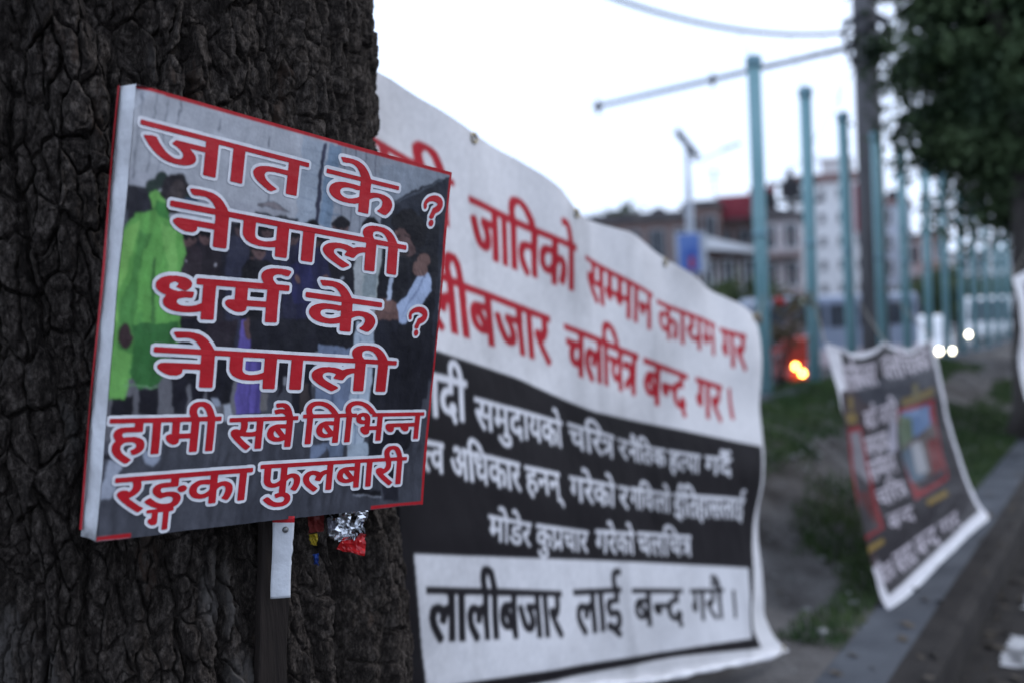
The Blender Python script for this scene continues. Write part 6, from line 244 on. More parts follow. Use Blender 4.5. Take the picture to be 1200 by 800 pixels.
BANNER_BLACK = [
[417,875,-3,0,-3,1,-2,2,-2,3,-1,4,-1,6,1,7,1,7,0,1,-108,-39,-3,0,0,9,2,2,36,13,1,1,1,1,0,11,0,1,-5,0,-3,1,-5,-5,-4,-2,-5,-2,-4,0,-4,0,-2,2,-2,2,-1,3,-2,9,1,5,2,8,2,6,4,8,5,10,4,6,5,2,1,0,5,-5,-1,-3,-4,-7,-6,-12,-2,-5,-1,-5,0,-5,1,-4,2,-1,3,4,-2,8,0,2,2,2,5,4,5,2,1,0,3,-7,1,-3,1,0,0,38,1,1,2,1,9,3,2,0,0,-68,0,-1,1,0,5,2,0,2,0,66,1,1,1,2,11,4,1,-1,0,-67,1,-1,1,0,36,13,1,0,1,1,0,12,-1,1,-3,-1,-5,1,-5,-4,-4,-2,-4,-2,-4,-1,-4,1,-2,1,-3,4,-1,2,-1,5,0,5,2,10,2,7,4,8,8,16,2,2,5,1,1,0,4,-4,0,-1,0,-2,-10,-18,-3,-7,-1,-4,0,-7,1,-3,2,-1,2,2,1,3,-1,7,0,2,1,2,5,4,6,2,1,0,2,-9,1,-2,1,0,1,38,0,1,2,1,9,4,2,-1,0,-67,1,-1,1,0,4,2,1,1,0,67,0,1,1,1,11,4,2,0,0,-67,0,-1,1,0,28,10,1,1,1,7,-1,1,-13,-4,-4,0,-5,2,-2,2,-2,4,-1,6,0,7,0,4,2,6,2,5,3,3,3,4,5,3,8,3,4,1,1,13,0,2,1,1,11,4,1,-1,0,-67,1,-1,1,0,41,15,1,1,1,9,-1,2,-18,-7,-2,0,-1,1,-2,7,6,10,2,6,0,3,0,6,0,2,-1,1,-1,-1,-2,-3,-2,-5,-4,-13,-4,-14,-1,-2,-6,-2,-5,1,-1,2,2,7,4,15,4,13,3,5,3,4,4,4,2,1,8,3,2,0,4,-1,3,-3,2,-3,0,-3,0,-10,-2,-9,-2,-4,1,-1,4,2,1,2,0,42,0,2,2,1,10,4,2,-1,0,-68,1,0,4,1,1,1,0,1,0,67,2,2,9,4,2,0,1,-1,0,-67,1,-1,17,6,1,2,0,5,0,7,-1,4,-1,1,-3,-2,-6,-2,-3,0,-2,2,0,1,0,6,0,3,3,7,6,14,8,16,6,10,2,2,5,2,1,-1,4,-4,0,-2,-1,-1,-8,-15,-6,-11,-2,-5,0,-1,5,-2,3,-3,2,-4,2,-6,0,-5,0,-11,0,-1,5,2,2,-1,0,-8,0,-1,-1,-1,-162,-60,-1,-1,-4,-17,-2,-9,-2,-4,-3,-4,-4,-4,-3,-2],[422,890,1,1,1,1,2,7,3,13,0,1,-1,1,-6,-2,-1,-2,-1,-8,0,-6,1,-5],[471,962,3,2,0,7,-1,-2,-2,-6],[461,972,0,-1,1,0,1,2,3,8,0,2,-2,-1,-2,-4,-1,-4],[776,994,-5,0,-4,1,-3,2,-2,3,-1,4,0,9,2,7,1,5,0,2,-120,-37,-2,0,-1,2,0,6,1,2,1,1,48,15,1,0,1,1,0,12,-1,1,-3,0,-8,0,-8,-5,-10,-4,-4,0,-3,0,-5,2,-2,2,-1,3,-2,6,0,6,1,4,2,8,5,9,12,19,3,3,5,1,2,0,4,-4,0,-2,-11,-17,-5,-10,-2,-7,0,-4,1,-2,1,-2,2,-1,2,1,1,1,3,3,-2,7,0,3,2,2,6,5,5,1,2,0,3,-8,2,-3,2,-2,1,2,0,40,2,2,12,4,1,0,1,-1,0,-2,0,-68,1,0,8,2,1,1,0,1,0,69,1,1,1,1,13,4,1,-1,0,-1,1,-69,1,0,30,9,1,1,0,1,0,6,-1,1,-9,-3,-5,-1,-4,0,-4,2,-3,5,-1,3,0,4,1,4,2,6,3,5,3,4,2,3,2,1,6,2,6,-1,3,2,3,2,1,4,0,3,0,2,-1,2,-2,1,-6,1,-1,-1,-3,-3,-4,-4,-3,-2,-6,-2,-5,2,-1,3,0,4,2,4,3,2,6,4,3,1,11,12,9,9,6,2,2,0,2,-4,1,-4,0,-1,-1,-2,-7,-5,-1,-1,7,-2,3,-3,1,-2,1,-4,1,-6,-1,-5,-1,-4,-4,-7,-5,-5,-6,-3,-10,-3,-3,0,-1,-1,-1,-3,0,-2,0,-3,1,-1,3,-1,20,6,2,0,0,-1,1,-18,1,0,8,2,2,-1,-1,-9,-1,-1,-12,-4,-4,-9,-1,-7,1,-5,1,-2,2,-1,1,0,5,4,5,1,1,0,2,-7,0,-2,-2,-3,-7,-4],[831,1051,-1,1,0,8,0,1,1,1,47,16,2,1,0,8,-1,1,-2,-2,-20,-6,-7,-1,-7,2,-5,3,-2,4,0,3,0,8,1,5,3,5,4,6,6,5,8,5,11,3,5,1,5,1,1,1,0,14,0,1,1,1,14,5,2,0,0,-1,0,-64,1,-2,83,28,1,0,1,1,0,7,-1,1,-11,-2,-4,0,-6,1,-6,3,-41,-14,-5,0,-3,1,0,3,0,5,1,3,5,8,5,5,3,2,8,2,3,0,2,-1,1,-3,0,-6,1,-1,16,6,0,1,1,8,2,5,4,7,4,5,5,5,7,4,4,2,11,4,8,16,1,2,7,2,7,-1,1,-1,-7,-15,0,-1,2,-1,2,-1,1,-4,-1,-5,-1,-3,-2,-3,-4,-3,-3,-2,-7,-2,-3,-1,-3,1,-2,2,-1,1,0,5,-1,1,-8,-6,-3,-3,-2,-6,-1,-2,0,-4,1,-3,2,-2,2,-1,4,-1,4,0,5,1,11,4,2,0,0,-1,1,-18,1,0,17,5,1,0,0,-8,0,-1,-1,-1],[868,1094,1,1,10,4,1,2,0,11,-1,0,-3,-4,-8,-12],[854,1097,1,0,3,4,8,14,0,1,-3,0,-5,-4,-2,-2,-2,-3,-1,-3,0,-5],[1155,1129,-6,-1,-2,1,0,1,2,8,2,2,4,1,5,0,2,1,3,2,2,2,0,1,-2,-1,-11,-3,-8,-1,-1,1,0,1,2,8,2,2,4,1,7,0,3,1,3,2,3,3,3,4,0,1,-1,0,-121,-40,-2,0,-1,1,0,1,0,6,1,1,1,1,13,4,1,1,0,18,-1,1,-5,-1,-4,1,0,2,0,4,1,5,3,5,6,7,3,1,8,3,3,-1,1,-1,1,-2,0,-37,2,0,13,5,1,1,0,1,0,60,0,1,2,1,13,4,1,0,0,-1,1,-61,1,0,31,10,1,1,1,4,0,5,-1,4,-2,3,-2,0,-4,-3,-3,-2,-6,-1,-3,-1,-3,1,-1,2,-1,2,1,4,2,5,5,8,13,17,16,19,1,1,4,1,2,0,5,-4,1,0,0,-1,-16,-18,-9,-11,-1,-3,10,-2,3,-2,4,-4,1,-3,1,-6,0,-6,-1,-3,0,-1,13,4,0,1,0,1,1,60,0,1,1,1,13,4,2,0,0,-2,0,-60,1,0,10,3,1,0,1,-1,0,-7,-2,-2,-12,-4,-3,-12,-4,-9,-4,-8,-5,-4,-2,-3,-7,-4],[1239,1192,1,69,13,5,0,-69],]
BANNER2_TEXT = [
[127,20,-3,1,-2,3,-3,6,0,13,1,8,-1,1,-74,1,-2,1,0,7,1,2,25,0,1,1,0,13,-6,3,-7,-3,-4,1,-5,4,-3,7,1,18,10,23,4,0,3,-6,-6,-14,-3,-9,0,-8,2,-5,3,3,-1,10,5,3,3,-1,2,-11,2,-1,0,37,3,1,5,0,1,-2,0,-63,2,-1,3,0,1,1,0,63,1,2,5,0,2,-2,0,-63,3,-1,24,-1,1,1,0,13,-6,4,-6,-4,-5,1,-4,4,-3,7,0,15,2,8,8,18,2,1,3,-1,2,-6,-8,-19,-1,-12,2,-5,3,3,-1,10,5,4,3,-1,3,-11,1,-2,0,37,4,1,4,0,1,-1,0,-63,2,-2,3,0,0,2,0,62,1,2,7,0,1,-1,0,-64,3,-1,18,0,2,1,0,8,-10,1,-4,2,-3,5,-2,7,0,14,1,6,6,7,4,1,8,-1,0,14,3,1,4,0,1,-2,0,-63,3,-1,29,0,0,11,-13,1,-2,2,-1,6,6,15,0,6,-2,4,-2,-1,-2,-6,-6,-23,-2,-1,-2,1,-3,2,0,4,7,27,4,5,5,3,4,0,3,-2,3,-6,1,-14,-3,-12,1,-1,4,1,0,42,2,1,6,0,1,-2,0,-62,1,-2,4,0,1,65,1,1,6,0,1,-2,0,-63,2,-1,9,0,2,0,1,3,0,14,-1,2,-6,-1,-3,2,-1,8,5,15,9,21,3,3,3,0,3,-7,-7,-13,-5,-12,5,-6,3,-7,1,-21,4,-2,0,-8,-3,-1,-109,1,-7,-27,-4,-5],[129,31,2,0,2,7,2,12,-1,2,-4,0,-2,-1,-1,-11],[162,82,5,1,0,9],[156,93,1,-1,2,5,2,6,-1,2,-3,-4],[441,10,-10,4,-6,7,-2,7,1,15,-129,8,-3,0,0,8,2,1,41,-2,1,1,0,33,-7,7,-5,2,-5,-2,-2,-5,0,-5,2,-5,3,-2,9,-2,2,-1,0,-6,-1,-2,-35,1,-2,2,0,6,2,2,11,0,-2,7,0,8,2,7,5,4,9,3,6,-1,8,-2,0,14,1,1,9,0,2,-1,0,-63,2,-2,49,-3,2,1,0,12,-1,1,-5,2,-6,4,-9,-4,-6,0,-5,1,-6,3,-5,8,-1,11,4,10,7,10,8,9,3,1,2,-1,5,-6,-13,-15,-4,-6,0,-6,0,-5,2,-3,3,-1,4,0,4,3,-2,10,8,3,3,-1,5,-13,3,-3,2,0,0,40,3,1,9,-1,0,-63,1,-2,10,-1,2,1,0,63,1,1,2,1,7,-1,2,-1,0,-63,1,-2,48,-2,0,33,-3,4,-6,5,-4,0,-4,-1,-2,-4,0,-8,2,-4,3,-2,10,-2,1,-6,-1,-3,-35,2,-2,1,0,7,2,1,10,0,-2,9,0,7,4,8,5,3,6,2,5,0,11,-3,0,15,3,1,7,0,2,-2,0,-64,40,-2,0,19,-7,-6,-7,-2,-12,2,-6,3,-1,2,3,8,4,-1,6,-3,4,-1,6,3,5,7,-2,2,-21,18,4,7,2,1,3,-1,19,-16,1,22,3,1,7,0,1,-2,1,-64,39,-2,0,10,-16,0,-6,3,-4,4,-4,8,-1,12,5,10,7,4,10,1,9,-3,0,16,9,0,3,-2,1,-29,4,-7,5,-1,2,2,1,3,0,9,-4,14,1,2,5,3,4,-1,4,-7,2,-10,0,-12,-4,-9,-4,-3,-5,-1,-11,2,0,-18,1,-1,31,-2,1,2,0,62,2,2,10,-2,0,-63,1,-2,9,-1,0,-7,-2,-2,-9,0,-6,-20,-5,-7,-4,-3,-5,0,-6,0,-6,1,-1,2,2,8,9,-1,4,2,3,6,3,10,0,3,-146,9,-2,-1,-9,-13,-11,-10,-12,-6],[443,20,9,0,10,5,10,10,3,5,-38,2,-2,-4,-1,-8,3,-6],[580,64,10,0,1,2,0,13,-5,5,-6,3,-6,-3,-2,-8,2,-8],[201,175,-4,2,-3,5,-1,9,1,7,-58,-1,-2,1,0,5,1,1,19,0,1,1,0,6,-9,0,-6,4,-3,6,0,8,2,7,4,4,4,1,8,-1,0,9,1,2,5,0,1,-1,0,-45,2,-1,4,0,1,1,0,45,5,1,2,-1,0,-45,1,-1,14,1,2,0,-1,6,-7,3,-4,6,-1,7,0,6,2,5,3,5,4,2,6,1,4,9,2,1,1,-1,3,-3,-3,-8,2,-5,0,-6,-3,-3,-4,0,-2,1,-1,2,-1,5,-2,0,-1,-1,-2,-3,-1,-8,1,-3,2,-3,2,-1,8,-1,0,-13,9,0,0,45,2,1,5,-1,0,-44,1,-1,4,-1,1,-5,-1,-1,-5,-1,-3,-13,-3,-6,-4,-3],[202,182,2,0,2,2,2,9,0,5,-5,0,-2,-1,-1,-4,0,-7],[150,218,5,1,0,9,-2,-2],[144,223,1,0,0,1,5,9,-1,1,-2,0,-2,-3],[315,172,-6,2,-5,6,-1,4,0,8,1,3,-1,1,-67,0,-2,1,0,6,1,1,35,0,1,0,0,9,-16,0,-2,1,-1,5,5,7,2,6,-1,4,-2,3,-3,-1,-4,-5,-6,-18,-3,0,-4,2,3,10,3,9,4,6,4,4,4,1,4,-1,4,-1,2,-2,2,-5,1,-5,-1,-6,-3,-6,1,-1,6,0,1,2,0,31,2,1,6,-1,0,-48,1,-1,7,0,1,1,0,48,1,1,7,-1,1,-1,0,-47,0,-1,7,0,1,1,0,48,1,1,6,0,1,-2,0,-47,2,-1,26,0,1,1,0,12,-10,0,-8,3,-2,2,-2,5,-1,7,1,5,4,7,6,9,3,0,4,-5,-9,-12,-1,-5,1,-5,1,-1,3,-2,10,0,0,28,2,1,6,-1,1,-48,0,-1,6,-1,0,-6,-9,-1,-6,-10,-5,-6,-6,-4,-7,-4],[317,180,5,0,7,4,7,8,2,4,-25,0,-2,-4,0,-6,2,-4],[108,270,-1,1,1,5,10,1,1,1,1,10,-1,3,-4,-1,-3,1,-2,2,0,4,7,15,9,13,1,1,3,0,2,-4,-8,-12,-4,-7,2,-1,6,2,9,0,1,21,1,1,5,0,1,-1,0,-46,1,-1,9,1,0,18,-5,3,0,4,1,3,4,5,2,1,3,1,2,-2,2,-7,9,1,0,19,-4,2,0,2,2,5,6,-1,3,3,-1,6,-1,1,-3,1,-4,-2,-3,-2,-6,-8,-2,0,-3,3,2,4,3,5,3,3,5,3,8,1,3,-1,4,-2,3,-6,0,-7,-1,-3,-6,-6,0,-45,1,-1,18,0,1,1,0,6,-8,3,-5,5,-2,6,0,6,2,6,2,4,4,3,3,2,7,1,5,10,3,0,3,-2,-4,-10,3,-5,-1,-6,-3,-3,-5,0,-3,3,0,5,-2,0,-3,-2,-2,-3,-1,-8,1,-3,2,-3,3,-1,9,0,0,-13,1,-1,9,0,1,1,0,46,6,1,2,-1,0,-46,2,-1,8,1,2,5,0,5,-1,3,-6,4,1,7,2,6,5,5,4,2,5,0,5,-1,0,12,2,0,6,0,0,-46,1,-1,5,-1,0,-5,-1,-1],[127,278,9,0,1,0,1,17,-1,1,-7,1,-4,-2,2,-8],[164,279,8,0,1,1,0,17,-1,1,-8,0,-1,-1],[247,282,7,0,1,1,0,23,-3,4,-4,2,-4,-2,-3,-6,4,-4,2,-5,1,-5],
[98,336,-1,2,1,5,13,1,1,2,1,9,-1,4,-1,0,-5,-2,-3,1,-3,3,0,4,8,15,13,16,3,-1,4,-4,-15,-19,0,-1,2,-1,7,2,12,1,0,22,2,0,7,0,0,-48,2,0,9,0,2,1,0,18,-5,2,-2,3,2,6,4,5,3,1,4,1,2,-2,1,-7,9,1,2,0,5,8,3,1,3,0,3,-2,1,-6,12,0,0,2,0,20,3,1,5,0,2,-1,0,-48,8,1,1,0,1,48,1,1,5,0,2,0,1,-1,0,-47,30,1,1,1,0,14,-23,0,-2,2,0,5,3,6,4,3,2,1,3,0,2,-2,1,-7,10,0,0,26,2,1,7,0,0,-48,1,-1,6,0,1,-6,-1,-1],[121,345,13,1,0,17,-1,2,-5,0,-8,-1,2,-6],[165,348,16,1,0,19,-16,-1],[191,350,11,0,1,1,0,18,0,1,-11,-1,-1,0],[196,405,-10,1,-4,3,-3,2,-1,4,0,4,1,4,0,1,-68,-6,-1,5,1,1,43,4,2,1,0,20,-5,3,-6,1,-6,-1,-3,-1,-2,-3,0,-3,2,-2,3,-2,11,0,1,-4,-1,-2,-2,0,-32,-3,-2,0,0,5,0,1,13,1,-3,5,0,3,1,3,3,4,6,3,5,2,9,0,7,-1,1,1,0,9,1,1,8,1,1,-1,0,-40,1,0,13,1,1,1,0,39,1,1,9,1,1,-1,0,-40,29,3,1,1,1,5,-1,3,-2,3,-3,1,-4,-3,-5,-1,-3,1,-3,2,0,3,3,5,9,8,15,12,4,2,5,-3,1,-1,-12,-8,-10,-9,10,-3,4,-4,2,-5,-1,-8,42,3,1,1,0,12,-7,-5,-8,-3,-10,0,-9,2,2,4,1,2,2,0,7,-1,5,-1,6,3,5,5,-1,1,-21,8,-1,1,4,5,3,0,22,-9,0,1,0,15,2,0,9,0,0,-39,1,-1,8,1,1,-2,-1,-4,-51,-5,-11,-10,-12,-8,-11,-4],[200,412,10,1,8,4,10,7,3,4,-40,-3,-3,-4,0,-4,2,-3,4,-2],[132,494,-1,4,1,1,42,5,0,20,-1,1,-2,0,-12,-11,2,0,11,1,1,-2,0,-2,-5,-2,-13,-1,-5,0,-7,1,-2,1,-3,3,-2,3,0,3,2,4,3,3,7,4,7,2,7,1,12,-1,0,9,2,1,9,1,1,0,0,-36,0,-1,76,9,1,0,0,5,-10,0,-6,1,-5,1,-5,4,0,-2,-1,-1,-33,-3,-4,0,-2,1,0,2,1,2,2,3,4,3,4,2,5,1,2,-1,2,-1,1,-5,18,2,2,8,4,4,2,1,4,2,7,3,13,2,9,9,2,0,6,-1,-6,-8,3,-2,1,-2,0,-3,-3,-3,-5,-2,-6,0,-3,1,-1,1,-1,3,-4,0,-6,-2,-3,-2,-3,-3,-1,-4,2,-2,1,-1,5,-2,8,0,11,1,0,-1,1,-10,16,2,0,-2,0,-4],[150,515,1,0,7,7,5,4,0,1,-6,0,-4,-1,-4,-2,-1,-3,-1,-3,1,-2],[22,585,-5,1,-5,3,-1,3,-1,4,1,7,-4,1,0,1,0,4,5,1,0,1,1,37,5,1,2,-1,0,-38,32,0,0,19,-4,5,-4,1,-3,-2,-1,-2,0,-4,1,-2,1,-2,8,-1,0,-5,-2,-1,-22,1,-1,1,0,4,1,0,8,1,-2,5,0,2,1,4,3,4,3,2,3,0,4,0,6,-1,1,9,5,0,2,0,0,-1,0,-38,26,0,2,1,-1,10,-4,-3,-5,-2,-7,1,-6,2,2,6,2,0,4,-2,3,-1,4,2,3,4,0,2,-13,8,-1,2,2,4,2,1,14,-11,1,14,1,1,6,0,0,-2,0,-37,1,0,5,-1,0,-5,-1,0,-46,0,-9,-10,-6,-5,-7,-3],[25,590,7,2,5,2,5,5,3,4,-26,1,-1,-4,0,-5,3,-3],[111,596,0,2,0,5,23,1,1,1,0,26,-4,5,-2,1,-2,-2,-2,-6,3,-6,1,-1,5,-1,0,-7,-2,0,-18,-1,-1,1,0,5,1,1,6,1,-2,9,1,6,3,5,5,3,8,0,0,10,1,1,5,0,2,-1,0,-48,1,-1,26,1,2,1,-1,10,-3,1,-3,2,-5,-3,-3,-1,-3,1,-4,3,-2,4,-1,10,1,5,7,13,3,5,1,0,3,0,2,-5,-7,-10,-2,-6,-1,-7,2,-4,2,-1,3,3,-1,8,4,2,3,0,2,-9,3,-2,0,30,1,1,5,0,1,-1,0,-48,1,-1,5,1,1,49,1,1,5,0,1,-1,0,-49,2,0,19,1,2,4,0,7,-2,3,-5,2,0,6,0,1,4,1,3,6,1,8,-1,3,-3,2,-4,-5,-3,-7,-3,-12,-2,-1,-3,1,-2,2,1,1,3,14,6,11,3,2,3,1,5,0,4,-2,3,-6,1,-8,-2,-6,-3,-7,3,-8,0,-9,0,-3,4,-1,1,-5,-1,-2],[243,601,-1,6,1,1,37,3,0,8,-17,-2,-6,1,-4,2,-4,3,-1,3,-2,3,0,5,2,5,3,4,7,4,5,2,7,0,10,-2,1,12,1,1,8,0,1,0,1,-48,67,4,1,1,-1,6,-9,1,-5,1,-5,4,-3,3,-2,-2,-29,-2,-3,1,-2,1,0,6,2,4,5,4,3,1,4,0,2,0,2,-2,1,-7,15,1,3,11,5,6,9,4,12,2,8,11,2,0,6,-3,-6,-9,4,-4,1,-2,-1,-4,-3,-4,-5,-1,-6,0,-3,3,0,5,-3,0,-4,-1,-5,-3,-2,-4,-1,-4,2,-5,4,-3,8,-1,10,0,1,-14,14,0,1,-1,-1,-6],[268,624,12,1,1,11,-2,2,-1,-1],[259,628,1,0,10,12,0,2,-5,0,-6,-4,-2,-4,0,-3],[404,610,-1,2,1,4,16,1,1,0,0,13,-10,1,-2,1,0,2,2,4,4,2,8,4,7,0,3,0,1,-2,1,-24,23,1,0,39,2,1,11,1,1,-1,0,-40,44,3,2,3,0,4,-1,2,-2,2,-5,2,-7,-3,-6,-1,-4,1,-4,2,-1,1,1,3,4,4,7,5,19,11,11,5,3,0,6,-3,0,-1,-18,-9,-12,-7,11,-3,6,-3,4,-3,2,-4,0,-3,-2,-4,13,0,1,-2,-1,-3],]
PAINT2 = [
[62,34,38,44,370,433,294,602,605,158,1047,139,1393,68,1718,-189,1550,-90,899],[56,58,72,274,330,1880,265,1938,491,1171,553,657,561,412,478],[150,125,62,131,411,238,416,209,517,114,519],[160,132,58,53,541,252,547,230,631,46,624],[150,128,70,1134,548,1805,500,1793,596,1113,622],[140,130,90,1372,416,1481,416,1458,567,1331,562],[175,24,34,36,648,297,658,303,1484,-101,1471],[170,165,172,66,688,251,698,247,1100,173,1200,30,1188],[70,62,66,72,967,234,1127,250,1459,-44,1444],[110,42,42,28,1130,241,1174,250,1430,206,1430,77,1230],[172,140,60,-106,1516,254,1541,253,1584,-100,1571],[175,30,40,1018,632,1785,631,1649,1452,911,1451],[128,160,205,1064,675,1680,673,1595,1012,1012,976],[120,140,110,1038,687,1226,743,1230,1020,976,1040,962,894],[112,100,96,1012,976,1691,866,1682,1029,1597,1370,1010,1384],[110,132,150,951,1017,1240,1003,1209,1330,978,1306],[200,200,205,1166,988,1338,984,1289,1285,1101,1266],[140,40,40,1447,1024,1644,1011,1633,1389,1333,1343],[60,40,50,1046,1324,1620,1336,1616,1414,1079,1403],[172,140,60,1081,1501,1489,1525,1496,1584,1088,1555],[205,200,215,873,716,980,724,885,986,702,974],]
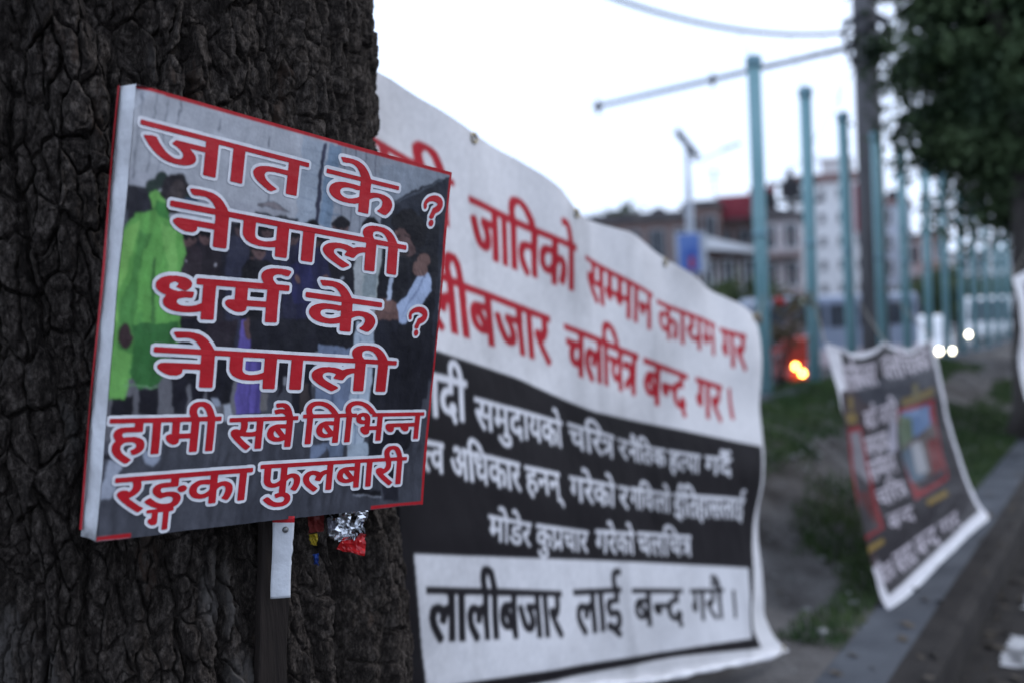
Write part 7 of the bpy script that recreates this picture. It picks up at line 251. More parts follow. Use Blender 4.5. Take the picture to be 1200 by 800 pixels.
PAINT = [
[146,149,160,-47,-25,2178,-186,2371,1082,-74,1183],[152,156,166,-47,-25,929,-82,910,455,-57,357],[92,98,110,33,21,13,411,19,411,39,20],[92,98,110,96,19,74,372,80,371,101,18],[92,98,110,157,24,131,361,137,361,163,23],[92,98,110,220,22,208,125,214,124,227,22],[92,98,110,423,53,420,113,427,112,429,52],[92,98,110,706,72,702,130,710,129,713,71],[92,98,110,736,323,726,404,734,404,744,323],[128,134,146,1159,5,1978,-1,1923,566,1141,487],[96,102,116,1189,24,1196,479,1205,479,1198,23],[96,102,116,1254,10,1262,470,1270,469,1263,9],[96,102,116,1324,-5,1332,460,1341,459,1333,-6],[96,102,116,1399,-21,1407,449,1416,449,1408,-22],[118,128,142,1449,57,1993,5,2001,61,1494,313,1410,309],[140,152,168,913,26,1069,20,1064,465,910,455],[116,130,148,911,85,1029,83,1030,78,912,81],[116,130,148,918,148,1037,148,1038,143,919,144],[116,130,148,926,212,1044,212,1045,207,926,207],[116,130,148,933,275,1052,277,1053,272,934,270],[116,130,148,940,339,1060,342,1060,337,941,334],[116,130,148,947,403,1067,407,1068,402,948,398],[98,124,150,1076,28,1159,24,1139,471,1062,449],[78,102,128,1029,77,1166,72,1167,67,1029,72],[78,102,128,1035,128,1172,124,1173,119,1035,123],[78,102,128,1041,180,1179,177,1180,172,1041,175],[78,102,128,1047,231,1185,230,1186,225,1047,227],[78,102,128,1053,283,1192,283,1192,278,1054,278],[78,102,128,1059,335,1198,336,1199,331,1060,330],[78,102,128,1065,387,1205,389,1205,384,1066,382],[78,102,128,1071,440,1211,443,1212,437,1072,435],[44,46,70,1033,27,1034,468,1061,466,1059,23],[36,40,52,1485,300,1661,186,2020,0,2031,361,1982,598,2025,1683,1511,1663,1492,580],[70,78,92,1496,308,1935,62,1928,55,1489,301],[40,40,50,-23,437,106,440,205,519,222,705,-51,739],[86,90,104,-28,553,1,553,12,599,-26,701,-32,585],[34,52,46,160,416,159,427,152,437,142,445,129,451,115,453,101,452,90,448,82,440,79,431,80,420,86,410,97,402,110,396,124,393,137,394,149,399,157,406],[30,46,42,199,384,197,397,192,408,183,418,171,424,159,426,147,424,136,418,129,409,126,398,127,385,132,374,141,364,153,358,165,355,178,357,188,363,195,373],[34,56,48,344,427,343,438,337,448,327,457,314,463,300,465,287,463,276,459,268,451,265,441,266,430,272,420,282,411,294,406,308,403,322,404,333,409,341,417],[52,78,112,278,453,342,446,410,460,412,486,266,495],[34,36,46,660,467,937,467,939,448,662,449],[120,112,118,677,417,771,380,865,417],[136,138,148,693,431,855,422,852,447,690,451],[70,66,74,678,420,772,382,770,378,676,415],[70,66,74,769,382,864,421,867,417,772,378],[80,78,88,677,423,864,422,865,416,677,418],[92,92,100,-59,1243,859,1269,945,2072,-35,1966],[66,68,78,-44,1568,300,1495,874,1413,947,2086,-34,1977],[58,60,70,706,1310,2021,1260,2127,2329,718,2152],[30,29,40,278,624,402,547,571,514,987,476,1076,1255,305,1272],[36,30,38,354,658,470,643,499,676,560,1282,389,1285,333,696],[92,66,66,446,601,445,617,440,631,431,642,418,649,405,651,392,647,380,639,373,626,369,612,370,596,375,582,384,571,396,564,410,562,423,565,434,574,443,586],[20,19,26,363,611,363,597,366,584,374,572,384,563,396,557,409,555,422,557,434,563,443,573,450,585,452,599],[28,24,30,383,614,402,613,401,605,383,607],[28,24,30,414,611,433,609,432,602,413,604],[60,38,42,397,634,422,631,422,626,397,628],[48,38,46,288,676,373,665,395,693,453,1299,328,1301,273,708],[92,66,66,360,628,359,641,354,653,346,663,336,669,325,670,314,667,304,660,298,649,294,637,295,624,300,611,308,602,318,596,329,594,340,597,350,604,357,615],[20,19,26,289,636,289,624,292,613,299,603,307,595,317,590,328,588,340,590,349,596,357,604,363,614,365,626],[28,24,30,306,639,322,638,322,631,306,633],[28,24,30,332,636,348,635,348,629,332,630],[60,38,42,318,656,340,654,339,649,318,651],[150,146,156,326,738,326,740,325,741,324,743,322,743,320,744,318,743,317,742,316,741,315,739,315,737,316,736,317,734,319,734,321,733,323,734,325,735,326,736],[150,146,156,483,736,483,738,482,740,480,742,477,743,475,743,472,743,470,742,468,740,468,738,468,736,469,734,471,732,473,731,476,731,479,731,481,733,482,734],[40,42,62,542,589,660,573,689,601,756,1238,582,1242,520,624],
[74,56,60,632,536,632,550,627,563,618,573,607,580,594,581,582,578,571,571,564,560,561,547,561,533,566,520,575,510,586,504,598,502,611,505,621,512,629,523],[20,19,26,555,546,555,534,558,522,565,511,574,503,586,498,598,496,610,497,621,503,630,511,635,522,638,534],[28,24,30,574,549,591,547,591,541,573,542],[28,24,30,602,546,620,544,619,537,602,539],[60,38,42,587,566,610,564,610,559,587,561],[24,23,33,640,738,795,721,834,761,894,1308,666,1311,612,784],[92,66,66,761,668,760,688,753,705,741,719,725,727,708,729,691,725,676,714,666,699,661,681,662,662,669,644,681,631,696,622,714,620,731,624,746,635,756,650],[20,19,26,653,680,653,663,658,646,667,632,680,621,696,614,713,611,730,614,745,622,758,634,766,649,769,666],[28,24,30,679,684,703,682,703,673,679,675],[28,24,30,719,680,744,678,743,670,719,671],[60,38,42,698,708,730,706,730,699,697,702],[44,44,70,701,580,806,566,832,594,884,1071,731,1079,682,613],[80,60,64,785,529,784,543,779,555,770,565,759,571,747,573,735,570,724,563,717,552,713,540,714,526,719,514,728,504,739,498,751,496,763,499,774,506,781,517],[20,19,26,708,539,708,527,711,516,718,505,727,497,738,492,750,490,762,492,773,497,782,505,788,516,790,527],[28,24,30,726,542,744,540,743,534,726,535],[28,24,30,755,538,772,537,772,530,754,532],[60,38,42,740,558,763,556,762,551,739,554],[22,22,30,646,690,784,674,818,708,875,1225,673,1230,621,730],[92,66,66,752,631,751,647,745,662,735,674,722,681,707,683,693,679,681,670,672,657,668,642,669,626,675,612,685,600,698,593,712,591,727,594,739,603,748,616],[20,19,26,661,641,661,627,665,613,673,601,684,592,697,586,711,584,726,586,738,592,749,602,756,615,758,629],[28,24,30,683,645,704,643,703,636,683,637],[28,24,30,716,641,737,640,737,632,716,634],[60,38,42,699,665,726,662,726,657,699,659],[34,34,58,863,586,966,573,992,600,1048,1094,898,1101,845,619],[80,60,62,946,537,946,550,940,562,932,572,921,578,908,580,896,577,885,570,878,559,874,547,875,534,880,522,889,512,900,506,912,504,924,507,935,514,943,524],[20,19,26,869,546,869,534,872,523,879,513,888,505,899,500,911,498,924,500,935,505,943,513,949,523,952,535],[28,24,30,887,549,905,547,905,541,887,543],[28,24,30,916,546,934,544,933,538,916,539],[60,38,42,901,565,924,563,924,558,901,561],[30,30,62,957,541,1101,522,1138,554,1187,973,976,986,931,581],[84,62,62,1067,480,1066,496,1060,511,1050,523,1036,530,1020,532,1005,529,993,520,984,508,979,493,980,477,986,462,997,451,1010,443,1025,441,1040,444,1053,452,1063,465],[20,19,26,972,492,972,478,976,464,984,452,996,443,1010,436,1025,434,1039,436,1053,442,1064,451,1071,464,1074,478],[28,24,30,995,495,1017,493,1016,486,995,488],[28,24,30,1030,491,1052,489,1051,481,1030,484],[60,38,42,1012,515,1040,512,1040,506,1011,509],[28,27,38,1113,518,1315,491,1365,528,1427,1023,1132,1040,1077,566],[92,66,66,1260,443,1259,462,1252,480,1239,494,1222,502,1203,505,1185,501,1169,491,1158,476,1153,459,1154,440,1161,423,1174,409,1190,400,1209,397,1227,401,1243,410,1255,425],[20,19,26,1145,458,1144,441,1149,425,1159,411,1173,399,1190,392,1208,389,1226,391,1243,398,1256,409,1265,424,1268,440],[28,24,30,1172,461,1198,459,1198,450,1172,453],[28,24,30,1215,456,1241,453,1241,445,1214,448],[60,38,42,1193,484,1227,481,1227,474,1192,478],[30,30,66,1004,586,1120,571,1149,600,1189,940,1021,952,984,620],[70,52,56,1096,534,1095,548,1089,561,1080,571,1068,577,1055,579,1042,576,1030,568,1022,558,1018,544,1019,531,1025,518,1034,508,1046,502,1059,500,1072,503,1083,510,1092,521],[20,19,26,1013,544,1012,532,1016,520,1023,509,1033,501,1045,495,1058,494,1071,495,1083,501,1092,509,1099,520,1101,532],[28,24,30,1032,547,1051,545,1051,539,1032,540],[28,24,30,1063,543,1082,542,1082,535,1063,537],[60,38,42,1047,564,1072,561,1071,557,1047,559],[180,182,192,910,742,908,749,905,755,901,760,896,762,891,762,886,759,883,754,881,748,881,741,882,734,885,728,890,723,895,721,900,721,904,724,908,729,910,735],[150,40,50,892,743,891,751,888,758,885,763,882,765,879,765,876,762,874,757,873,750,873,743,875,735,877,728,880,723,883,721,887,721,889,724,891,729,892,736],
[34,34,80,905,690,1035,640,1073,868,942,879],[110,78,74,966,745,970,752,971,759,970,765,967,769,962,771,956,771,950,768,944,763,939,756,936,749,935,742,936,736,939,732,943,730,949,730,955,733,961,738],[104,74,72,1150,747,1145,754,1138,759,1131,761,1123,762,1117,759,1112,755,1110,749,1110,742,1113,735,1118,728,1124,723,1132,721,1139,720,1145,722,1150,727,1153,733,1152,740],[150,154,166,1266,715,1266,718,1264,721,1260,723,1256,724,1251,725,1246,724,1242,723,1240,721,1238,718,1239,715,1241,712,1245,710,1249,709,1254,708,1259,709,1263,710,1265,712],[150,156,160,1343,493,1515,470,1559,511,1605,862,1354,882,1312,543],[84,62,62,1480,416,1479,436,1471,455,1457,470,1438,479,1417,482,1397,478,1380,467,1368,452,1362,433,1363,413,1371,395,1385,380,1403,370,1424,367,1444,370,1461,381,1474,397],[20,19,26,1353,432,1352,415,1357,397,1368,382,1383,369,1402,361,1422,358,1442,360,1461,368,1475,379,1485,395,1489,412],[28,24,30,1383,436,1412,433,1411,423,1382,426],[28,24,30,1430,430,1459,427,1459,418,1430,421],[60,38,42,1405,460,1444,456,1443,449,1405,453],[148,158,158,1371,525,1501,508,1527,811,1396,822],[120,134,140,1391,682,1489,662,1499,794,1400,803],[100,118,150,677,981,619,985,562,989],[38,30,40,438,997,619,985,611,1198,458,1204],[78,62,150,636,984,788,973,806,1140,800,1443,648,1442,643,1223],[58,46,120,699,1042,718,1438,730,1439,711,1042],[64,50,130,753,1142,783,1141,800,1443,762,1443],[84,58,60,700,1024,708,1040,712,1055,713,1068,710,1075,703,1078,694,1075,683,1066,673,1054,663,1038,656,1022,652,1007,651,995,654,987,660,985,669,988,680,996,691,1009],[84,58,60,708,1029,708,1049,706,1066,701,1078,694,1085,686,1086,677,1080,670,1068,664,1051,661,1032,660,1013,663,997,668,984,674,977,683,976,691,982,698,994,704,1011],[26,25,36,268,1009,452,996,469,1314,456,1397,398,1397,397,1303,375,1315,384,1443,314,1443],[24,24,34,453,1155,635,1147,619,1387,557,1397,547,1375,486,1375],[26,25,36,511,1251,532,1251,539,1400,483,1394,479,1338],[150,158,172,575,1400,617,1397,637,1476,589,1478],[120,128,145,502,1375,547,1375,561,1402,519,1405],[28,28,38,686,980,1110,951,1129,1113,719,1156],[26,26,36,964,1120,1104,1114,1109,1455,985,1454],[60,52,54,1032,1292,1082,1291,1108,1441,1041,1441],[92,90,92,783,1335,845,1334,831,1426,794,1433],[26,24,34,873,1163,913,1162,927,1334,898,1360],[22,22,32,1093,952,1373,932,1375,1095,1117,1079],[96,112,142,1117,1079,1365,1095,1373,1230,1367,1629,1259,1625,1225,1414,1140,1428],[70,86,116,1224,1108,1266,1611,1284,1612,1241,1108],[150,166,184,1365,940,1507,952,1518,1415,1496,1619,1383,1615,1368,1415,1364,1159],[118,136,158,1404,1029,1431,1616,1448,1618,1421,1029],[96,112,140,1128,1620,1257,1611,1244,1653,1171,1698,1140,1683],[88,104,130,1250,1625,1356,1614,1355,1686,1267,1696],[140,156,172,1383,1615,1544,1620,1543,1694,1397,1695],[26,27,36,1507,412,1940,329,1963,1370,1593,1371],[24,25,34,1527,562,1653,527,1793,549,1870,600,1892,860,1839,985,1532,1003,1497,680],[150,166,192,1642,538,1618,657,1597,824,1574,826,1588,631],[96,68,66,1763,428,1756,460,1738,489,1714,510,1684,522,1654,523,1626,513,1604,493,1591,466,1588,435,1595,403,1611,375,1635,354,1664,341,1695,340,1723,349,1745,369,1759,396],[86,60,60,1766,503,1764,516,1756,529,1743,540,1726,546,1708,549,1690,546,1674,539,1664,529,1659,516,1660,503,1668,490,1681,480,1697,473,1716,470,1734,473,1750,479,1761,490],[20,19,26,1762,326,1758,343,1741,360,1714,375,1680,386,1643,391,1609,391,1580,384,1560,373,1552,358,1556,341,1572,324,1598,309,1631,298,1667,292,1703,292,1733,299,1753,310],[20,19,26,1821,346,1818,367,1807,387,1787,403,1761,414,1733,417,1706,414,1683,404,1667,389,1659,370,1661,350,1673,331,1692,315,1717,304,1745,300,1773,302,1796,312,1813,327],[20,19,26,1837,414,1836,434,1828,454,1813,469,1794,478,1773,481,1752,477,1734,466,1721,450,1715,431,1716,410,1724,392,1738,376,1757,367,1778,364,1799,368,1817,378,1831,394],
[20,19,26,1657,351,1655,365,1648,378,1635,388,1618,395,1600,398,1583,396,1568,389,1558,379,1553,367,1554,354,1562,341,1574,330,1591,323,1609,321,1626,322,1641,329,1652,339],[20,19,26,1758,297,1755,309,1742,321,1722,332,1696,340,1669,344,1642,344,1620,340,1606,332,1599,321,1603,309,1615,297,1635,287,1660,279,1687,274,1714,274,1736,278,1752,286],[20,19,26,1844,363,1843,380,1836,396,1822,409,1805,417,1786,420,1768,417,1752,408,1740,395,1735,379,1736,362,1743,346,1756,333,1773,325,1792,322,1811,325,1827,333,1838,347],[40,30,34,1604,442,1643,440,1644,429,1604,431],[40,30,34,1673,432,1727,431,1728,419,1674,421],[90,60,58,1658,463,1658,471,1657,479,1653,485,1648,489,1643,490,1637,487,1633,482,1629,475,1627,467,1627,458,1628,451,1632,445,1636,441,1642,440,1647,442,1652,447,1656,454],[70,40,46,1631,513,1677,511,1678,501,1631,503],[46,38,42,1712,524,1710,530,1703,537,1692,542,1677,546,1662,548,1647,548,1634,545,1626,541,1623,535,1624,529,1632,523,1643,518,1657,514,1673,512,1688,512,1700,514,1709,519],[140,160,196,1841,593,1888,628,1915,717,1795,868,1734,927,1687,930,1652,820,1714,775],[110,128,164,1855,639,1740,810,1752,814,1868,643],[112,130,166,1813,724,1696,873,1704,877,1821,727],[106,74,68,1881,555,1873,568,1861,579,1846,586,1829,589,1813,586,1800,580,1791,569,1787,556,1789,543,1797,530,1809,519,1824,512,1840,509,1856,511,1870,518,1879,528,1883,541],[110,78,72,1867,615,1858,632,1842,645,1822,653,1801,656,1781,653,1764,645,1752,632,1747,616,1749,599,1759,583,1774,569,1793,561,1814,557,1835,560,1852,569,1864,582,1870,598],[70,48,50,1764,613,1789,659,1796,657,1770,610],[70,48,50,1791,609,1817,657,1823,655,1797,607],[70,48,50,1818,606,1845,654,1851,652,1825,604],[104,72,66,1533,806,1651,810,1686,920,1615,940,1502,918,1490,871],[72,50,52,1516,882,1660,881,1660,875,1516,876],[96,66,62,1578,894,1576,904,1569,913,1558,920,1543,925,1527,926,1512,923,1499,918,1490,910,1486,900,1488,890,1494,881,1506,874,1520,870,1536,868,1551,871,1564,876,1574,884],[150,166,190,1525,946,1616,945,1608,989,1525,994],[30,31,42,1503,923,1678,911,1635,1194,1507,1183],[25,25,34,1628,988,1947,892,1996,1237,1891,1263,1640,1230],[27,27,36,1513,1226,1890,1255,1932,1401,1859,1646,1617,1816,1558,1812,1527,1415],[30,30,40,1614,1637,1765,1643,1797,1965,1695,1957],[22,22,30,1453,1879,1667,1894,1671,1928,1573,1932,1465,1906],[120,124,136,1465,1910,1672,1938,1672,1929,1465,1902],[24,23,32,14,1366,113,1359,116,1460,14,1445],[24,23,32,141,1330,233,1317,233,1461,143,1446],[142,150,168,25,1639,79,1653,73,1722,51,1819,-1,1823,-9,1797],[26,26,34,-4,1609,53,1623,37,1645,5,1636],[134,144,164,178,1611,269,1602,270,1650,233,1675,191,1658],[84,160,58,121,529,175,531,240,564,294,622,318,707,293,784,316,1122,208,1245,68,1298,-48,1301,-36,931,-16,734,0,628,42,566],[64,134,52,77,624,139,644,103,748,89,849,94,990,103,1269,2,1293,13,997,62,795],[112,180,70,4,635,66,584,71,639,44,755,12,898,3,1053,-24,1069,-24,902,-7,719],[104,174,70,171,575,244,600,269,699,278,977,231,980,227,762],[56,114,48,148,742,163,741,190,1129,167,1130],[70,142,54,101,990,124,988,138,1239,116,1247],[40,104,44,86,1045,301,1019,303,1114,232,1305,135,1332,93,1262],[92,162,62,-31,1041,13,1038,19,1151,85,1170,86,1319,67,1377,-21,1366,-25,1242],[96,150,96,62,1318,233,1320,233,1314,62,1312],[96,170,62,107,457,136,437,170,439,187,494,207,548,161,548,116,519],[50,130,48,140,491,179,491,216,561,169,554,133,531],[46,38,42,288,420,284,444,274,466,258,482,240,492,220,493,202,486,188,472,179,452,176,429,180,406,190,385,205,368,223,359,243,357,261,363,276,377,285,397],[40,34,38,265,484,263,498,257,511,246,522,233,529,218,531,204,529,192,522,183,511,179,498,181,485,187,472,197,461,211,454,226,452,240,454,252,461,261,471],[32,28,34,173,382,209,352,260,347,291,382,291,425,275,384,223,373,195,413,182,480,160,448],[60,50,52,272,417,269,433,263,447,254,457,244,464,232,464,222,460,213,451,208,438,206,423,209,407,214,393,223,383,234,377,246,376,256,380,265,389,270,402],[30,26,30,215,422,238,421,239,414,215,415],
[30,26,30,254,419,275,420,276,413,255,412],[70,58,58,261,434,261,440,260,446,258,450,255,452,252,453,249,451,247,448,245,443,244,437,244,431,245,426,247,422,249,419,252,419,255,420,258,424,260,428],[34,30,34,272,469,271,474,266,480,259,485,250,488,240,490,231,489,223,487,218,483,216,478,217,472,221,467,229,462,237,459,247,457,257,457,264,460,270,463],[58,40,44,85,1096,84,1114,79,1129,71,1141,60,1148,48,1148,36,1143,25,1132,18,1117,15,1100,15,1083,20,1067,28,1055,39,1049,51,1048,63,1053,74,1064,81,1079],]
def loops(rows, sc):
    return [np.cumsum(np.array(t).reshape(-1, 2), 0)/float(sc) for t in rows]   # start point, then steps
def painting(rows):
    for t in rows: yield tuple(t[:3]), np.array(t[3:]).reshape(-1, 2)/2000.
def fill(polys, Wp, Hp):
    """non-zero fill of unit-square polygons into a Hp x Wp mask"""
    wd = np.zeros((Hp, Wp+1), np.int32)
    for P in polys:
        X = P[:, 0]*Wp; Y = P[:, 1]*Hp
        for i in range(len(P)):
            xa, ya, xb, yb = X[i-1], Y[i-1], X[i], Y[i]
            if ya == yb: continue
            d = 1
            if ya > yb: xa, ya, xb, yb, d = xb, yb, xa, ya, -1
            r0, r1 = max(int(math.ceil(ya-.5)), 0), min(int(math.ceil(yb-.5)), Hp)
            if r1 <= r0: continue
            r = np.arange(r0, r1); x = xa+(r+.5-ya)/(yb-ya)*(xb-xa)
            np.add.at(wd, (r, np.clip(np.ceil(x-.5).astype(int), 0, Wp)), d)
    return np.cumsum(wd, 1)[:, :Wp] != 0
def box_blur(a, n=1):
    for _ in range(n):
        p = np.pad(a, ((1, 1), (1, 1), (0, 0)), mode='edge')
        a = (p[:-2, 1:-1]+p[1:-1, 1:-1]*2+p[2:, 1:-1])/4
        p = np.pad(a, ((1, 1), (1, 1), (0, 0)), mode='edge')
        a = (p[1:-1, :-2]+p[1:-1, 1:-1]*2+p[1:-1, 2:])/4
    return a
def sample(img, u, v):
    h, w = img.shape[:2]
    x = np.clip(u*w-.5, 0, w-1.001); y = np.clip(v*h-.5, 0, h-1.001); x0 = x.astype(int); y0 = y.astype(int); fx = (x-x0)[..., None]; fy = (y-y0)[..., None]
    return (img[y0, x0]*(1-fx)+img[y0, x0+1]*fx)*(1-fy)+(img[y0+1, x0]*(1-fx)+img[y0+1, x0+1]*fx)*fy

# ------------------------------------------------------------------ street frame: t along the street, s towards the bank
K = np.array([1.466, 3.614]); E_ = np.array([.55, .835]); N_ = np.array([-.835, .55])
def st(s, t, z=0.): return (K[0]+E_[0]*t+N_[0]*s, K[1]+E_[1]*t+N_[1]*s, z)
def inv(x, y):
    dx, dy = x-K[0], y-K[1]; return dx*N_[0]+dy*N_[1], dx*E_[0]+dy*E_[1]
PS = [0, .28, .70, .95, 1.25, 1.6, 2.0, 2.2, 2.36, 2.7, 4.0]
PZ = [.2, .2, .21, .36, .57, .70, .76, .76, .5, -.1, -.4]
def drop(t): return np.clip(.041*(t-4.3), 0, .8)
def far_z(t): return -.4-.04*np.clip(np.asarray(t, float)-12, 0, 60)
def bank_z(s, t):
    z = np.interp(s, PS, PZ)
    return np.where(s < 2.5, .2+(z-.2)*(1-np.clip(drop(t)/.56, 0, .9)), np.minimum(z, .2+(z-.2)) + (far_z(t)+.4)*np.clip((s-2.5)/1.5, 0, 1))

asphalt = mat('asphalt', (.026, .027, .030), .9, (.044, .044, .046), 14, .5, 160)
gutter_m = mat('gutter_grime', (.016, .014, .013), .85, (.030, .026, .024), 9, .5, 90)
concrete = mat('footpath_concrete', (.046, .050, .059), .9, (.082, .088, .099), 3.5, .4, 60)
kerb_m = mat('kerb_concrete', (.014, .012, .0115), .9, (.030, .026, .024), 5, .5, 50)
soil = mat('soil', (.046, .041, .038), .95, (.120, .113, .110), 2.6, .9, 30)
paint_w = mat('road_paint', (.10, .10, .105), .85, (.42, .42, .43), 9, .2, 60, lo=.38, hi=.55)
base = mat('far_ground', (.08, .085, .07), .95, (.12, .115, .10), .3)

def sheet(name, ss, ts, zf, m):
    s, t = np.meshgrid(ss, ts); x = K[0]+E_[0]*t+N_[0]*s; y = K[1]+E_[1]*t+N_[1]*s
    return tag(fast(name, np.stack([x, y, zf(s, t)+0*s], -1).reshape(-1, 3), grid_faces(len(ss), len(ts)), m), kind='structure')
sheet('ground', np.linspace(-700, 700, 15), np.linspace(-700, 900, 17), lambda s, t: -3.2+0*s, base)
sheet('road', np.array([-40., -20, -6, -.55]), np.concatenate([np.linspace(-60, 0, 7), np.linspace(2, 30, 8), [60, 120, 240]]), lambda s, t: 0*s, asphalt)
sheet('road_gutter', np.array([-.60, -.2, 0.0]), np.concatenate([np.linspace(-60, 0, 30), np.linspace(.3, 20, 60), [40, 120]]), lambda s, t: .004+0*s, gutter_m)
mb = MB()
for a, b in ((-60, -2), (-2, 4), (4, 10), (10, 20), (20, 60)):      # kerb stones: a bevelled upright strip
    v = [st(0, a, -.05), st(-.012, a, .17), st(.03, a, .2), st(.13, a, .2), st(.13, a, -.05)]
    w = [st(0, b, -.05), st(-.012, b, .17), st(.03, b, .2), st(.13, b, .2), st(.13, b, -.05)]
    mb.add(v+w, [(i, i+1, i+6, i+5) for i in range(4)])
tag(obj('kerb', mb, kerb_m), kind='structure')
sheet('footpath', np.array([.125, .2, .3, .36]), np.concatenate([np.linspace(-60, -4, 8), np.linspace(-3, 20, 80), np.linspace(22, 60, 8)]), lambda s, t: .2+.003*fbm(s*8, t*8), concrete)
ss = np.concatenate([np.linspace(.28, 2.4, 90), np.linspace(2.5, 4.2, 14)]); tt = np.concatenate([np.linspace(-60, -6, 12), np.linspace(-5.5, 14, 400), np.linspace(14.3, 60, 60)])
def bank(s, t):
    n = fbm(s*2.2, t*2.2, o=5)-.5; n2 = fbm(s*9, t*9, o=4, s=9)-.5
    e = np.clip((s-.3)/.3, 0, 1)*np.clip((s-.3)/.8, .25, 1)*np.clip((3.2-s)/.5, 0, 1)*np.clip(1-(s-1.85)/.2, .08, 1)
    return bank_z(s, t)+(.20*n+.08*n2)*e - .012*(s < .36)
sheet('bank', ss, tt, bank, soil)
sheet('main_road', np.array([4.1, 6, 10, 20, 60, 200]), np.concatenate([np.linspace(-60, 12, 10), np.linspace(14, 75, 20), [150, 300]]), lambda s, t: far_z(t)-.004, asphalt)
mb = MB()
for t0 in (-.90, -.04, .82, 1.68, 2.54, 3.40):      # worn crossing bars reaching the gutter
    n = 14; L_ = [st(-.12-.03*rng.random(), t0+.42*k/n, .011) for k in range(n+1)]; R__ = [st(-2.6-.03*rng.random(), t0+.42*k/n, .011) for k in range(n+1)]
    mb.add(L_+R__, [(k, k+1, n+2+k, n+1+k) for k in range(n)])
tag(obj('road_marking', mb, paint_w), kind='structure')

# ------------------------------------------------------------------ grass on the bank
def grass():
    n = 130000
    t = rng.uniform(-1.5, 11, n)**1.0; s = rng.uniform(.36, 2.35, n)
    x, y, _ = st(s, t)
    d = fbm(s*1.6+3, t*1.1, o=3, s=21)
    band = np.exp(-((s-1.70)/.30)**2)*.42+np.exp(-((s-.82-.08*np.sin(t*2.2))/.10)**2)*.15+np.exp(-((s-.47)/.13)**2)*.40-np.exp(-((s-1.12)/.13)**2)*.22
    keep = ((d+band) > .545+rng.uniform(-.07, .07, n)) & ((t > .2) | (s > .78))
    s, t = s[keep], t[keep]; x, y, _ = st(s, t); z = bank(s, t)
    n = len(s); h = rng.uniform(.02, .060, n)*(1+.5*(s > 1.7)); a = rng.uniform(0, 2*np.pi, n); lean = rng.uniform(.1, .7, n); w = rng.uniform(.0025, .005, n)
    dx, dy = np.cos(a), np.sin(a); px, py = -dy, dx
    P = np.stack([x, y, z-.005], 1); mid = P+np.stack([dx*h*lean*.35, dy*h*lean*.35, h*.6], 1); tip = P+np.stack([dx*h*lean, dy*h*lean, h], 1); wv = np.stack([px*w, py*w, 0*w], 1)
    V = np.stack([P-wv, P+wv, mid+wv*.7, mid-wv*.7, tip], 1).reshape(-1, 3); b = np.arange(n)*5
    T = np.concatenate([np.stack([b, b+1, b+2], 1), np.stack([b, b+2, b+3], 1), np.stack([b+3, b+2, b+4], 1)])
    g = mat('grass_blade', (.028, .062, .018), .7, (.060, .095, .030), 3)
    tag(fast('grass', V, T, g), 'short green grass growing in patches on the soil bank', 'grass', kind='stuff')
grass()

def litter():
    n = 420; t = rng.uniform(-1, 10, n); s = np.concatenate([rng.uniform(-.5, 1.3, n-200), rng.normal(-.08, .06, 200)]); x, y, _ = st(s, t)
    z = np.where(s < -.005, .012, np.where(s < .36, .209, bank(s, t)+.008)); a = rng.uniform(0, 6.28, n); L = rng.uniform(.015, .05, n); w = L*rng.uniform(.3, .6, n); tl = rng.uniform(-.4, .4, n)
    d = np.stack([np.cos(a), np.sin(a), tl], 1)*L[:, None]; p = np.stack([-np.sin(a), np.cos(a), -tl], 1)*w[:, None]; P = np.stack([x, y, z], 1)
    V = np.stack([P-d, P+p, P+d, P-p], 1).reshape(-1, 3)
    tag(fast('leaf_litter', V, np.arange(n*4).reshape(-1, 4), mat('dead_leaf', (.03, .025, .02), .9, (.09, .075, .06), 30), smooth=False), 'dead leaves and scraps scattered over the path and gutter', 'litter', kind='stuff')
litter()
def pebbles():
    mb = MB(); q = np.random.default_rng(41)
    for k in range(420):
        s_, t_ = q.uniform(.42, 1.55), q.uniform(-.2, 7); x, y, _ = st(s_, t_); r = .006+.022*q.random()**3; z = float(bank(np.array([s_]), np.array([t_]))[0])
        mb.ball((x, y, z+r*.3), (r*q.uniform(.8, 1.4), r*q.uniform(.8, 1.4), r*q.uniform(.5, .9)), 0, 6, 4)
    tag(obj('pebbles', mb, mat('pebble', (.10, .098, .095), .9, (.26, .255, .25), 14)), 'pebbles scattered over the bare soil of the bank', 'pebbles', kind='stuff')
pebbles()

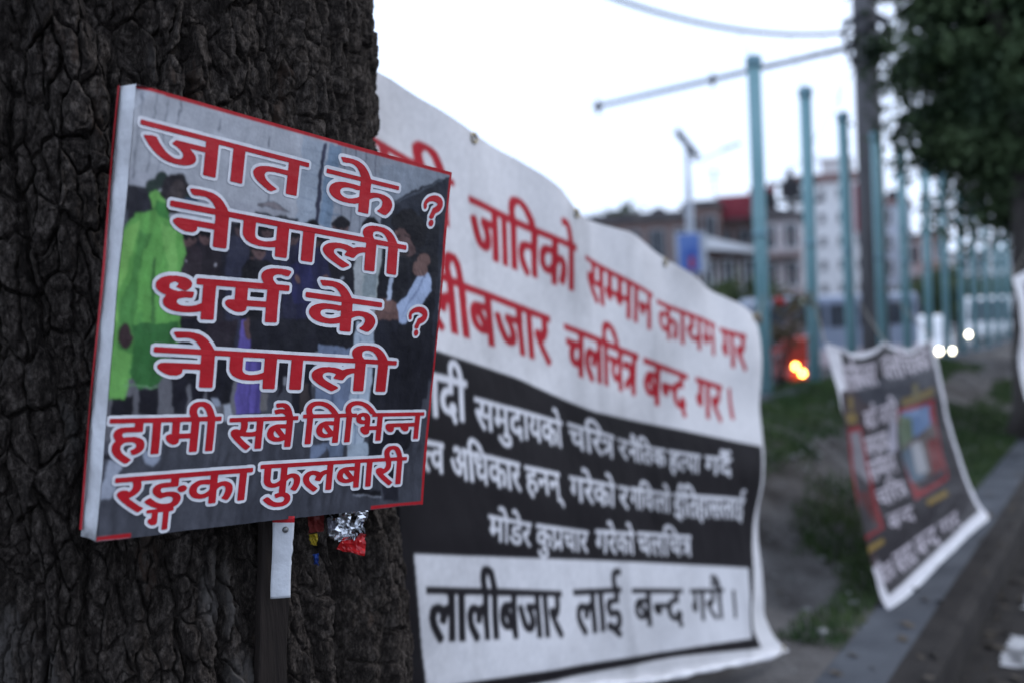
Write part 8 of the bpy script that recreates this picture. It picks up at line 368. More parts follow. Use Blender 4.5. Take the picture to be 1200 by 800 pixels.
# ------------------------------------------------------------------ the big trunk
TC = np.array([-.717, 1.673]); TR_ = .5
def bark_mat():
    m = bpy.data.materials.new('bark'); m.use_nodes = True; n = m.node_tree.nodes; l = m.node_tree.links; b = n['Principled BSDF']
    b.inputs['Roughness'].default_value = .8; b.inputs['Specular IOR Level'].default_value = .16
    t = n.new('ShaderNodeTexCoord'); mp = n.new('ShaderNodeMapping'); mp.inputs['Scale'].default_value = (1, 1, .45); l.new(t.outputs['Object'], mp.inputs['Vector'])
    def nz(sc, d, rough=.6):
        z = n.new('ShaderNodeTexNoise'); z.inputs['Scale'].default_value = sc; z.inputs['Detail'].default_value = d; z.inputs['Roughness'].default_value = rough; l.new(mp.outputs[0], z.inputs['Vector']); return z.outputs['Fac']
    r = n.new('ShaderNodeValToRGB'); e = r.color_ramp.elements
    e[0].position = .40; e[0].color = (.015, .0112, .0095, 1); e[1].position = .62; e[1].color = (.160, .133, .115, 1)
    k = e.new(.50); k.color = (.045, .0355, .030, 1)
    l.new(nz(95, 9, .85), r.inputs['Fac'])
    # lichen-grey and rust patches
    r2 = n.new('ShaderNodeValToRGB'); r2.color_ramp.elements[0].position = .60; r2.color_ramp.elements[1].position = .70; l.new(nz(9, 6), r2.inputs['Fac'])
    x = n.new('ShaderNodeMixRGB'); l.new(r2.outputs['Color'], x.inputs['Fac']); l.new(r.outputs['Color'], x.inputs['Color1']); x.inputs['Color2'].default_value = (.15, .135, .125, 1)
    r3 = n.new('ShaderNodeValToRGB'); r3.color_ramp.elements[0].position = .64; r3.color_ramp.elements[1].position = .72; l.new(nz(14, 4), r3.inputs['Fac'])
    x2 = n.new('ShaderNodeMixRGB'); l.new(r3.outputs['Color'], x2.inputs['Fac']); l.new(x.outputs['Color'], x2.inputs['Color1']); x2.inputs['Color2'].default_value = (.07, .045, .033, 1)
    l.new(x2.outputs['Color'], b.inputs['Base Color'])
    bp = n.new('ShaderNodeBump'); bp.inputs['Strength'].default_value = 1.0; bp.inputs['Distance'].default_value = .012; l.new(nz(170, 9, .8), bp.inputs['Height']); l.new(bp.outputs['Normal'], b.inputs['Normal'])
    return m
BARK = bark_mat()
def worley(x, y, s, full=False):
    """F1, F2 distances on a jittered cell grid, the nearest cell's id and the offset from its centre"""
    xi = np.floor(x).astype(np.int64); yi = np.floor(y).astype(np.int64); f1 = np.full(x.shape, 9.); f2 = f1.copy(); cid = np.zeros(x.shape); ox = np.zeros(x.shape); oy = np.zeros(x.shape)
    for a in (-1, 0, 1):
        for b in (-1, 0, 1):
            cx, cy = xi+a, yi+b; px = x-(cx+.5+.9*(hsh(cx, cy, 1, s)-.5)); py = y-(cy+.5+.9*(hsh(cx, cy, 2, s)-.5)); d = np.hypot(px, py)
            lt = d < f1; f2 = np.where(lt, f1, np.minimum(f2, d)); cid = np.where(lt, hsh(cx, cy, 3, s), cid); ox = np.where(lt, px, ox); oy = np.where(lt, py, oy); f1 = np.where(lt, d, f1)
    return (f1, f2, cid, ox, oy) if full else (f1, f2, cid)
def trunk_surface(th, z):
    """radius of the trunk at angle th (0 = towards the camera, + to the right) and height z, with furrowed bark plates"""
    big = TR_ + .10*np.clip((.75-z)/.75, 0, 1)**2 + .02*np.sin(3*th+.6)*np.clip(1.6-z, 0, 1.6) + .02*(fbm(th*2+5, z*1.5, s=3)-.5)
    # cleft between two buttress roots on the right
    c = rad(39); g = np.clip((1.42-z)/.14, 0, 1)
    big = big - g*.15*np.exp(-((th-c-.03*np.sin(z*7))/rad(2.0))**2) + np.clip((1.6-z)/.45, 0, 1)*.026*np.exp(-((th-rad(58))/rad(14))**2)+ g*.010*np.exp(-((th-rad(32))/rad(5))**2)
    big = big - .03*np.clip((z-2.2), 0, 2)
    a = th*TR_
    jag = lambda x, y, k: vnoise(x*k, y*k*.7, s=39)-.5
    wx = a + .020*(fbm(a*8, z*4, s=31)-.5)*2 + .0075*jag(a, z, 60) + .0045*jag(a, z, 140)
    wz = z + .030*(fbm(a*12, z*7, s=41)-.5)*2 + .014*jag(a+3, z, 55) + .006*jag(a+5, z, 130)
    rid = lambda v: 1-np.abs(2*v-1)
    fiss = np.clip(rid(fbm(wx*25, wz*2.6, o=2, s=47))*1.9-.95, 0, 1)**1.6     # long vertical fissures
    f1, f2, cid, dx, dy = worley(wx/.021, wz/.062, 5, True)                     # flat plates split by sharp cracks
    crack = np.clip(1-(f2-f1)/.16, 0, 1)
    g1, g2, flake, gx, gy = worley(wx/.0095+7, wz/.021, 11, True)                 # flakes on the plates
    n = fbm(a*130, z*100, o=3, s=51)
    h = -.034*fiss - .013*crack*(1-fiss*.6) + (.016*(cid-.5) + .010*((cid*7 % 1)-.5)*dx + .010*((cid*13 % 1)-.5)*dy)*(1-fiss)
    h = h - .0025*np.clip(1-(g2-g1)/.2, 0, 1) + .0045*(flake-.5) + .006*(n-.5) + .012*(fbm(a*9, z*4, o=2, s=61)-.5)
    return big + h + .010
def trunk(parent):
    th = np.concatenate([np.linspace(rad(-180), rad(-66), 60)[:-1], np.linspace(rad(-66), rad(84), 960), np.linspace(rad(84), rad(180), 50)[1:]])
    z = np.concatenate([np.linspace(-.1, .95, 60)[:-1], np.linspace(.95, 2.35, 940), np.linspace(2.35, 3.6, 70)[1:]])
    T, Z = np.meshgrid(th, z); R = trunk_surface(T, Z)
    b0 = math.atan2(-TC[0], -TC[1])   # bearing from the trunk to the camera
    # angle measured so that + is to the camera's right
    dirx = np.sin(math.atan2(-TC[0], TC[1])*0 + 0)  # (kept simple below)
    to = -TC/np.hypot(*TC); rt = np.array([-to[1], to[0]])
    X = TC[0] + R*(np.cos(T)*to[0]+np.sin(T)*rt[0]); Y = TC[1] + R*(np.cos(T)*to[1]+np.sin(T)*rt[1])
    lean = .0*(Z-1.7)
    return fast('trunk', np.stack([X+lean, Y, Z], -1).reshape(-1, 3), grid_faces(len(th), len(z)), BARK, parent)
def leaves(n_clumps, centre, radii, per, size, seed, hollow=.45, droop=.3, mask=None, cl=.32):
    g = np.random.default_rng(seed); d = g.normal(size=(n_clumps, 3)); d /= np.linalg.norm(d, axis=1)[:, None]
    r = g.uniform(hollow, 1, n_clumps)**.6
    C = np.array(centre)+d*r[:, None]*np.array(radii)
    if mask is not None: C = C[mask(C)]
    m = len(C); P = np.repeat(C, per, 0)+g.normal(size=(m*per, 3))*cl*np.array([1, 1, .75])*np.repeat(g.uniform(.5, 1.2, m), per)[:, None]
    n = len(P); a = g.uniform(0, 2*np.pi, n); e = g.normal(-droop, .5, n); L = size*g.uniform(.6, 1.4, n); w = L*.3
    ax = np.stack([np.cos(a)*np.cos(e), np.sin(a)*np.cos(e), np.sin(e)], 1)*L[:, None]
    sd_ = np.cross(ax, g.normal(size=(n, 3))); sd_ /= np.linalg.norm(sd_, axis=1)[:, None]+1e-9; sd_ *= w[:, None]
    V = np.stack([P, P+ax*.5+sd_, P+ax, P+ax*.5-sd_], 1).reshape(-1, 3)
    return V, np.arange(n*4).reshape(-1, 4), C
LEAF = mat('leaf', (.014, .031, .012), .7, (.062, .096, .040), 1.6, lo=.4, hi=.6)
LEAF2 = mat('leaf_pale', (.035, .060, .022), .6, (.085, .11, .045), 1.2)
tree = thing('tree', 'huge dark furrowed tree trunk with a protest placard leaning on it', 'tree', (TC[0], TC[1], .2))
trunk(tree)
V, Q, C = leaves(110, (TC[0]-.1, TC[1]+.3, 5.6), (2.6, 2.6, 1.3), 150, .10, 3); fast('crown', V, Q, LEAF, tree)
for i in range(5):
    a = i*1.26+.4; e = (TC[0]+1.5*math.cos(a), TC[1]+1.5*math.sin(a), 5.3)
    mb = MB().tube([(TC[0]+.12*math.cos(a), TC[1]+.12*math.sin(a), 3.1), (TC[0]+.5*math.cos(a), TC[1]+.5*math.sin(a), 4.1), e], [.24, .15, .05], 12)
    obj('limb', mb, BARK, tree)

# ------------------------------------------------------------------ the placard
sTL, sTR, sBR, sBL = [np.array(p) for p in ((-.39455, 1.09566, 1.95004), (-.07735, 1.50586, 1.88949), (-.14683, 1.48656, 1.39472), (-.46403, 1.07636, 1.45526))]
PW, PH = .522, .5
ex = (sTR-sTL)/PW; ey = (sBL-sTL)/PH; en = np.cross(ex, ey); en = -en if en[1] > 0 else en   # en points to the camera
def sp(u, v, d=0.): return sTL + ex*(u*PW) + ey*(v*PH) + en*d
def bend(u, v):   # the board is slightly bowed and its wrap is slack
    return -.004*np.cos((u-.5)*math.pi)*1.0 + .0012*np.sin(v*9+u*4) + .0010*(fbm(u*7, v*9, s=4)-.5)*2
placard = thing('placard', 'square red and white protest placard on a wooden stake in front of the big trunk', 'placard', tuple(sp(.5, 1.0, -.03)-np.array([0, 0, 1.05])))
white_vinyl = mat('white_vinyl', (.63, .64, .67), .45, (.42, .42, .44), 16, .35, 26, lo=.45, hi=.75)
red_ink = mat('red_ink', (.40, .010, .018), .42, (.34, .008, .014), 40, .12, 30)
white_ink = mat('white_ink', (.62, .63, .67), .42, (.52, .53, .58), 50, .12, 30)
TH = .032
# board: wrapped foam block, side faces bulge a little
mb = MB(); n = 24
def ring(u, v): return [sp(u, v, -.0012+bend(u, v)*(1 if 0 < u < 1 else 1)), sp(u, v, -TH)]
us = np.linspace(0, 1, n+1)
loop = [(u, 0) for u in us[:-1]]+[(1, u) for u in us[:-1]]+[(1-u, 1) for u in us[:-1]]+[(0, 1-u) for u in us[:-1]]
vs = []
for u, v in loop:
    p, q = ring(u, v); side = np.zeros(3)
    if u == 0: side = -ex*(.0030*math.sin(v*11)+.0020*math.sin(v*27)+.0012*math.sin(v*61))
    vs += [p, (p+q)/2+side, q]
L = len(loop); fs = []
for i in range(L):
    j = (i+1) % L; fs += [(3*i, 3*j, 3*j+1, 3*i+1), (3*i+1, 3*j+1, 3*j+2, 3*i+2)]
fs.append(tuple(3*i+2 for i in range(L)))
mb.add(vs, fs, 0, True); obj('board', mb, white_vinyl, placard)
# red strip along the back edge of the left side and along the right edge
mb = MB()
for a, b in zip(np.linspace(0, .985, 20)[:-1], np.linspace(0, .985, 20)[1:]):
    k = lambda v, d: sp(0, v, d)-ex*(.0026+.0014*math.sin(v*11)*(1 if d > -TH+.003 else .4))
    mb.add([k(a, -TH+.0035), k(b, -TH+.0035), k(b, -TH-.0005), k(a, -TH-.0005)], [(0, 1, 2, 3)])
obj('edge_stripe', mb, red_ink, placard)
# printed picture
Wp, Hp = 700, 670
img = np.zeros((Hp, Wp, 3)) + lin((120, 122, 132))
for c, P in painting(PAINT):
    img[fill([P], Wp, Hp)] = lin(c)
yy, xx = np.mgrid[:Hp, :Wp]
img = sample(img, (xx+.5+5*(fbm(xx/17., yy/17., o=3, s=201)-.5)*2)/Wp, (yy+.5+5*(fbm(xx/17., yy/17., o=3, s=205)-.5)*2)/Hp)
img = box_blur(img, 3)
fold = fbm(xx/11.+2.5*fbm(xx/60., yy/60., s=211), yy/46., o=4, s=213)-.5      # cloth folds and grain of the printed photograph
img = img*(1+fold*np.interp(img.mean(-1), [.05, .28], [.95, .22]))[..., None]
yy, xx = np.mgrid[:Hp, :Wp]
img *= (.86+.28*fbm(xx/26., yy/26., o=4, s=71))[..., None]*(.93+.14*vnoise(xx/2.5, yy/2.5, s=77))[..., None]
img *= 1.06
grey = img.mean(-1, keepdims=True)
img = np.clip(grey + (img-grey)*.74, 0, .8)
# printed red border: along the top, the right edge and the bottom corners
uu_, vv_ = (xx+.5)/Wp, (yy+.5)/Hp
b = ((vv_ < .008+.003*uu_) | (uu_ > .9925-.002*np.sin(vv_*9)) | ((vv_ > .989) & ((uu_ > .80) | (uu_ < .08)) & (vv_ < .998)))
img[b] = (.36, .012, .018)
img = box_blur(img, 1)
nu, nv = 420, 402
U, V_ = np.meshgrid(np.linspace(0, 1, nu), np.linspace(0, 1, nv))
D0 = bend(U, V_)
# dog-eared top-left corner and frayed lower edge
D0 = D0 - .010*np.clip(1-(U*26+V_*18), 0, 1)
Pp = sTL + ex*(U*PW)[..., None] + ey*(V_*PH + .0022*(fbm(U*14, 0*U+3, s=5)-.5)*(V_ > .995))[..., None] + en*D0[..., None]
fast('printed_photo', Pp.reshape(-1, 3), grid_faces(nu, nv), mat_print('printed_vinyl', .38, .06, .22, 16), placard, ink=sample(img, U, V_).reshape(-1, 3))
def ink_mesh(name, L, m, d, parent):
    cu = bpy.data.curves.new(name, 'CURVE'); cu.dimensions = '2D'; cu.fill_mode = 'BOTH'
    for P in L:
        s = cu.splines.new('POLY'); s.points.add(len(P)-1); s.use_cyclic_u = True
        s.points.foreach_set('co', np.concatenate([P, np.zeros((len(P), 1)), np.ones((len(P), 1))], 1).astype(np.float32).ravel())
    tmp = bpy.data.objects.new(name+'_tmp', cu); COL.objects.link(tmp)
    me = bpy.data.meshes.new_from_object(tmp.evaluated_get(bpy.context.evaluated_depsgraph_get())); bpy.data.objects.remove(tmp)
    bm = bmesh.new(); bm.from_mesh(me); 
    bmesh.ops.triangulate(bm, faces=bm.faces)
    for k in range(3):   # split long edges so that the lettering follows the bowed sheet
        es = [e for e in bm.edges if e.calc_length() > .06]
        if es: bmesh.ops.subdivide_edges(bm, edges=es, cuts=1); bmesh.ops.triangulate(bm, faces=[f for f in bm.faces if len(f.verts) > 3])
    co = np.array([v.co for v in bm.verts]); u, v = co[:, 0], co[:, 1]
    W_ = sTL + ex*(u*PW)[:, None] + ey*(v*PH)[:, None] + en*(bend(u, v)-.010*np.clip(1-(u*26+v*18), 0, 1)+d)[:, None] - np.array(parent.location)
    for vt, c in zip(bm.verts, W_): vt.co = c
    bmesh.ops.recalc_face_normals(bm, faces=bm.faces)
    me = bpy.data.meshes.new(name); bm.to_mesh(me); bm.free(); me.materials.clear(); me.materials.append(m)
    return link(bpy.data.objects.new(name, me), parent)
ink_mesh('lettering_outline', loops(SIGN_OUTLINE, 2400), white_ink, .0005, placard)
ink_mesh('lettering', loops(SIGN_LETTERS, 2400), red_ink, .0010, placard)
# stake, pinned strip
stake_wood = mat('stake_wood', (.011, .0080, .0068), .85, (.026, .019, .016), 18, .5, 60, stretch=(1, 1, .12))
top = np.array((-0.3277, 1.3277, 1.4431)); botm = np.array((-0.3477, 1.3166, 1.1975)); dv = (botm-top)/np.linalg.norm(botm-top)
p0 = top; p1 = botm+dv*(botm[2]-.22)/abs(dv[2])
axs = np.array([.80, .60, 0]); axd = np.array([-.60, .80, 0])
mb = MB(); vs = []; fs = []
N = 40
for i in range(N+1):
    c = p0+(p1-p0)*i/N; w = .0205+.0008*math.sin(i*1.7); d = .010
    vs += [c-axs*w-axd*d, c+axs*w-axd*d, c+axs*w+axd*d, c-axs*w+axd*d]
for i in range(N): fs += [(4*i+k, 4*i+(k+1) % 4, 4*i+4+(k+1) % 4, 4*i+4+k) for k in range(4)]
fs += [(3, 2, 1, 0), (4*N, 4*N+1, 4*N+2, 4*N+3)]
obj('stake', mb.add(vs, fs), stake_wood, placard, bevel=.003)
a, b_, c, d = [np.array(p) for p in ((-0.3240, 1.2940, 1.4284), (-0.2960, 1.2939, 1.4270), (-0.3085, 1.2961, 1.3193), (-0.3344, 1.2960, 1.3183))]
nn = np.array([.60, -.80, 0]); vs = []; fs = []; NU, NV = 8, 26
for j in range(NV+1):
    for i in range(NU+1):
        u, v = i/NU, j/NV
        p = (a*(1-u)+b_*u)*(1-v)+(d*(1-u)+c*u)*v + nn*(.002*math.sin(v*5+u)+.003*v*v-.004*(u-.5)**2) + (b_-a)*(.03*math.sin(j*1.3)*(i == NU)*(v > .25)*(v < .6))
        vs.append(p)
for j in range(NV):
    for i in range(NU): k = j*(NU+1)+i; fs.append((k, k+1, k+NU+2, k+NU+1))
mb = MB().add(vs, fs, 0, True); mb.m = [1 if (i//NU) < 2 else 0 for i in range(len(fs))]
st_ = obj('pinned_strip', mb, [white_vinyl, red_ink], placard); sm = st_.modifiers.new('solid', 'SOLIDIFY'); sm.thickness = .0008
nailp = np.array((-0.3082, 1.2912, 1.4102)); obj('nail', MB().ball(nailp, (.0042, .0042, .0042), 0, 14, 8), mat('nail_steel', (.10, .10, .105), .5, (.2, .2, .2), 60, metal=.8), placard)

# crumpled wrapper wedged in the bark
def crumple(name, quad, nu, nv, amp, m, parent, seed, fold=1.0):
    q = [np.array(p) for p in quad]; V = []; 
    u, v = np.meshgrid(np.linspace(0, 1, nu), np.linspace(0, 1, nv))
    P = (q[0]*(1-u)[..., None]+q[1]*u[..., None])*(1-v)[..., None]+(q[3]*(1-u)[..., None]+q[2]*u[..., None])*v[..., None]
    f1, f2, c = worley(u*3.2*fold+seed, v*3.0*fold, seed); g1, g2, c2 = worley(u*7*fold, v*6*fold+seed, seed+3)
    h = (f1-.4)*1.2+(g1-.4)*.5+.6*(c-.5)*(f2-f1)
    V = P + np.array([.25, -.95, .2])*(h*amp)[..., None] + np.array([.9, .3, .3])*((fbm(u*4, v*4, s=seed)-.5)*amp*.8)[..., None]
    return fast(name, V.reshape(-1, 3), grid_faces(nu, nv), m, parent, smooth=False)
foil = mat('wrapper_foil', (.75, .76, .78), .16, (.6, .6, .62), 20, metal=1.0)
wred = mat('wrapper_red', (.50, .012, .015), .28, (.38, .01, .012), 30, coat=.4)
wr = thing('crumpled_wrapper', 'crumpled silver and red snack wrapper tucked behind the lower edge of the placard', 'wrapper', (-0.2549, 1.4256, 1.3509))
DW = 1.435
crumple('foil', [(-0.2755, 1.4130, 1.4033), (-0.2203, 1.4131, 1.4067), (-0.2196, 1.4013, 1.3663), (-0.2716, 1.4063, 1.3652)], 15, 11, .022, foil, wr, 3, .6)
crumple('red_panel', [(-0.2540, 1.4045, 1.3697), (-0.2219, 1.4026, 1.3723), (-0.2237, 1.3953, 1.3436), (-0.2638, 1.3998, 1.3542)], 14, 10, .008, wred, wr, 8, .8)
crumple('silver_flap', [(-0.2867, 1.4175, 1.3929), (-0.2684, 1.4128, 1.3993), (-0.2661, 1.4069, 1.3783), (-0.2844, 1.4115, 1.3707)], 8, 8, .006, mat('wrapper_lilac', (.30, .30, .36), .3, (.4, .4, .45), 20), wr, 5)
yw = mat('wrapper_yellow', (.40, .30, .03), .4, (.30, .2, .02), 20); bw = mat('wrapper_blue', (.03, .07, .30), .4, (.02, .05, .2), 20); dr = mat('wrapper_dark_red', (.20, .03, .025), .4, (.1, .02, .02), 20)
for nm, lab, col, q, sd2 in (('yellow_wrapper', 'small yellow wrapper scrap wedged in the bark cleft', yw, [(-0.2986, 1.3820, 1.3810), (-0.2850, 1.3801, 1.3832), (-0.2852, 1.3763, 1.3661), (-0.2953, 1.3794, 1.3682)], 2),
    ('blue_wrapper', 'small blue wrapper scrap lowest in the bark cleft', bw, [(-0.2936, 1.3787, 1.3538), (-0.2848, 1.3768, 1.3551), (-0.2844, 1.3760, 1.3384), (-0.2911, 1.3801, 1.3400)], 6),
    ('dark_red_wrapper', 'dark red wrapper scrap under the placard beside the yellow scrap', dr, [(-0.2989, 1.3852, 1.4081), (-0.2741, 1.3813, 1.4102), (-0.2757, 1.3762, 1.3861), (-0.2973, 1.3821, 1.3834)], 9)):
    tag(crumple(nm, q, 8, 8, .006, col, None, sd2, .7), lab, 'wrapper scrap')

# ------------------------------------------------------------------ the long banner
BA = np.array([-.2484, 2.0424]); BB = np.array([.9568, 3.8272]); be = (BB-BA)/np.hypot(*(BB-BA)); bn = np.array([be[1], -be[0]])
TOP = np.array([(-0.46, 2.2336), (-0.0092, 2.1729), (0.0497, 2.16), (0.1306, 2.1306), (0.311, 2.0809), (0.5014, 2.0358), (0.6937, 1.9723), (0.7691, 1.9291), (0.8501, 1.9024), (1.07, 1.8711), (1.3193, 1.8021), (1.6624, 1.6991), (2.1132, 1.5859), (2.392, 1.5528)])
BOT = np.array([(-0.46, 0.9548), (-0.0046, 0.8444), (0.2006, 0.7837), (0.6882, 0.6475), (1.2024, 0.4902), (2.0111, 0.2878), (2.3202, 0.2335), (2.392, 0.228)])
ER = np.array([(0, 2.0936), (0.03, 2.1166), (0.12, 2.112), (0.28, 2.089), (0.55, 2.0522), (0.78, 2.0522), (0.88, 2.0828), (0.95, 2.1548), (1, 2.2376)])
def banner_ink(u, z):
    """u along the banner, z height, in metres -> ink colour"""
    Wb, Hb = 1475, 1200
    im = np.zeros((Hb, Wb, 3)) + np.array((.69, .68, .695))
    def P(pts): return np.array([((a+.5)/2.95, (2.4-b)/2.4) for a, b in pts])
    black = P([(-0.46, 1.7423), (0.1435, 1.5859), (0.4361, 1.5059), (0.8492, 1.3697), (1.4058, 1.2428), (2.0516, 1.091), (2.0286, 0.872), (1.9826, 0.642), (1.9504, 0.504), (1.9596, 0.412), (2.024, 0.3246), (1.288, 0.5316), (0.6882, 0.6806), (-0.46, 0.9732)])
    im[fill([black], Wb, Hb)] = (.012, .010, .012)
    im[fill([P([(0.011, 1.1784), (0.966, 0.9198), (1.9338, 0.654), (1.9274, 0.504), (1.9329, 0.3908), (1.288, 0.5546), (0.6937, 0.7082), (0.0368, 0.883)])], Wb, Hb)] = (.66, .66, .69)
    im[fill(loops(BANNER_RED, 1600), Wb, Hb)] = (.42, .008, .020)
    im[fill(loops(BANNER_WHITE, 1600), Wb, Hb)] = (.70, .70, .74)
    im[fill(loops(BANNER_BLACK, 1600), Wb, Hb)] = (.014, .012, .015)
    im = sample(box_blur(im, 2), (u+.5)/2.95, (2.4-z)/2.4)
    soil_ = np.clip(fbm(u*2.3, z*3.1, o=5, s=131)-.52, 0, 1)*.9 + np.clip(fbm(u*9, z*1.6, o=4, s=137)-.58, 0, 1)*.8      # rain streaks and handling dirt
    return im*(1-np.clip(soil_, 0, .4))[..., None]
def banner_one():
    nu, nv = 720, 400
    A, B = np.meshgrid(np.linspace(0, 1, nu), np.linspace(0, 1, nv))
    R = np.interp(B, ER[:, 0], ER[:, 1]); u = -.42+A*(R+.42)
    zt = np.interp(u, TOP[:, 0], TOP[:, 1]); zb = np.interp(u, BOT[:, 0], BOT[:, 1])
    zt = zt - .004*np.abs(np.sin(u*5.2))*np.clip(u, 0, 1)
    z = zt+(zb-zt)*B
    w = (.016*np.sin(u*3.1+z*1.2)*np.sin(B*3.1)+.035*(fbm(u*1.3+4, z*1.6, s=81)-.5)+.012*(fbm(u*5+z*2, z*3, s=83)-.5))*np.clip(B*4+.15, 0, 1)
    w += .004*np.abs(((u*2.1) % 1)-.5)*2 + .003*np.abs(((z*2.6) % 1)-.5)*2   # fold lines from the packed sheet
    w += .010*np.exp(-B*5)*np.sin(u*16+z*5)+.012*np.exp(-(A-1)**2*60)*np.sin(z*14)     # pulls at the ties
    w += .04*np.clip((B-.86)/.14, 0, 1)**1.5*np.clip((A-.75)/.25, 0, 1)                  # the free corner kicks out
    w -= .006*np.exp(-((B-.985)/.02)**2)
    xy = BA+be*np.maximum(u, -.03)[..., None]+bn*w[..., None]
    b = np.clip(-.03-u, 0, 9)[..., None]; xy = xy+b*np.array([-.52, .85])
    V = np.concatenate([xy, z[..., None]], -1)
    t = thing('banner', 'long white and black protest banner with red lettering tied beside the big trunk', 'banner', (BB[0]-.6, BB[1]-.9, .25))
    s = fast('cloth', V.reshape(-1, 3), grid_faces(nu, nv), mat_print('banner_flex', .55, .0, .25, 5, sheer=.05), t, ink=banner_ink(u, z).reshape(-1, 3))
    # rolled hem along the bottom edge
    pts = V[-1, ::24]; rs = [.009+.004*math.sin(i*2.3) for i in range(len(pts))]
    obj('bottom_hem', MB().tube(pts, rs, 8), mat('hem_white', (.74, .74, .76), .6, (.55, .55, .58), 12, .4, 30), t)
    return t, V
ban, BV = banner_one()
rope_m = mat('rope', (.16, .14, .12), .9, (.26, .24, .2), 40)
def rope(pts, r, parent, name='tie_rope', sag=0.):
    a, b = np.array(pts[0]), np.array(pts[-1]); P = [a+(b-a)*k/12-np.array([0, 0, sag*4*(k/12)*(1-k/12)]) for k in range(13)]
    return obj(name, MB().tube(P, r, 6), rope_m, parent)

eye_m = mat('eyelet_brass', (.30, .25, .15), .4, (.36, .3, .18), 30, metal=.9)
for k, (i, j) in enumerate(((4, -5), (4, 500), (4, 340), (4, 210), (-5, -6))):
    p = BV[i, j]; rg = [p+np.array([be[0], be[1], 0])*.011*math.cos(a)+np.array([0, 0, .011])*math.sin(a)+np.array([bn[0], bn[1], 0])*.003 for a in np.linspace(0, 6.3, 13)]
    obj('eyelet', MB().tube(rg, .003, 6), eye_m, ban)
for p in (BV[3, -1], BV[-1, 12], BV[0, 12]): obj('knot', MB().ball(p+np.array([.012, .01, 0]), (.016, .016, .02), 0, 10, 8).ball(p+np.array([.03, .03, -.012]), (.010, .010, .022), 0, 8, 6), rope_m, ban)

# ------------------------------------------------------------------ fence posts
teal = mat('teal_paint', (.165, .320, .350), .6, (.22, .375, .405), 5, .15, 20, stretch=(1, 1, .3))
teal_d = mat('teal_cap', (.16, .29, .34), .55, (.19, .33, .38), 8)
P0 = np.array([2.11, 8.33]); sPost, tPost = inv(*P0)
def post_z(t): return float(bank_z(np.array([2.02]), np.array([t]))[0])-.04
gp = 'teal fence posts standing in a row on the bank'
first = None
ORD = ['first', 'second', 'third', 'fourth', 'fifth', 'sixth', 'seventh', 'eighth', 'ninth', 'tenth', 'eleventh', 'twelfth', 'thirteenth', 'fourteenth', 'fifteenth', 'sixteenth']
posts = []
for i in range(12):
    t = tPost+1.385*i; x, y, _ = st(sPost+.004*math.sin(i*3.3), t); z = post_z(t)
    lab = ('nearest and tallest looking teal fence post, at the right end of the long banner' if i == 0 else '%s teal fence post counted from the long banner, nearest first' % ORD[i])
    if first is None:
        first = thing('fence_post', lab, 'fence post', (x, y, z), gp)
        H = 3.57-z
        obj('shaft', MB().tube([(x, y, z-.15), (x, y, z+H*.5), (x, y, z+H-.03)], [.056, .056, .056], 20), teal, first)
        obj('cap', MB().tube([(x, y, z+H-.09), (x, y, z+H-.07), (x, y, z+H), (x, y, z+H+.012)], [.058, .067, .067, .056], 20), teal_d, first)
        obj('weld_band', MB().tube([(x, y, z+H*.48), (x, y, z+H*.48+.05)], [.0595, .0595], 20), teal_d, first)
        posts.append((x, y, z+H))
    else:
        c = dup(first, (x, y, z), lab); posts.append((x, y, z+H)); c.rotation_euler = (rad(random.uniform(-.4, .4)), rad(random.uniform(-.5, .5)), random.uniform(0, 3))
mb = MB()
for a, b in zip(np.linspace(-14, 30, 23)[:-1], np.linspace(-14, 30, 23)[1:]):
    za, zb = [float(bank_z(np.array([2.0]), np.array([k]))[0])+.035 for k in (a, b)]
    q = []
    for k, zz in ((a, za), (b-.012, zb)):
        q += [st(1.90, k, zz-.3), st(1.905, k, zz-.012), st(1.92, k, zz), st(2.26, k, zz), st(2.28, k, zz-.012), st(2.28, k, zz-.4)]
    mb.add(q, [(i, i+1, i+7, i+6) for i in range(5)]+[(5, 4, 3, 2, 1, 0), (6, 7, 8, 9, 10, 11)])
tag(obj('concrete_plinth', mb, concrete), 'low grey concrete strip the teal fence posts stand in', 'plinth')

# ties of the long banner
rope([BV[3, -1], (posts[0][0], posts[0][1]-.05, 1.62)], .004, ban, sag=.05)
rope([BV[0, 12], (TC[0]+.47, TC[1]+.3, 2.32)], .004, ban)
rope([BV[-1, 12], (TC[0]+.47, TC[1]+.34, .9)], .004, ban)

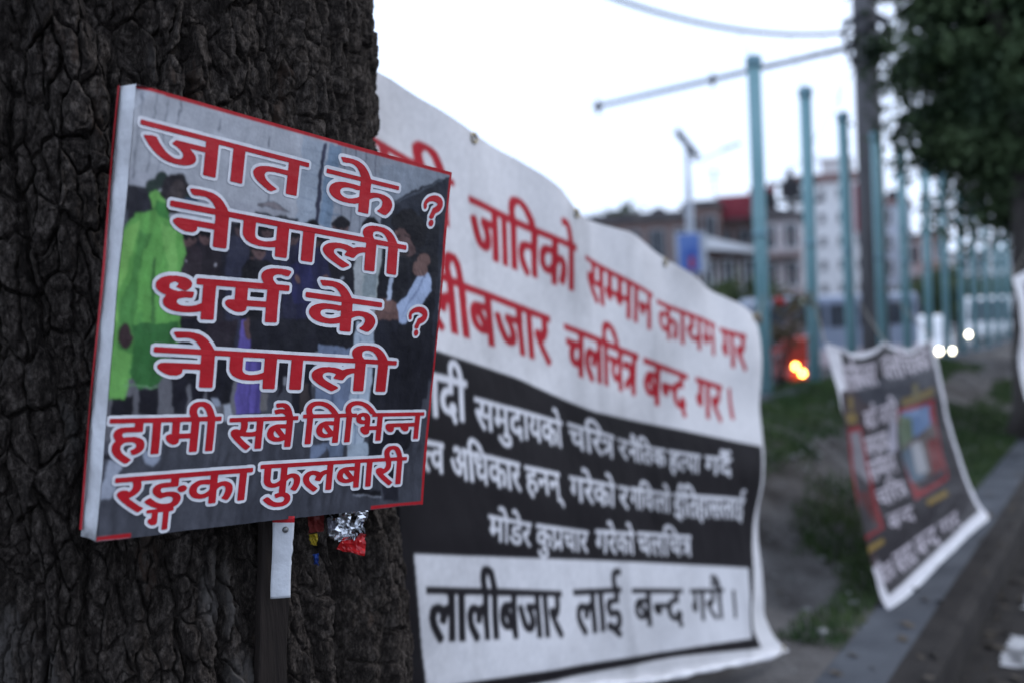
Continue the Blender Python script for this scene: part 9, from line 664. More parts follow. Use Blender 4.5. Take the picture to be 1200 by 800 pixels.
# ------------------------------------------------------------------ second banner, leaning, blurred
def banner_two():
    q = [np.array(p) for p in ((1.4410, 4.5917, 1.4130), (2.5334, 5.9891, 1.3246), (2.7608, 5.8903, 0.2495), (1.6541, 4.4860, 0.1880))]
    nu, nv = 150, 230; A, B = np.meshgrid(np.linspace(0, 1, nu), np.linspace(0, 1, nv))
    P = (q[0]*(1-A)[..., None]+q[1]*A[..., None])*(1-B)[..., None]+(q[3]*(1-A)[..., None]+q[2]*A[..., None])*B[..., None]
    nrm = np.array([.80, -.58, .12])
    w = .05*np.sin(B*3.1)*(.4+.6*np.sin(A*3.1))*-1 + .04*(fbm(A*3, B*4, s=91)-.5)+.012*np.sin(A*20)*np.exp(-B*6)
    w += .02*np.clip((B-.9)/.1, 0, 1)**2
    sag = .055*np.abs(np.sin(A*2*math.pi))*np.exp(-B*7)
    P = P+nrm*w[..., None]; P[..., 2] -= sag
    P = P+(q[1]-q[0])*(.03*np.sin(B*5)*(1-A)*.6-.02*np.sin(B*4)*A)[..., None]
    Wb, Hb = 500, 600; im = np.zeros((Hb, Wb, 3))+np.array((.56, .55, .58))
    im[fill([np.array([(.085, .012), (.30, .035), (.5, .015), (.75, .035), (.965, .008), (.972, .5), (.965, .955), (.5, .965), (.045, .962), (.04, .5)])], Wb, Hb)] = (.011, .008, .011)
    for c, Q_ in painting(PAINT2):
        im[fill([Q_], Wb, Hb)] = lin(c)*.42
    im[fill(loops(BANNER2_TEXT, 700), Wb, Hb)] = (.44, .40, .44)
    im = box_blur(np.clip(im, 0, .8), 2)
    t = thing('banner', 'dark banner with two red framed pictures hanging low between fence and footpath', 'banner', tuple(q[3]+np.array([.3, .5, -.02])))
    fast('cloth', P.reshape(-1, 3), grid_faces(nu, nv), mat_print('banner_flex_dark', .5, .1, .3, 6, sheer=.03), t, ink=sample(im, A, B).reshape(-1, 3))
    pts = P[-1, ::8]; obj('bottom_hem', MB().tube(pts, .012, 8), mat('hem_white_b', (.74, .74, .76), .6, (.55, .55, .58), 12, .4, 30), t)
    rope([P[0, 0], (posts[1][0], posts[1][1]-.05, 1.62)], .004, t, sag=.02); rope([P[0, nu//2], (posts[2][0], posts[2][1]-.05, 1.62)], .004, t, sag=.02); rope([P[0, -1], (posts[3][0], posts[3][1]-.05, 1.6)], .004, t)
banner_two()

def banner_three():
    q = [np.array(p) for p in ((3.5215, 7.0051, 1.6545), (4.6868, 8.2179, 1.9075), (4.7146, 8.1588, 0.6056), (3.5992, 6.9657, 0.7865))]
    nu, nv = 60, 80; A, B = np.meshgrid(np.linspace(0, 1, nu), np.linspace(0, 1, nv))
    P = (q[0]*(1-A)[..., None]+q[1]*A[..., None])*(1-B)[..., None]+(q[3]*(1-A)[..., None]+q[2]*A[..., None])*B[..., None]
    P = P+np.array([.8, -.6, 0])*(.04*(fbm(A*3, B*3, s=99)-.5)+.02*np.sin(B*6))[..., None]
    im = np.zeros(A.shape+(3,))+np.array((.74, .73, .75)); k = (A > .13)&(A < .92)&(B > .08)&(B < .92); im[k] = (.05, .045, .06)
    t = thing('banner', 'pale edged banner cut off by the right side of the picture, by the far trunk', 'banner', tuple(q[3]))
    fast('cloth', P.reshape(-1, 3), grid_faces(nu, nv), mat_print('banner_flex_pale', .55, 0., .2, 6, sheer=.1), t, ink=im.reshape(-1, 3))
    rope([P[0, 0], (4.62, 8.8, 1.95)], .004, t); rope([P[-1, 0], (4.62, 8.75, .62)], .004, t)
banner_three()

# ------------------------------------------------------------------ street tree on the right and its neighbour
bark2 = mat('far_bark', (.035, .030, .028), .9, (.07, .062, .058), 12, .8, 30, stretch=(1, 1, .25))
def street_tree(x, y, z, label, r, h, crown, mask, limbs, lm, seed):
    t = thing('tree', label, 'tree', (x, y, z))
    obj('trunk', MB().tube([(x, y, z-.1), (x+.02, y, z+.25), (x+.03, y, z+h*.5), (x-.02, y+.05, z+h)], [r*1.35, r*1.05, r*.95, r*.75], 20), bark2, t)
    V, Q, C = leaves(crown[0], crown[1], crown[2], crown[3], crown[4], seed, hollow=.2, droop=.6, mask=mask, cl=crown[5]); fast('crown', V, Q, lm, t)
    g = random.Random(seed)
    idx = np.random.default_rng(seed).choice(len(C), limbs, replace=False)
    for i in idx:
        c = C[i]; m = np.array([x*.5+c[0]*.5+g.uniform(-.2, .2), y*.5+c[1]*.5, (z+h)*.4+c[2]*.6+.2])
        obj('limb', MB().tube([(x, y, z+h*g.uniform(.7, .98)), tuple(m), tuple(c)], [r*.4, r*.22, r*.06], 8), bark2, t)
street_tree(4.80, 9.0, .18, 'dark drooping street tree at the right with its trunk behind the pale banner', .27, 3.4,
            (640, (5.45, 9.6, 3.95), (1.95, 1.7, 2.3), 200, .075, .16), lambda C: (C[:, 2] > 2.05+.62*np.clip(5.0-C[:, 0], 0, 3)+.15*np.sin(C[:, 0]*9)) & (C[:, 0]+.20*np.sin(C[:, 2]*7) > 3.90-.16*np.clip(C[:, 2]-3.2, 0, 3)+.10*(C[:, 1]-9.6)), 10, LEAF, 12)
street_tree(8.3, 14.6, .15, 'farther dark street tree behind the drooping tree on the right', .22, 3.2,
            (150, (9.3, 15.2, 4.7), (2.2, 2.4, 2.7), 150, .12, .24), None, 8, LEAF, 15)

# ------------------------------------------------------------------ utility pole, cables, arm
pole_c = mat('pole_concrete', (.075, .073, .078), .9, (.135, .132, .138), 6, .3, 40, stretch=(1, 1, .2))
dark_m = mat('cable_black', (.020, .020, .024), .6, (.035, .035, .04), 20)
galv = mat('galvanised_steel', (.22, .25, .29), .5, (.30, .33, .37), 12, metal=.4)
PX, PY = 5.50, 15.03
pole = thing('utility_pole', 'tall grey concrete utility pole with black cable bundles near its top', 'utility pole', (PX, PY, -.5))
obj('shaft', MB().tube([(PX, PY, -.7), (PX, PY, 3), (PX-.03, PY, 8.2)], [.215, .19, .165], 20), pole_c, pole)
obj('base_band', MB().tube([(PX, PY, .2), (PX, PY, .9)], [.194, .188], 20), mat('pole_band', (.10, .10, .10), .9, (.2, .2, .2), 6), pole)
zb = (5.5749, 15.1766, 5.2479)[2]
for k in range(3):
    a = k*.9; pts = [(PX+(.22+.05*k)*math.cos(q/14*2*math.pi), PY+(.2+.03*k)*math.sin(q/14*2*math.pi), zb+.12*k-.12+.22*math.cos(q/14*2*math.pi+a)) for q in range(15)]
    obj('cable_coil', MB().tube(pts, .035, 8), dark_m, pole)
obj('junction_box', MB().box((PX-.02, PY-.24, zb-.25), (.26, .16, .34)), dark_m, pole, bevel=.01)
obj('bracket', MB().box((PX, PY-.02, zb+.28), (.7, .08, .08)), galv, pole, bevel=.01)
def cable(pts, r, label, sag=0., n=24, name='cable'):
    P = [np.array(p) for p in pts]; out = []
    for a, b in zip(P[:-1], P[1:]):
        for k in range(n): out.append(a+(b-a)*k/n-np.array([0, 0, sag*4*(k/n)*(1-k/n)]))
    out.append(P[-1]); return tag(obj(name, MB().tube(out, r, 8), dark_m), label, 'cable')
c1a, c1b = np.array((0.6395, 12.3921, 5.6545)), np.array((5.5010, 15.1342, 5.4182))
cable([c1a, c1b], .028, 'upper black cable sagging across the sky to the utility pole', sag=.32)
cable([(5.6190, 15.1247, 5.2074), (7.6930, 17.2169, 6.0910), (13.5896, 22.3240, 8.3366)], .02, 'black cable running from the utility pole into the tree on the right', sag=.12)
cable([(5.6102, 15.1165, 5.0284), (9.2153, 19.2100, 5.8933), (15.9733, 26.3022, 7.7643)], .014, 'thinner black cable leaving the utility pole behind the tree crown', sag=.15)
cable([(12.1102, 44.2601, 6.4301), (5.5069, 15.1732, 5.1741)], .012, 'thin black line from the far electric pole to the utility pole', sag=.5)
arm = thing('pole_arm', 'long thin steel arm reaching left from the utility pole with clamp knobs', 'pole arm', (5.4210, 15.0739, 5.1916))
a0, a1 = np.array((5.4910, 15.1250, 5.2136)), np.array((1.3792, 14.3343, 4.3362))
obj('tube', MB().tube([a0, a0+(a1-a0)*.33, a0+(a1-a0)*.66, a1], [.048, .042, .036, .030], 10), galv, arm)
for k in (.003, .58): 
    c = a1+(a0-a1)*k if k < .1 else a0+(a1-a0)*k; obj('clamp', MB().ball(c, (.05, .05, .085), 0, 10, 8).box(c+np.array([0, 0, -.06]), (.04, .04, .1)), dark_m, arm)
obj('end_cap', MB().tube([a1, a1+(a1-a0)*.02], [.03, .008], 10), galv, arm)
obj('wrapped_wire', MB().tube([a0+(a1-a0)*k/20+np.array([0, -.03, .035*math.sin(k*1.9)]) for k in range(9)], .014, 6), dark_m, arm)
for i, (u, lab) in enumerate(((.55, 'thin stay wire from the upper cable to the nearest teal post top'), (.72, 'thin stay wire from the upper cable to the second teal post top'), (.84, 'thin stay wire from the upper cable to the third teal post top'))):
    p = c1a+(c1b-c1a)*u-np.array([0, 0, .32*4*u*(1-u)]); q = np.array(posts[i])
    tag(obj('stay_wire', MB().tube([p, (p+q)/2-np.array([0, 0, .05]), q], .006, 6), galv), lab, 'wire', 'stay wires above the teal posts')

# ------------------------------------------------------------------ solar lamp and blue sign
lp = np.array((4.6088, 25.1100, 3.5556)); zt = (4.6388, 25.1975, 5.4830)[2]
lamp = thing('solar_street_lamp', 'slim solar street lamp with a tilted dark panel and one lamp arm', 'street lamp', (lp[0], lp[1], -1.0))
pale = mat('pale_steel', (.42, .45, .50), .5, (.5, .53, .57), 8, metal=.2)
obj('mast', MB().tube([(lp[0], lp[1], -1.1), (lp[0], lp[1], 3.7), (lp[0], lp[1], zt-.1)], [.11, .10, .045], 12), pale, lamp)
p, q = np.array((4.3679, 25.2050, 5.6462)), np.array((4.8909, 25.1727, 4.9349)); c = (p+q)/2; dd = (q-p); ln_ = np.linalg.norm(dd); R = Matrix.Rotation(math.atan2(-dd[2], dd[0]), 3, 'Y')
obj('solar_panel', MB().box(c, (ln_, .55, .05), 0, R), mat('solar_glass', (.012, .014, .025), .25, (.02, .024, .04), 5), lamp, bevel=.008)
e = np.array((5.6474, 24.7805, 5.1165)); obj('lamp_arm', MB().tube([np.array((lp[0], lp[1], zt-.55)), q+np.array([0, 0, -.1]), e], .022, 8), pale, lamp)
obj('lamp_head', MB().box(e, (.5, .16, .07), 0, Matrix.Rotation(rad(-18), 3, 'Y')), pale, lamp, bevel=.01)
sg_ = thing('blue_sign', 'blue information board with a pale frame low on the lamp mast', 'sign', (lp[0]-.05, lp[1]-.16, 1.9))
p, q = np.array((4.2508, 24.8877, 3.0674)), np.array((4.8815, 24.8409, 2.0374))
obj('panel', MB().box(((p[0]+q[0])/2-.05, 24.85, (p[2]+q[2])/2), (.52, .03, abs(p[2]-q[2])*.92)), mat('sign_blue', (.05, .11, .38), .5, (.16, .26, .55), 2.2), sg_)
obj('sign_frame', MB().box(((p[0]+q[0])/2, 24.9, (p[2]+q[2])/2), (.78, .05, abs(p[2]-q[2]))), pale, sg_, bevel=.01)
obj('figure', MB().box(((p[0]+q[0])/2, 24.828, (p[2]+q[2])/2-.25), (.12, .012, .3)), mat('sign_red', (.35, .04, .07), .5), sg_)

# ------------------------------------------------------------------ buildings across the road
glass = mat('window_glass', (.03, .035, .045), .15, (.06, .07, .085), 3)
def building(name, label, spec, depth_, base_z, yaw, wall, storeys, cols, roofm, win=(.55, .6), frame=None, parapet=.25, balcony=None, sides=True, roof='flat'):
    x, y, w, zt = spec; h = zt-base_z
    t = thing(name, label, 'building', (x, y, base_z), rz=yaw)
    D = depth_
    obj('wall', MB().box((0, D/2, h/2), (w, D, h)), wall, t, local=True)
    if roof == 'flat':
        m = MB().box((0, D/2, h+.06), (w+.3, D+.3, .12))
        for s_ in (-1, 1): m.box((s_*(w/2-.06), D/2, h+.12+parapet/2), (.12, D, parapet))
        m.box((0, .06, h+.12+parapet/2), (w-.26, .12, parapet)); obj('roof', m, roofm, t, local=True)
    else:
        obj('roof', MB().prism([(-w/2-.3, h), (w/2+.3, h), (w/2+.3, h+.12), (-w/2-.3, h+roof)], -.4, D+.3), roofm, t, local=True)
    fr = frame or wall; sh = h/storeys; cw = w/cols
    for k in range(storeys):
        if zt-(storeys-k-.5)*sh < -1.5: continue
        for c in range(cols):
            cx = -w/2+cw*(c+.5); cz = sh*(k+.52); a, b = cw*win[0], sh*win[1]; d = .07
            m = MB().box((cx, -.03, cz+b/2+d/2), (a+2*d, .10, d)).box((cx, -.03, cz-b/2-d/2), (a+2*d, .14, d))
            for s_ in (-1, 1): m.box((cx+s_*(a/2+d/2), -.03, cz), (d, .10, b))
            m.box((cx, -.03, cz), (.05, .06, b))
            wo = obj('window', m, fr, t, local=True); obj('pane', MB().box((cx, -.008, cz), (a, .02, b)), glass, wo, local=True)
        if balcony and k > 0:
            m = MB().box((0, -.5, sh*k+.02), (w*.96, 1.0, .14)).box((0, -.98, sh*k+.9), (w*.96, .05, .06))
            for j in range(int(w*3)): m.box((-w*.47+j*w*.94/max(1, int(w*3)-1), -.98, sh*k+.48), (.03, .03, .8))
            obj('balcony', m, balcony, t, local=True)
    return t, w, h, D
brick = mat('brick_wall', (.16, .11, .10), .9, (.23, .165, .15), 3, .2, 30)
brick2 = mat('brick_wall_dark', (.13, .085, .075), .9, (.20, .135, .12), 4, .2, 30)
cream = mat('cream_render', (.66, .655, .66), .9, (.75, .74, .74), 1.5)
pinkish = mat('pink_render', (.50, .45, .46), .9, (.58, .53, .54), 2)
greyc = mat('grey_render', (.28, .29, .31), .9, (.36, .37, .39), 2)
redm = mat('red_sheet', (.20, .03, .045), .7, (.26, .05, .065), 2, stretch=(8, 1, 1))
orange = mat('orange_render', (.46, .25, .22), .9, (.52, .32, .28), 2)
roofd = mat('roof_dark', (.07, .065, .07), .8, (.12, .11, .11), 2)
roofr = mat('roof_red', (.22, .14, .13), .8, (.27, .18, .17), 2)
white_p = mat('white_paint', (.62, .63, .65), .7, (.7, .7, .72), 3)
building('brick_house', 'low brown brick house behind the blue information board', (5.11, 45.18, 6.63, 4.73), 9, -2.2, rad(-8), brick, 3, 6, roofd, frame=greyc, parapet=.3)
t, w, h, D = building('brick_house', 'brick house with a crimson sheet metal top storey behind the nearest post', (11.70, 49.19, 3.02, 4.79), 5, -2.4, rad(-15), brick2, 3, 3, roofd, frame=greyc, parapet=.05)
obj('top_storey', MB().box((-.1, 2.2, h+.75), (w*.80, 3.6, 1.2)).box((w*.3, 2.2, h+1.5), (w*.42, 3.8, .3)), redm, t, local=True)
building('brick_house', 'taller narrow brick house stepping up behind the solar lamp mast', (9.20, 47.22, 1.69, 5.44), 5, -2.3, rad(-14), brick, 3, 2, roofd, frame=greyc, parapet=.2)
# shop with tin awning
t, w, h, D = building('shop', 'small shop with a pale tin roof and white boards below the brick house', (7.96, 36.10, 2.16, 3.01), 4, -1.7, rad(-10), brick2, 2, 3, roofd, frame=white_p, parapet=.1)
obj('awning', MB().prism([(-w/2-.2, h+.05), (w/2+.2, h-.25), (w/2+.2, h-.18), (-w/2-.2, h+.6)], -1.3, .3), white_p, t, local=True)
obj('signboard', MB().box((w*.18, -1.0, h*.60), (w*.45, .08, .75)), white_p, t, local=True); obj('signboard', MB().box((w*.26, -1.0, h*.30), (w*.42, .08, .6)), white_p, t, local=True)
building('apartment_block', 'narrow apartment block with dark roof slab and balconies between the first two posts', (12.62, 46.18, 1.93, 4.68), 6, -2.4, rad(-17), pinkish, 4, 2, roofd, frame=white_p, balcony=brick2, roof=.7)
t, w, h, D = building('apartment_tower', 'tall cream apartment tower with a red side panel behind the third post', (24.53, 75.41, 5.27, 9.06), 12, -3.4, rad(-20), cream, 7, 4, roofr, win=(.3, .42), parapet=.6)
obj('penthouse', MB().box((.4, 6, h+.9), (w*.42, 8, 1.9)).box((.4, 6, h+1.95), (w*.46, 8.6, .2)), cream, t, local=True)
obj('side_panel', MB().box((w*.40, -.10, h-2.1), (w*.16, .12, 3.6)), redm, t, local=True)
building('apartment_block', 'pale grey block with a dark red roof edge just right of the utility pole', (24.19, 62.27, 1.91, 6.21), 8, -3.2, rad(-22), mat('blue_grey_render', (.42, .45, .52), .9, (.5, .53, .6), 2), 6, 2, roofr, frame=white_p)
building('apartment_block', 'beige block low between the fifth and sixth fence posts', (24.54, 60.16, 1.03, 3.85), 6, -3.2, rad(-22), pinkish, 4, 1, roofd, frame=white_p)
building('apartment_block', 'orange painted block between the sixth and seventh fence posts', (24.73, 58.17, 1.39, 4.03), 6, -3.2, rad(-23), orange, 4, 2, roofd, frame=white_p)
building('apartment_block', 'white block farthest right behind the fence posts', (43.23, 85.16, 10.35, 3.31), 10, -3.4, rad(0), cream, 4, 7, roofd, frame=white_p)

for (wx_, wy_, wz_), lab in (((7.2043, 47.1991, 5.0181), 'black roof water tank on the low brick house'), ((12.9214, 49.2337, 5.7350), 'black roof water tank behind the nearest post'), ((24.4984, 63.2928, 6.7187), 'black roof water tank on the pale grey block')):
    t = thing('water_tank', lab, 'water tank', (wx_, wy_, wz_-.75), 'roof water tanks'); obj('tank', MB().tube([(wx_, wy_, wz_-.55), (wx_, wy_, wz_+.25), (wx_, wy_, wz_+.42), (wx_, wy_, wz_+.5)], [.42, .42, .30, .14], 16), dark_m, t); obj('stand', MB().box((wx_, wy_, wz_-.65), (.9, .9, .2)), greyc, t)
for (wx_, wy_, wz_), lab in (((9.8993, 47.2297, 5.6922), 'thin roof antenna left of the crimson storey'), ((23.2814, 74.4310, 9.5128), 'thin roof antenna on the cream tower')):
    tag(obj('antenna', MB().tube([(wx_, wy_, wz_-1), (wx_, wy_, wz_+1.6)], .03, 6).tube([(wx_-.5, wy_, wz_+1.4), (wx_+.5, wy_, wz_+1.4)], .02, 6).tube([(wx_-.35, wy_, wz_+1.1), (wx_+.35, wy_, wz_+1.1)], .02, 6), dark_m), lab, 'antenna')

# far electric pole with transformer
e0 = (13.7684, 48.2657, 6.4626); ep = thing('electric_pole', 'far dark electric pole with a transformer and cross arms', 'electric pole', (e0[0], e0[1], -2.2))
obj('shaft', MB().tube([(e0[0], e0[1], -2.2), (e0[0], e0[1], e0[2]+.7)], [.2, .14], 10), dark_m, ep)
obj('cross_arm', MB().box((e0[0], e0[1], e0[2]), (2.2, .14, .16)), dark_m, ep); obj('cross_arm', MB().box((e0[0]+.3, e0[1], e0[2]-.9), (2.6, .14, .16)), dark_m, ep)
obj('transformer', MB().box((e0[0]-.1, e0[1]-.3, e0[2]-.35), (.8, .6, .8)).tube([(e0[0]-.3, e0[1]-.3, e0[2]+.05), (e0[0]-.3, e0[1]-.3, e0[2]+.3)], .06, 8).tube([(e0[0]+.1, e0[1]-.3, e0[2]+.05), (e0[0]+.1, e0[1]-.3, e0[2]+.3)], .06, 8), dark_m, ep)

# ------------------------------------------------------------------ shrubs and hedges across the road
def shrub(name, label, c, r, n, per, size, m, seed, cl=.2):
    t = thing(name, label, 'shrub', (c[0], c[1], c[2]-r[2]))
    V, Q, C = leaves(n, c, r, per, size, seed, hollow=.1, droop=0, cl=cl); fast('foliage', V, Q, m, t)
    mb = MB()
    for i in range(5): mb.tube([(c[0], c[1], c[2]-r[2]-.2), tuple(C[i*3 % len(C)])], [.03, .008], 6)
    obj('stem', mb, bark2, t)
shrub('bush', 'green bush growing below the shop boards', (7.2759, 31.0050, 1.1076), (1.1, .8, .8), 50, 60, .18, LEAF2, 31)
shrub('bush', 'dark bush on the skyline at the left end of the brick house', (5.7253, 50.2044, 5.0674), (1.4, 1, .9), 40, 60, .25, LEAF2, 32)
for i, (px, py, d, lab) in enumerate(((1092, 345, 42, 'round green roadside tree behind the sixth fence post'), (1122, 350, 40, 'green roadside tree behind the eighth fence post'), (1152, 348, 43, 'green roadside tree behind the tenth and eleventh fence posts'), (1185, 350, 44, 'green roadside tree beside the far trunk'))):
    pos = [(17.7876, 42.0072, 0.9060), (17.9595, 39.9968, 0.7226), (20.4145, 42.9975, 0.6689), (22.1286, 43.9913, 0.5089)][i]
    shrub('roadside_tree', lab, pos, (1.3, 1.1, 1.0), 50, 70, .25, LEAF2, 40+i)
# dry plant by the first post
dp0 = (2.30, 8.62, float(bank_z(np.array([2.0]), np.array([4.6]))[0])); dpt = thing('dry_plant', 'straggly plant with a red flower right of the nearest teal post', 'plant', dp0)
mb = MB(); g = random.Random(4); tips = []
for i in range(9):
    a = g.uniform(0, 6.28); e = (dp0[0]+.04+.16*math.cos(a), dp0[1]+.12*math.sin(a), dp0[2]+g.uniform(.45, .85)); tips.append(e)
    mb.tube([dp0, ((dp0[0]+e[0])/2+.02, (dp0[1]+e[1])/2, dp0[2]+.4), e], [.007, .005, .003], 6)
obj('stem', mb, bark2, dpt)
Vs = [leaves(3, e, (.06, .06, .06), 22, .05, 60+i, cl=.06) for i, e in enumerate(tips)]
Vv = np.concatenate([a[0] for a in Vs]); fast('foliage', Vv, np.arange(len(Vv)).reshape(-1, 4), mat('dry_leaf', (.06, .06, .03), .7, (.13, .09, .05), 8), dpt)
obj('flower', MB().ball((dp0[0]+.02, dp0[1]-.02, dp0[2]+.80), (.04, .04, .03), 0, 10, 6).ball((dp0[0]+.05, dp0[1]-.03, dp0[2]+.78), (.03, .03, .03), 0, 10, 6), mat('flower_red', (.5, .04, .04), .6, (.4, .02, .03), 20), dpt)

# ------------------------------------------------------------------ vehicles on the main road
tyre = mat('tyre', (.02, .02, .02), .8, (.03, .03, .03), 20); rimm = mat('wheel_rim', (.35, .35, .37), .4, (.45, .45, .46), 10, metal=.7)
carw = mat('white_car_paint', (.62, .63, .65), .3, (.68, .69, .7), 2, coat=.5); busp = mat('bus_paint', (.20, .24, .33), .4, (.26, .30, .38), 1.5, coat=.3); busp2 = mat('bus_lower', (.50, .40, .42), .4, (.56, .48, .5), 1.5)
vang = mat('van_paint', (.16, .17, .20), .35, (.2, .21, .24), 2, coat=.4)
glow_w = mat('headlight_glow', (.8, .8, .75), .3, emit=(1, .93, .72), es=22.); glow_o = mat('tail_glow_amber', (.8, .4, .1), .3, emit=(1, .50, .10), es=30.); glow_r = mat('tail_glow_red', (.7, .08, .04), .3, emit=(1, .10, .03), es=9.)
def wheel(parent, x, y, r, wd):
    o = obj('wheel', MB().tube([(x-wd/2, y, r), (x-wd/2+.02, y, r), (x+wd/2-.02, y, r), (x+wd/2, y, r)], [r*.93, r, r, r*.93], 20), tyre, parent, local=True)
    obj('rim', MB().tube([(x-wd/2-.008, y, r), (x+wd/2+.008, y, r)], [r*.6, r*.6], 16), rimm, o, local=True)
def car(name, label, cat, loc, yaw, w, l, h, paint, lights, tall=False):
    t = thing(name, label, cat, loc, rz=yaw)       # front towards local -y
    body = [(-l/2, .28), (-l/2, .62 if not tall else .85), (-l/2+.12, .78 if not tall else 1.0), (-l/2+(1.05 if not tall else .55), .88 if not tall else 1.15), (-l/2+(1.75 if not tall else 1.1), h-.04), (-l/2+(2.2 if not tall else 1.5), h), (l/2-.7, h-.02), (l/2-.15, .95), (l/2, .85), (l/2, .30)]
    m = MB(); n = len(body); vs = []
    for sx in (-1, -.93, .93, 1):
        for y, z in body:
            k = 1 if abs(sx) < 1 else 1
            ww = w/2*(1 if z < 1.0 or tall else .84); vs.append((sx*ww, y, z*(1 if abs(sx) < 1 else .985)))
    for j in range(3):
        for i in range(n-1): m_ = (j*n+i, j*n+i+1, (j+1)*n+i+1, (j+1)*n+i); m.f.append(m_); m.m.append(0); m.sm.append(False)
    m.v = vs; m.f.append(tuple(range(n))); m.f.append(tuple(range(4*n-1, 3*n-1, -1))); m.m += [0, 0]; m.sm += [False, False]
    obj('body', m, paint, t, local=True, bevel=.03)
    zb, zt2 = (.90, h-.10) if not tall else (1.18, h-.10); y0, y1 = (-l/2+1.10, -l/2+1.70) if not tall else (-l/2+.58, -l/2+1.06)
    obj('windscreen', MB().add([(-w*.40, y0-.02, zb), (w*.40, y0-.02, zb), (w*.36, y1-.02, zt2), (-w*.36, y1-.02, zt2), (-w*.40, y0+.05, zb), (w*.40, y0+.05, zb), (w*.36, y1+.05, zt2), (-w*.36, y1+.05, zt2)], [(0, 1, 2, 3), (4, 7, 6, 5), (0, 4, 5, 1), (1, 5, 6, 2), (2, 6, 7, 3), (3, 7, 4, 0)]), glass, t, local=True)
    for s_ in (-1, 1): obj('side_window', MB().box((s_*(w/2*(.90 if not tall else 1.0)), .1, (zb+h)/2), (.06, l*.42, (h-zb)*.62)), glass, t, local=True)
    obj('bumper', MB().box((0, -l/2-.03, .38), (w*.96, .14, .20)), vang, t, local=True, bevel=.03); obj('grille', MB().box((0, -l/2-.02, .60), (w*.4, .05, .14)), tyre, t, local=True)
    for s_ in (-1, 1):
        hx = s_*w*.38; o = obj('headlight', MB().box((hx, -l/2-.015, .66 if not tall else .78), (.26, .06, .15)), rimm, t, local=True, bevel=.02)
        if s_ in lights:
            for dx in lights[s_]: obj('bulb', MB().ball((hx+dx, -l/2-.06, .66 if not tall else .78), .05, 0, 10, 6), glow_w, o, local=True)
    for sx in (-1, 1):
        for y in (-l/2+.75, l/2-.75): wheel(t, sx*(w/2-.10), y, .30, .19)
    return t
def by_lamp(p, side, w, l, zl, yaw):
    v = Matrix.Rotation(yaw, 3, 'Z') @ Vector((side*w*.38, -l/2-.06, zl)); return (p[0]-v.x, p[1]-v.y, p[2]-v.z)
car('car', 'white oncoming car with two headlamp bulbs lit between the fifth and eighth fence posts', 'car', by_lamp((11.2957, 25.9370, -0.2765), 1, 1.65, 3.9, .66, rad(-24)), rad(-24), 1.65, 3.9, 1.5, carw, {1: (-.15, .15)})
car('van', 'pale oncoming van with one headlamp lit, right of the white car', 'van', by_lamp((15.5842, 33.9410, -0.3706), -1, 1.75, 4.4, .78, rad(-26)), rad(-26), 1.75, 4.4, 2.0, carw, {-1: (0,)}, tall=True)
# bus seen side-on between the posts
bx, by, _ = (7.9056, 24.9840, 0.7798); bz = float(far_z(inv(bx, by)[1])); bus = thing('bus', 'blue grey bus crossing behind the utility pole', 'bus', (bx, by, bz), rz=rad(5))
obj('body', MB().box((0, 0, 1.25), (3.9, 2.0, 1.7)), busp, bus, local=True, bevel=.12); obj('lower_panel', MB().box((0, -.01, .62), (3.86, 2.06, .42)), busp2, bus, local=True, bevel=.03)
for i in range(5): obj('side_window', MB().box((-1.5+i*.74, -1.0, 1.62), (.62, .06, .55)), glass, bus, local=True, bevel=.02)
for i in (-1.3, 1.3):
    o = obj('wheel', MB().tube([(i, -1.06, .36), (i, -.80, .36)], [.36, .36], 20), tyre, bus, local=True); obj('rim', MB().tube([(i, -1.075, .36), (i, -1.04, .36)], [.2, .2], 16), rimm, o, local=True)
obj('roof_lamp', MB().ball((-.9, -1.02, 2.02), (.18, .05, .07), 0, 10, 6), mat('roof_lamp_glow', (.7, .8, .75), .3, emit=(.75, 1, .9), es=1.6), bus, local=True)
# red scooter from behind with a rider
sx0, sy0, _ = (5.1114, 18.1416, 0.0006); sz0 = float(far_z(inv(sx0, sy0)[1])); sc = thing('scooter', 'red scooter seen from behind with tail lamps glowing amber', 'scooter', (sx0, sy0, sz0))
scr = mat('scooter_red', (.42, .035, .025), .35, (.48, .06, .03), 6, coat=.5)
obj('body', MB().box((0, .1, .62), (.40, .75, .34), taper=.8).box((0, -.28, .52), (.30, .2, .24)), scr, sc, local=True, bevel=.06)
obj('top_box', MB().box((0, -.32, .98), (.56, .40, .46)), scr, sc, local=True, bevel=.04)
obj('seat', MB().box((0, .15, .82), (.28, .55, .09)), tyre, sc, local=True, bevel=.03); obj('footboard', MB().box((0, .62, .34), (.34, .4, .08)), tyre, sc, local=True)
obj('front_shield', MB().box((0, .86, .66), (.40, .06, .62)), scr, sc, local=True, bevel=.02); obj('handlebar', MB().tube([(-.32, .80, 1.05), (0, .88, 1.0), (.32, .80, 1.05)], .018, 8), tyre, sc, local=True)
for y, in ((-.42,), (.98,)):
    o = obj('wheel', MB().tube([(-.05, y, .24), (.05, y, .24)], [.24, .24], 18), tyre, sc, local=True); obj('rim', MB().tube([(-.056, y, .24), (.056, y, .24)], [.13, .13], 14), rimm, o, local=True)
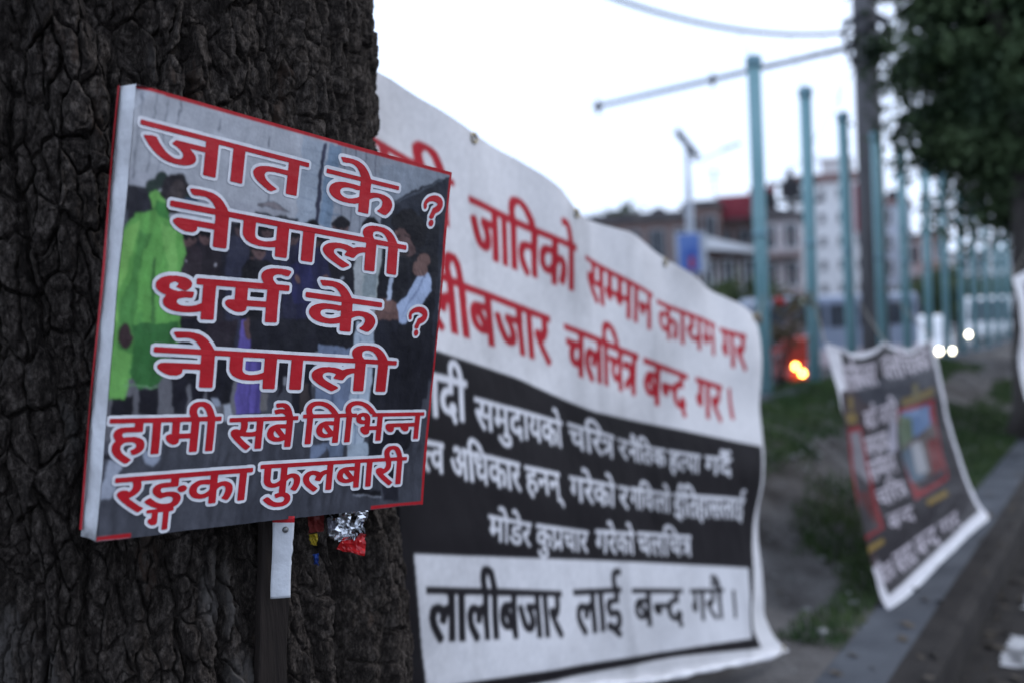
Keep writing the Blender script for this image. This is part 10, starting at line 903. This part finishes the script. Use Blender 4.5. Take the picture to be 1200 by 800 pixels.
for (x, z, m, r) in ((-.10, .70, glow_o, .042), (.02, .57, glow_o, .042), (.19, .68, glow_r, .07)): obj('tail_lamp', MB().ball((x, -.53 if z > .8 else -.50, z), (r, .03, r), 0, 12, 8), m, sc, local=True)

# ------------------------------------------------------------------ rider: one skinned body, hair as a child
def rider(loc):
    sk = {0: (0, 0, .90), 1: (0, .02, 1.12), 2: (0, .05, 1.32), 3: (0, .05, 1.42), 4: (0, .06, 1.55), 5: (0, .06, 1.66), 6: (-.19, .07, 1.35), 7: (-.27, .28, 1.15), 8: (-.29, .58, 1.09), 9: (.19, .07, 1.35), 10: (.27, .28, 1.15), 11: (.29, .58, 1.09),
          12: (-.11, .05, .88), 13: (-.19, .42, .82), 14: (-.17, .50, .45), 15: (-.17, .62, .42), 16: (.11, .05, .88), 17: (.19, .42, .82), 18: (.17, .50, .45), 19: (.17, .62, .42)}
    ed = [(0, 1), (1, 2), (2, 3), (3, 4), (4, 5), (2, 6), (6, 7), (7, 8), (2, 9), (9, 10), (10, 11), (0, 12), (12, 13), (13, 14), (14, 15), (0, 16), (16, 17), (17, 18), (18, 19)]
    rs = [.15, .15, .16, .065, .095, .08, .075, .055, .04, .075, .055, .04, .09, .075, .05, .045, .09, .075, .05, .045]
    me = bpy.data.meshes.new('person'); me.from_pydata([sk[i] for i in range(20)], ed, []); o = bpy.data.objects.new('person', me); o.location = loc; link(o)
    s = o.modifiers.new('skin', 'SKIN'); 
    for i, r in enumerate(rs): me.skin_vertices[0].data[i].radius = (r, r)
    me.skin_vertices[0].data[0].use_root = True
    o.modifiers.new('sub', 'SUBSURF').levels = 2; o.modifiers['sub'].render_levels = 2
    me.materials.append(mat('jacket_grey_pink', (.20, .16, .17), .8, (.26, .21, .22), 6)); tag(o, 'rider in a grey pink jacket sitting on the red scooter', 'person')
    obj('hair', MB().ball((0, .05, 1.64), (.105, .115, .10), 0, 14, 10), mat('hair_black', (.015, .014, .014), .6), o, local=True)
    return o
rider((sx0, sy0+.05, sz0))
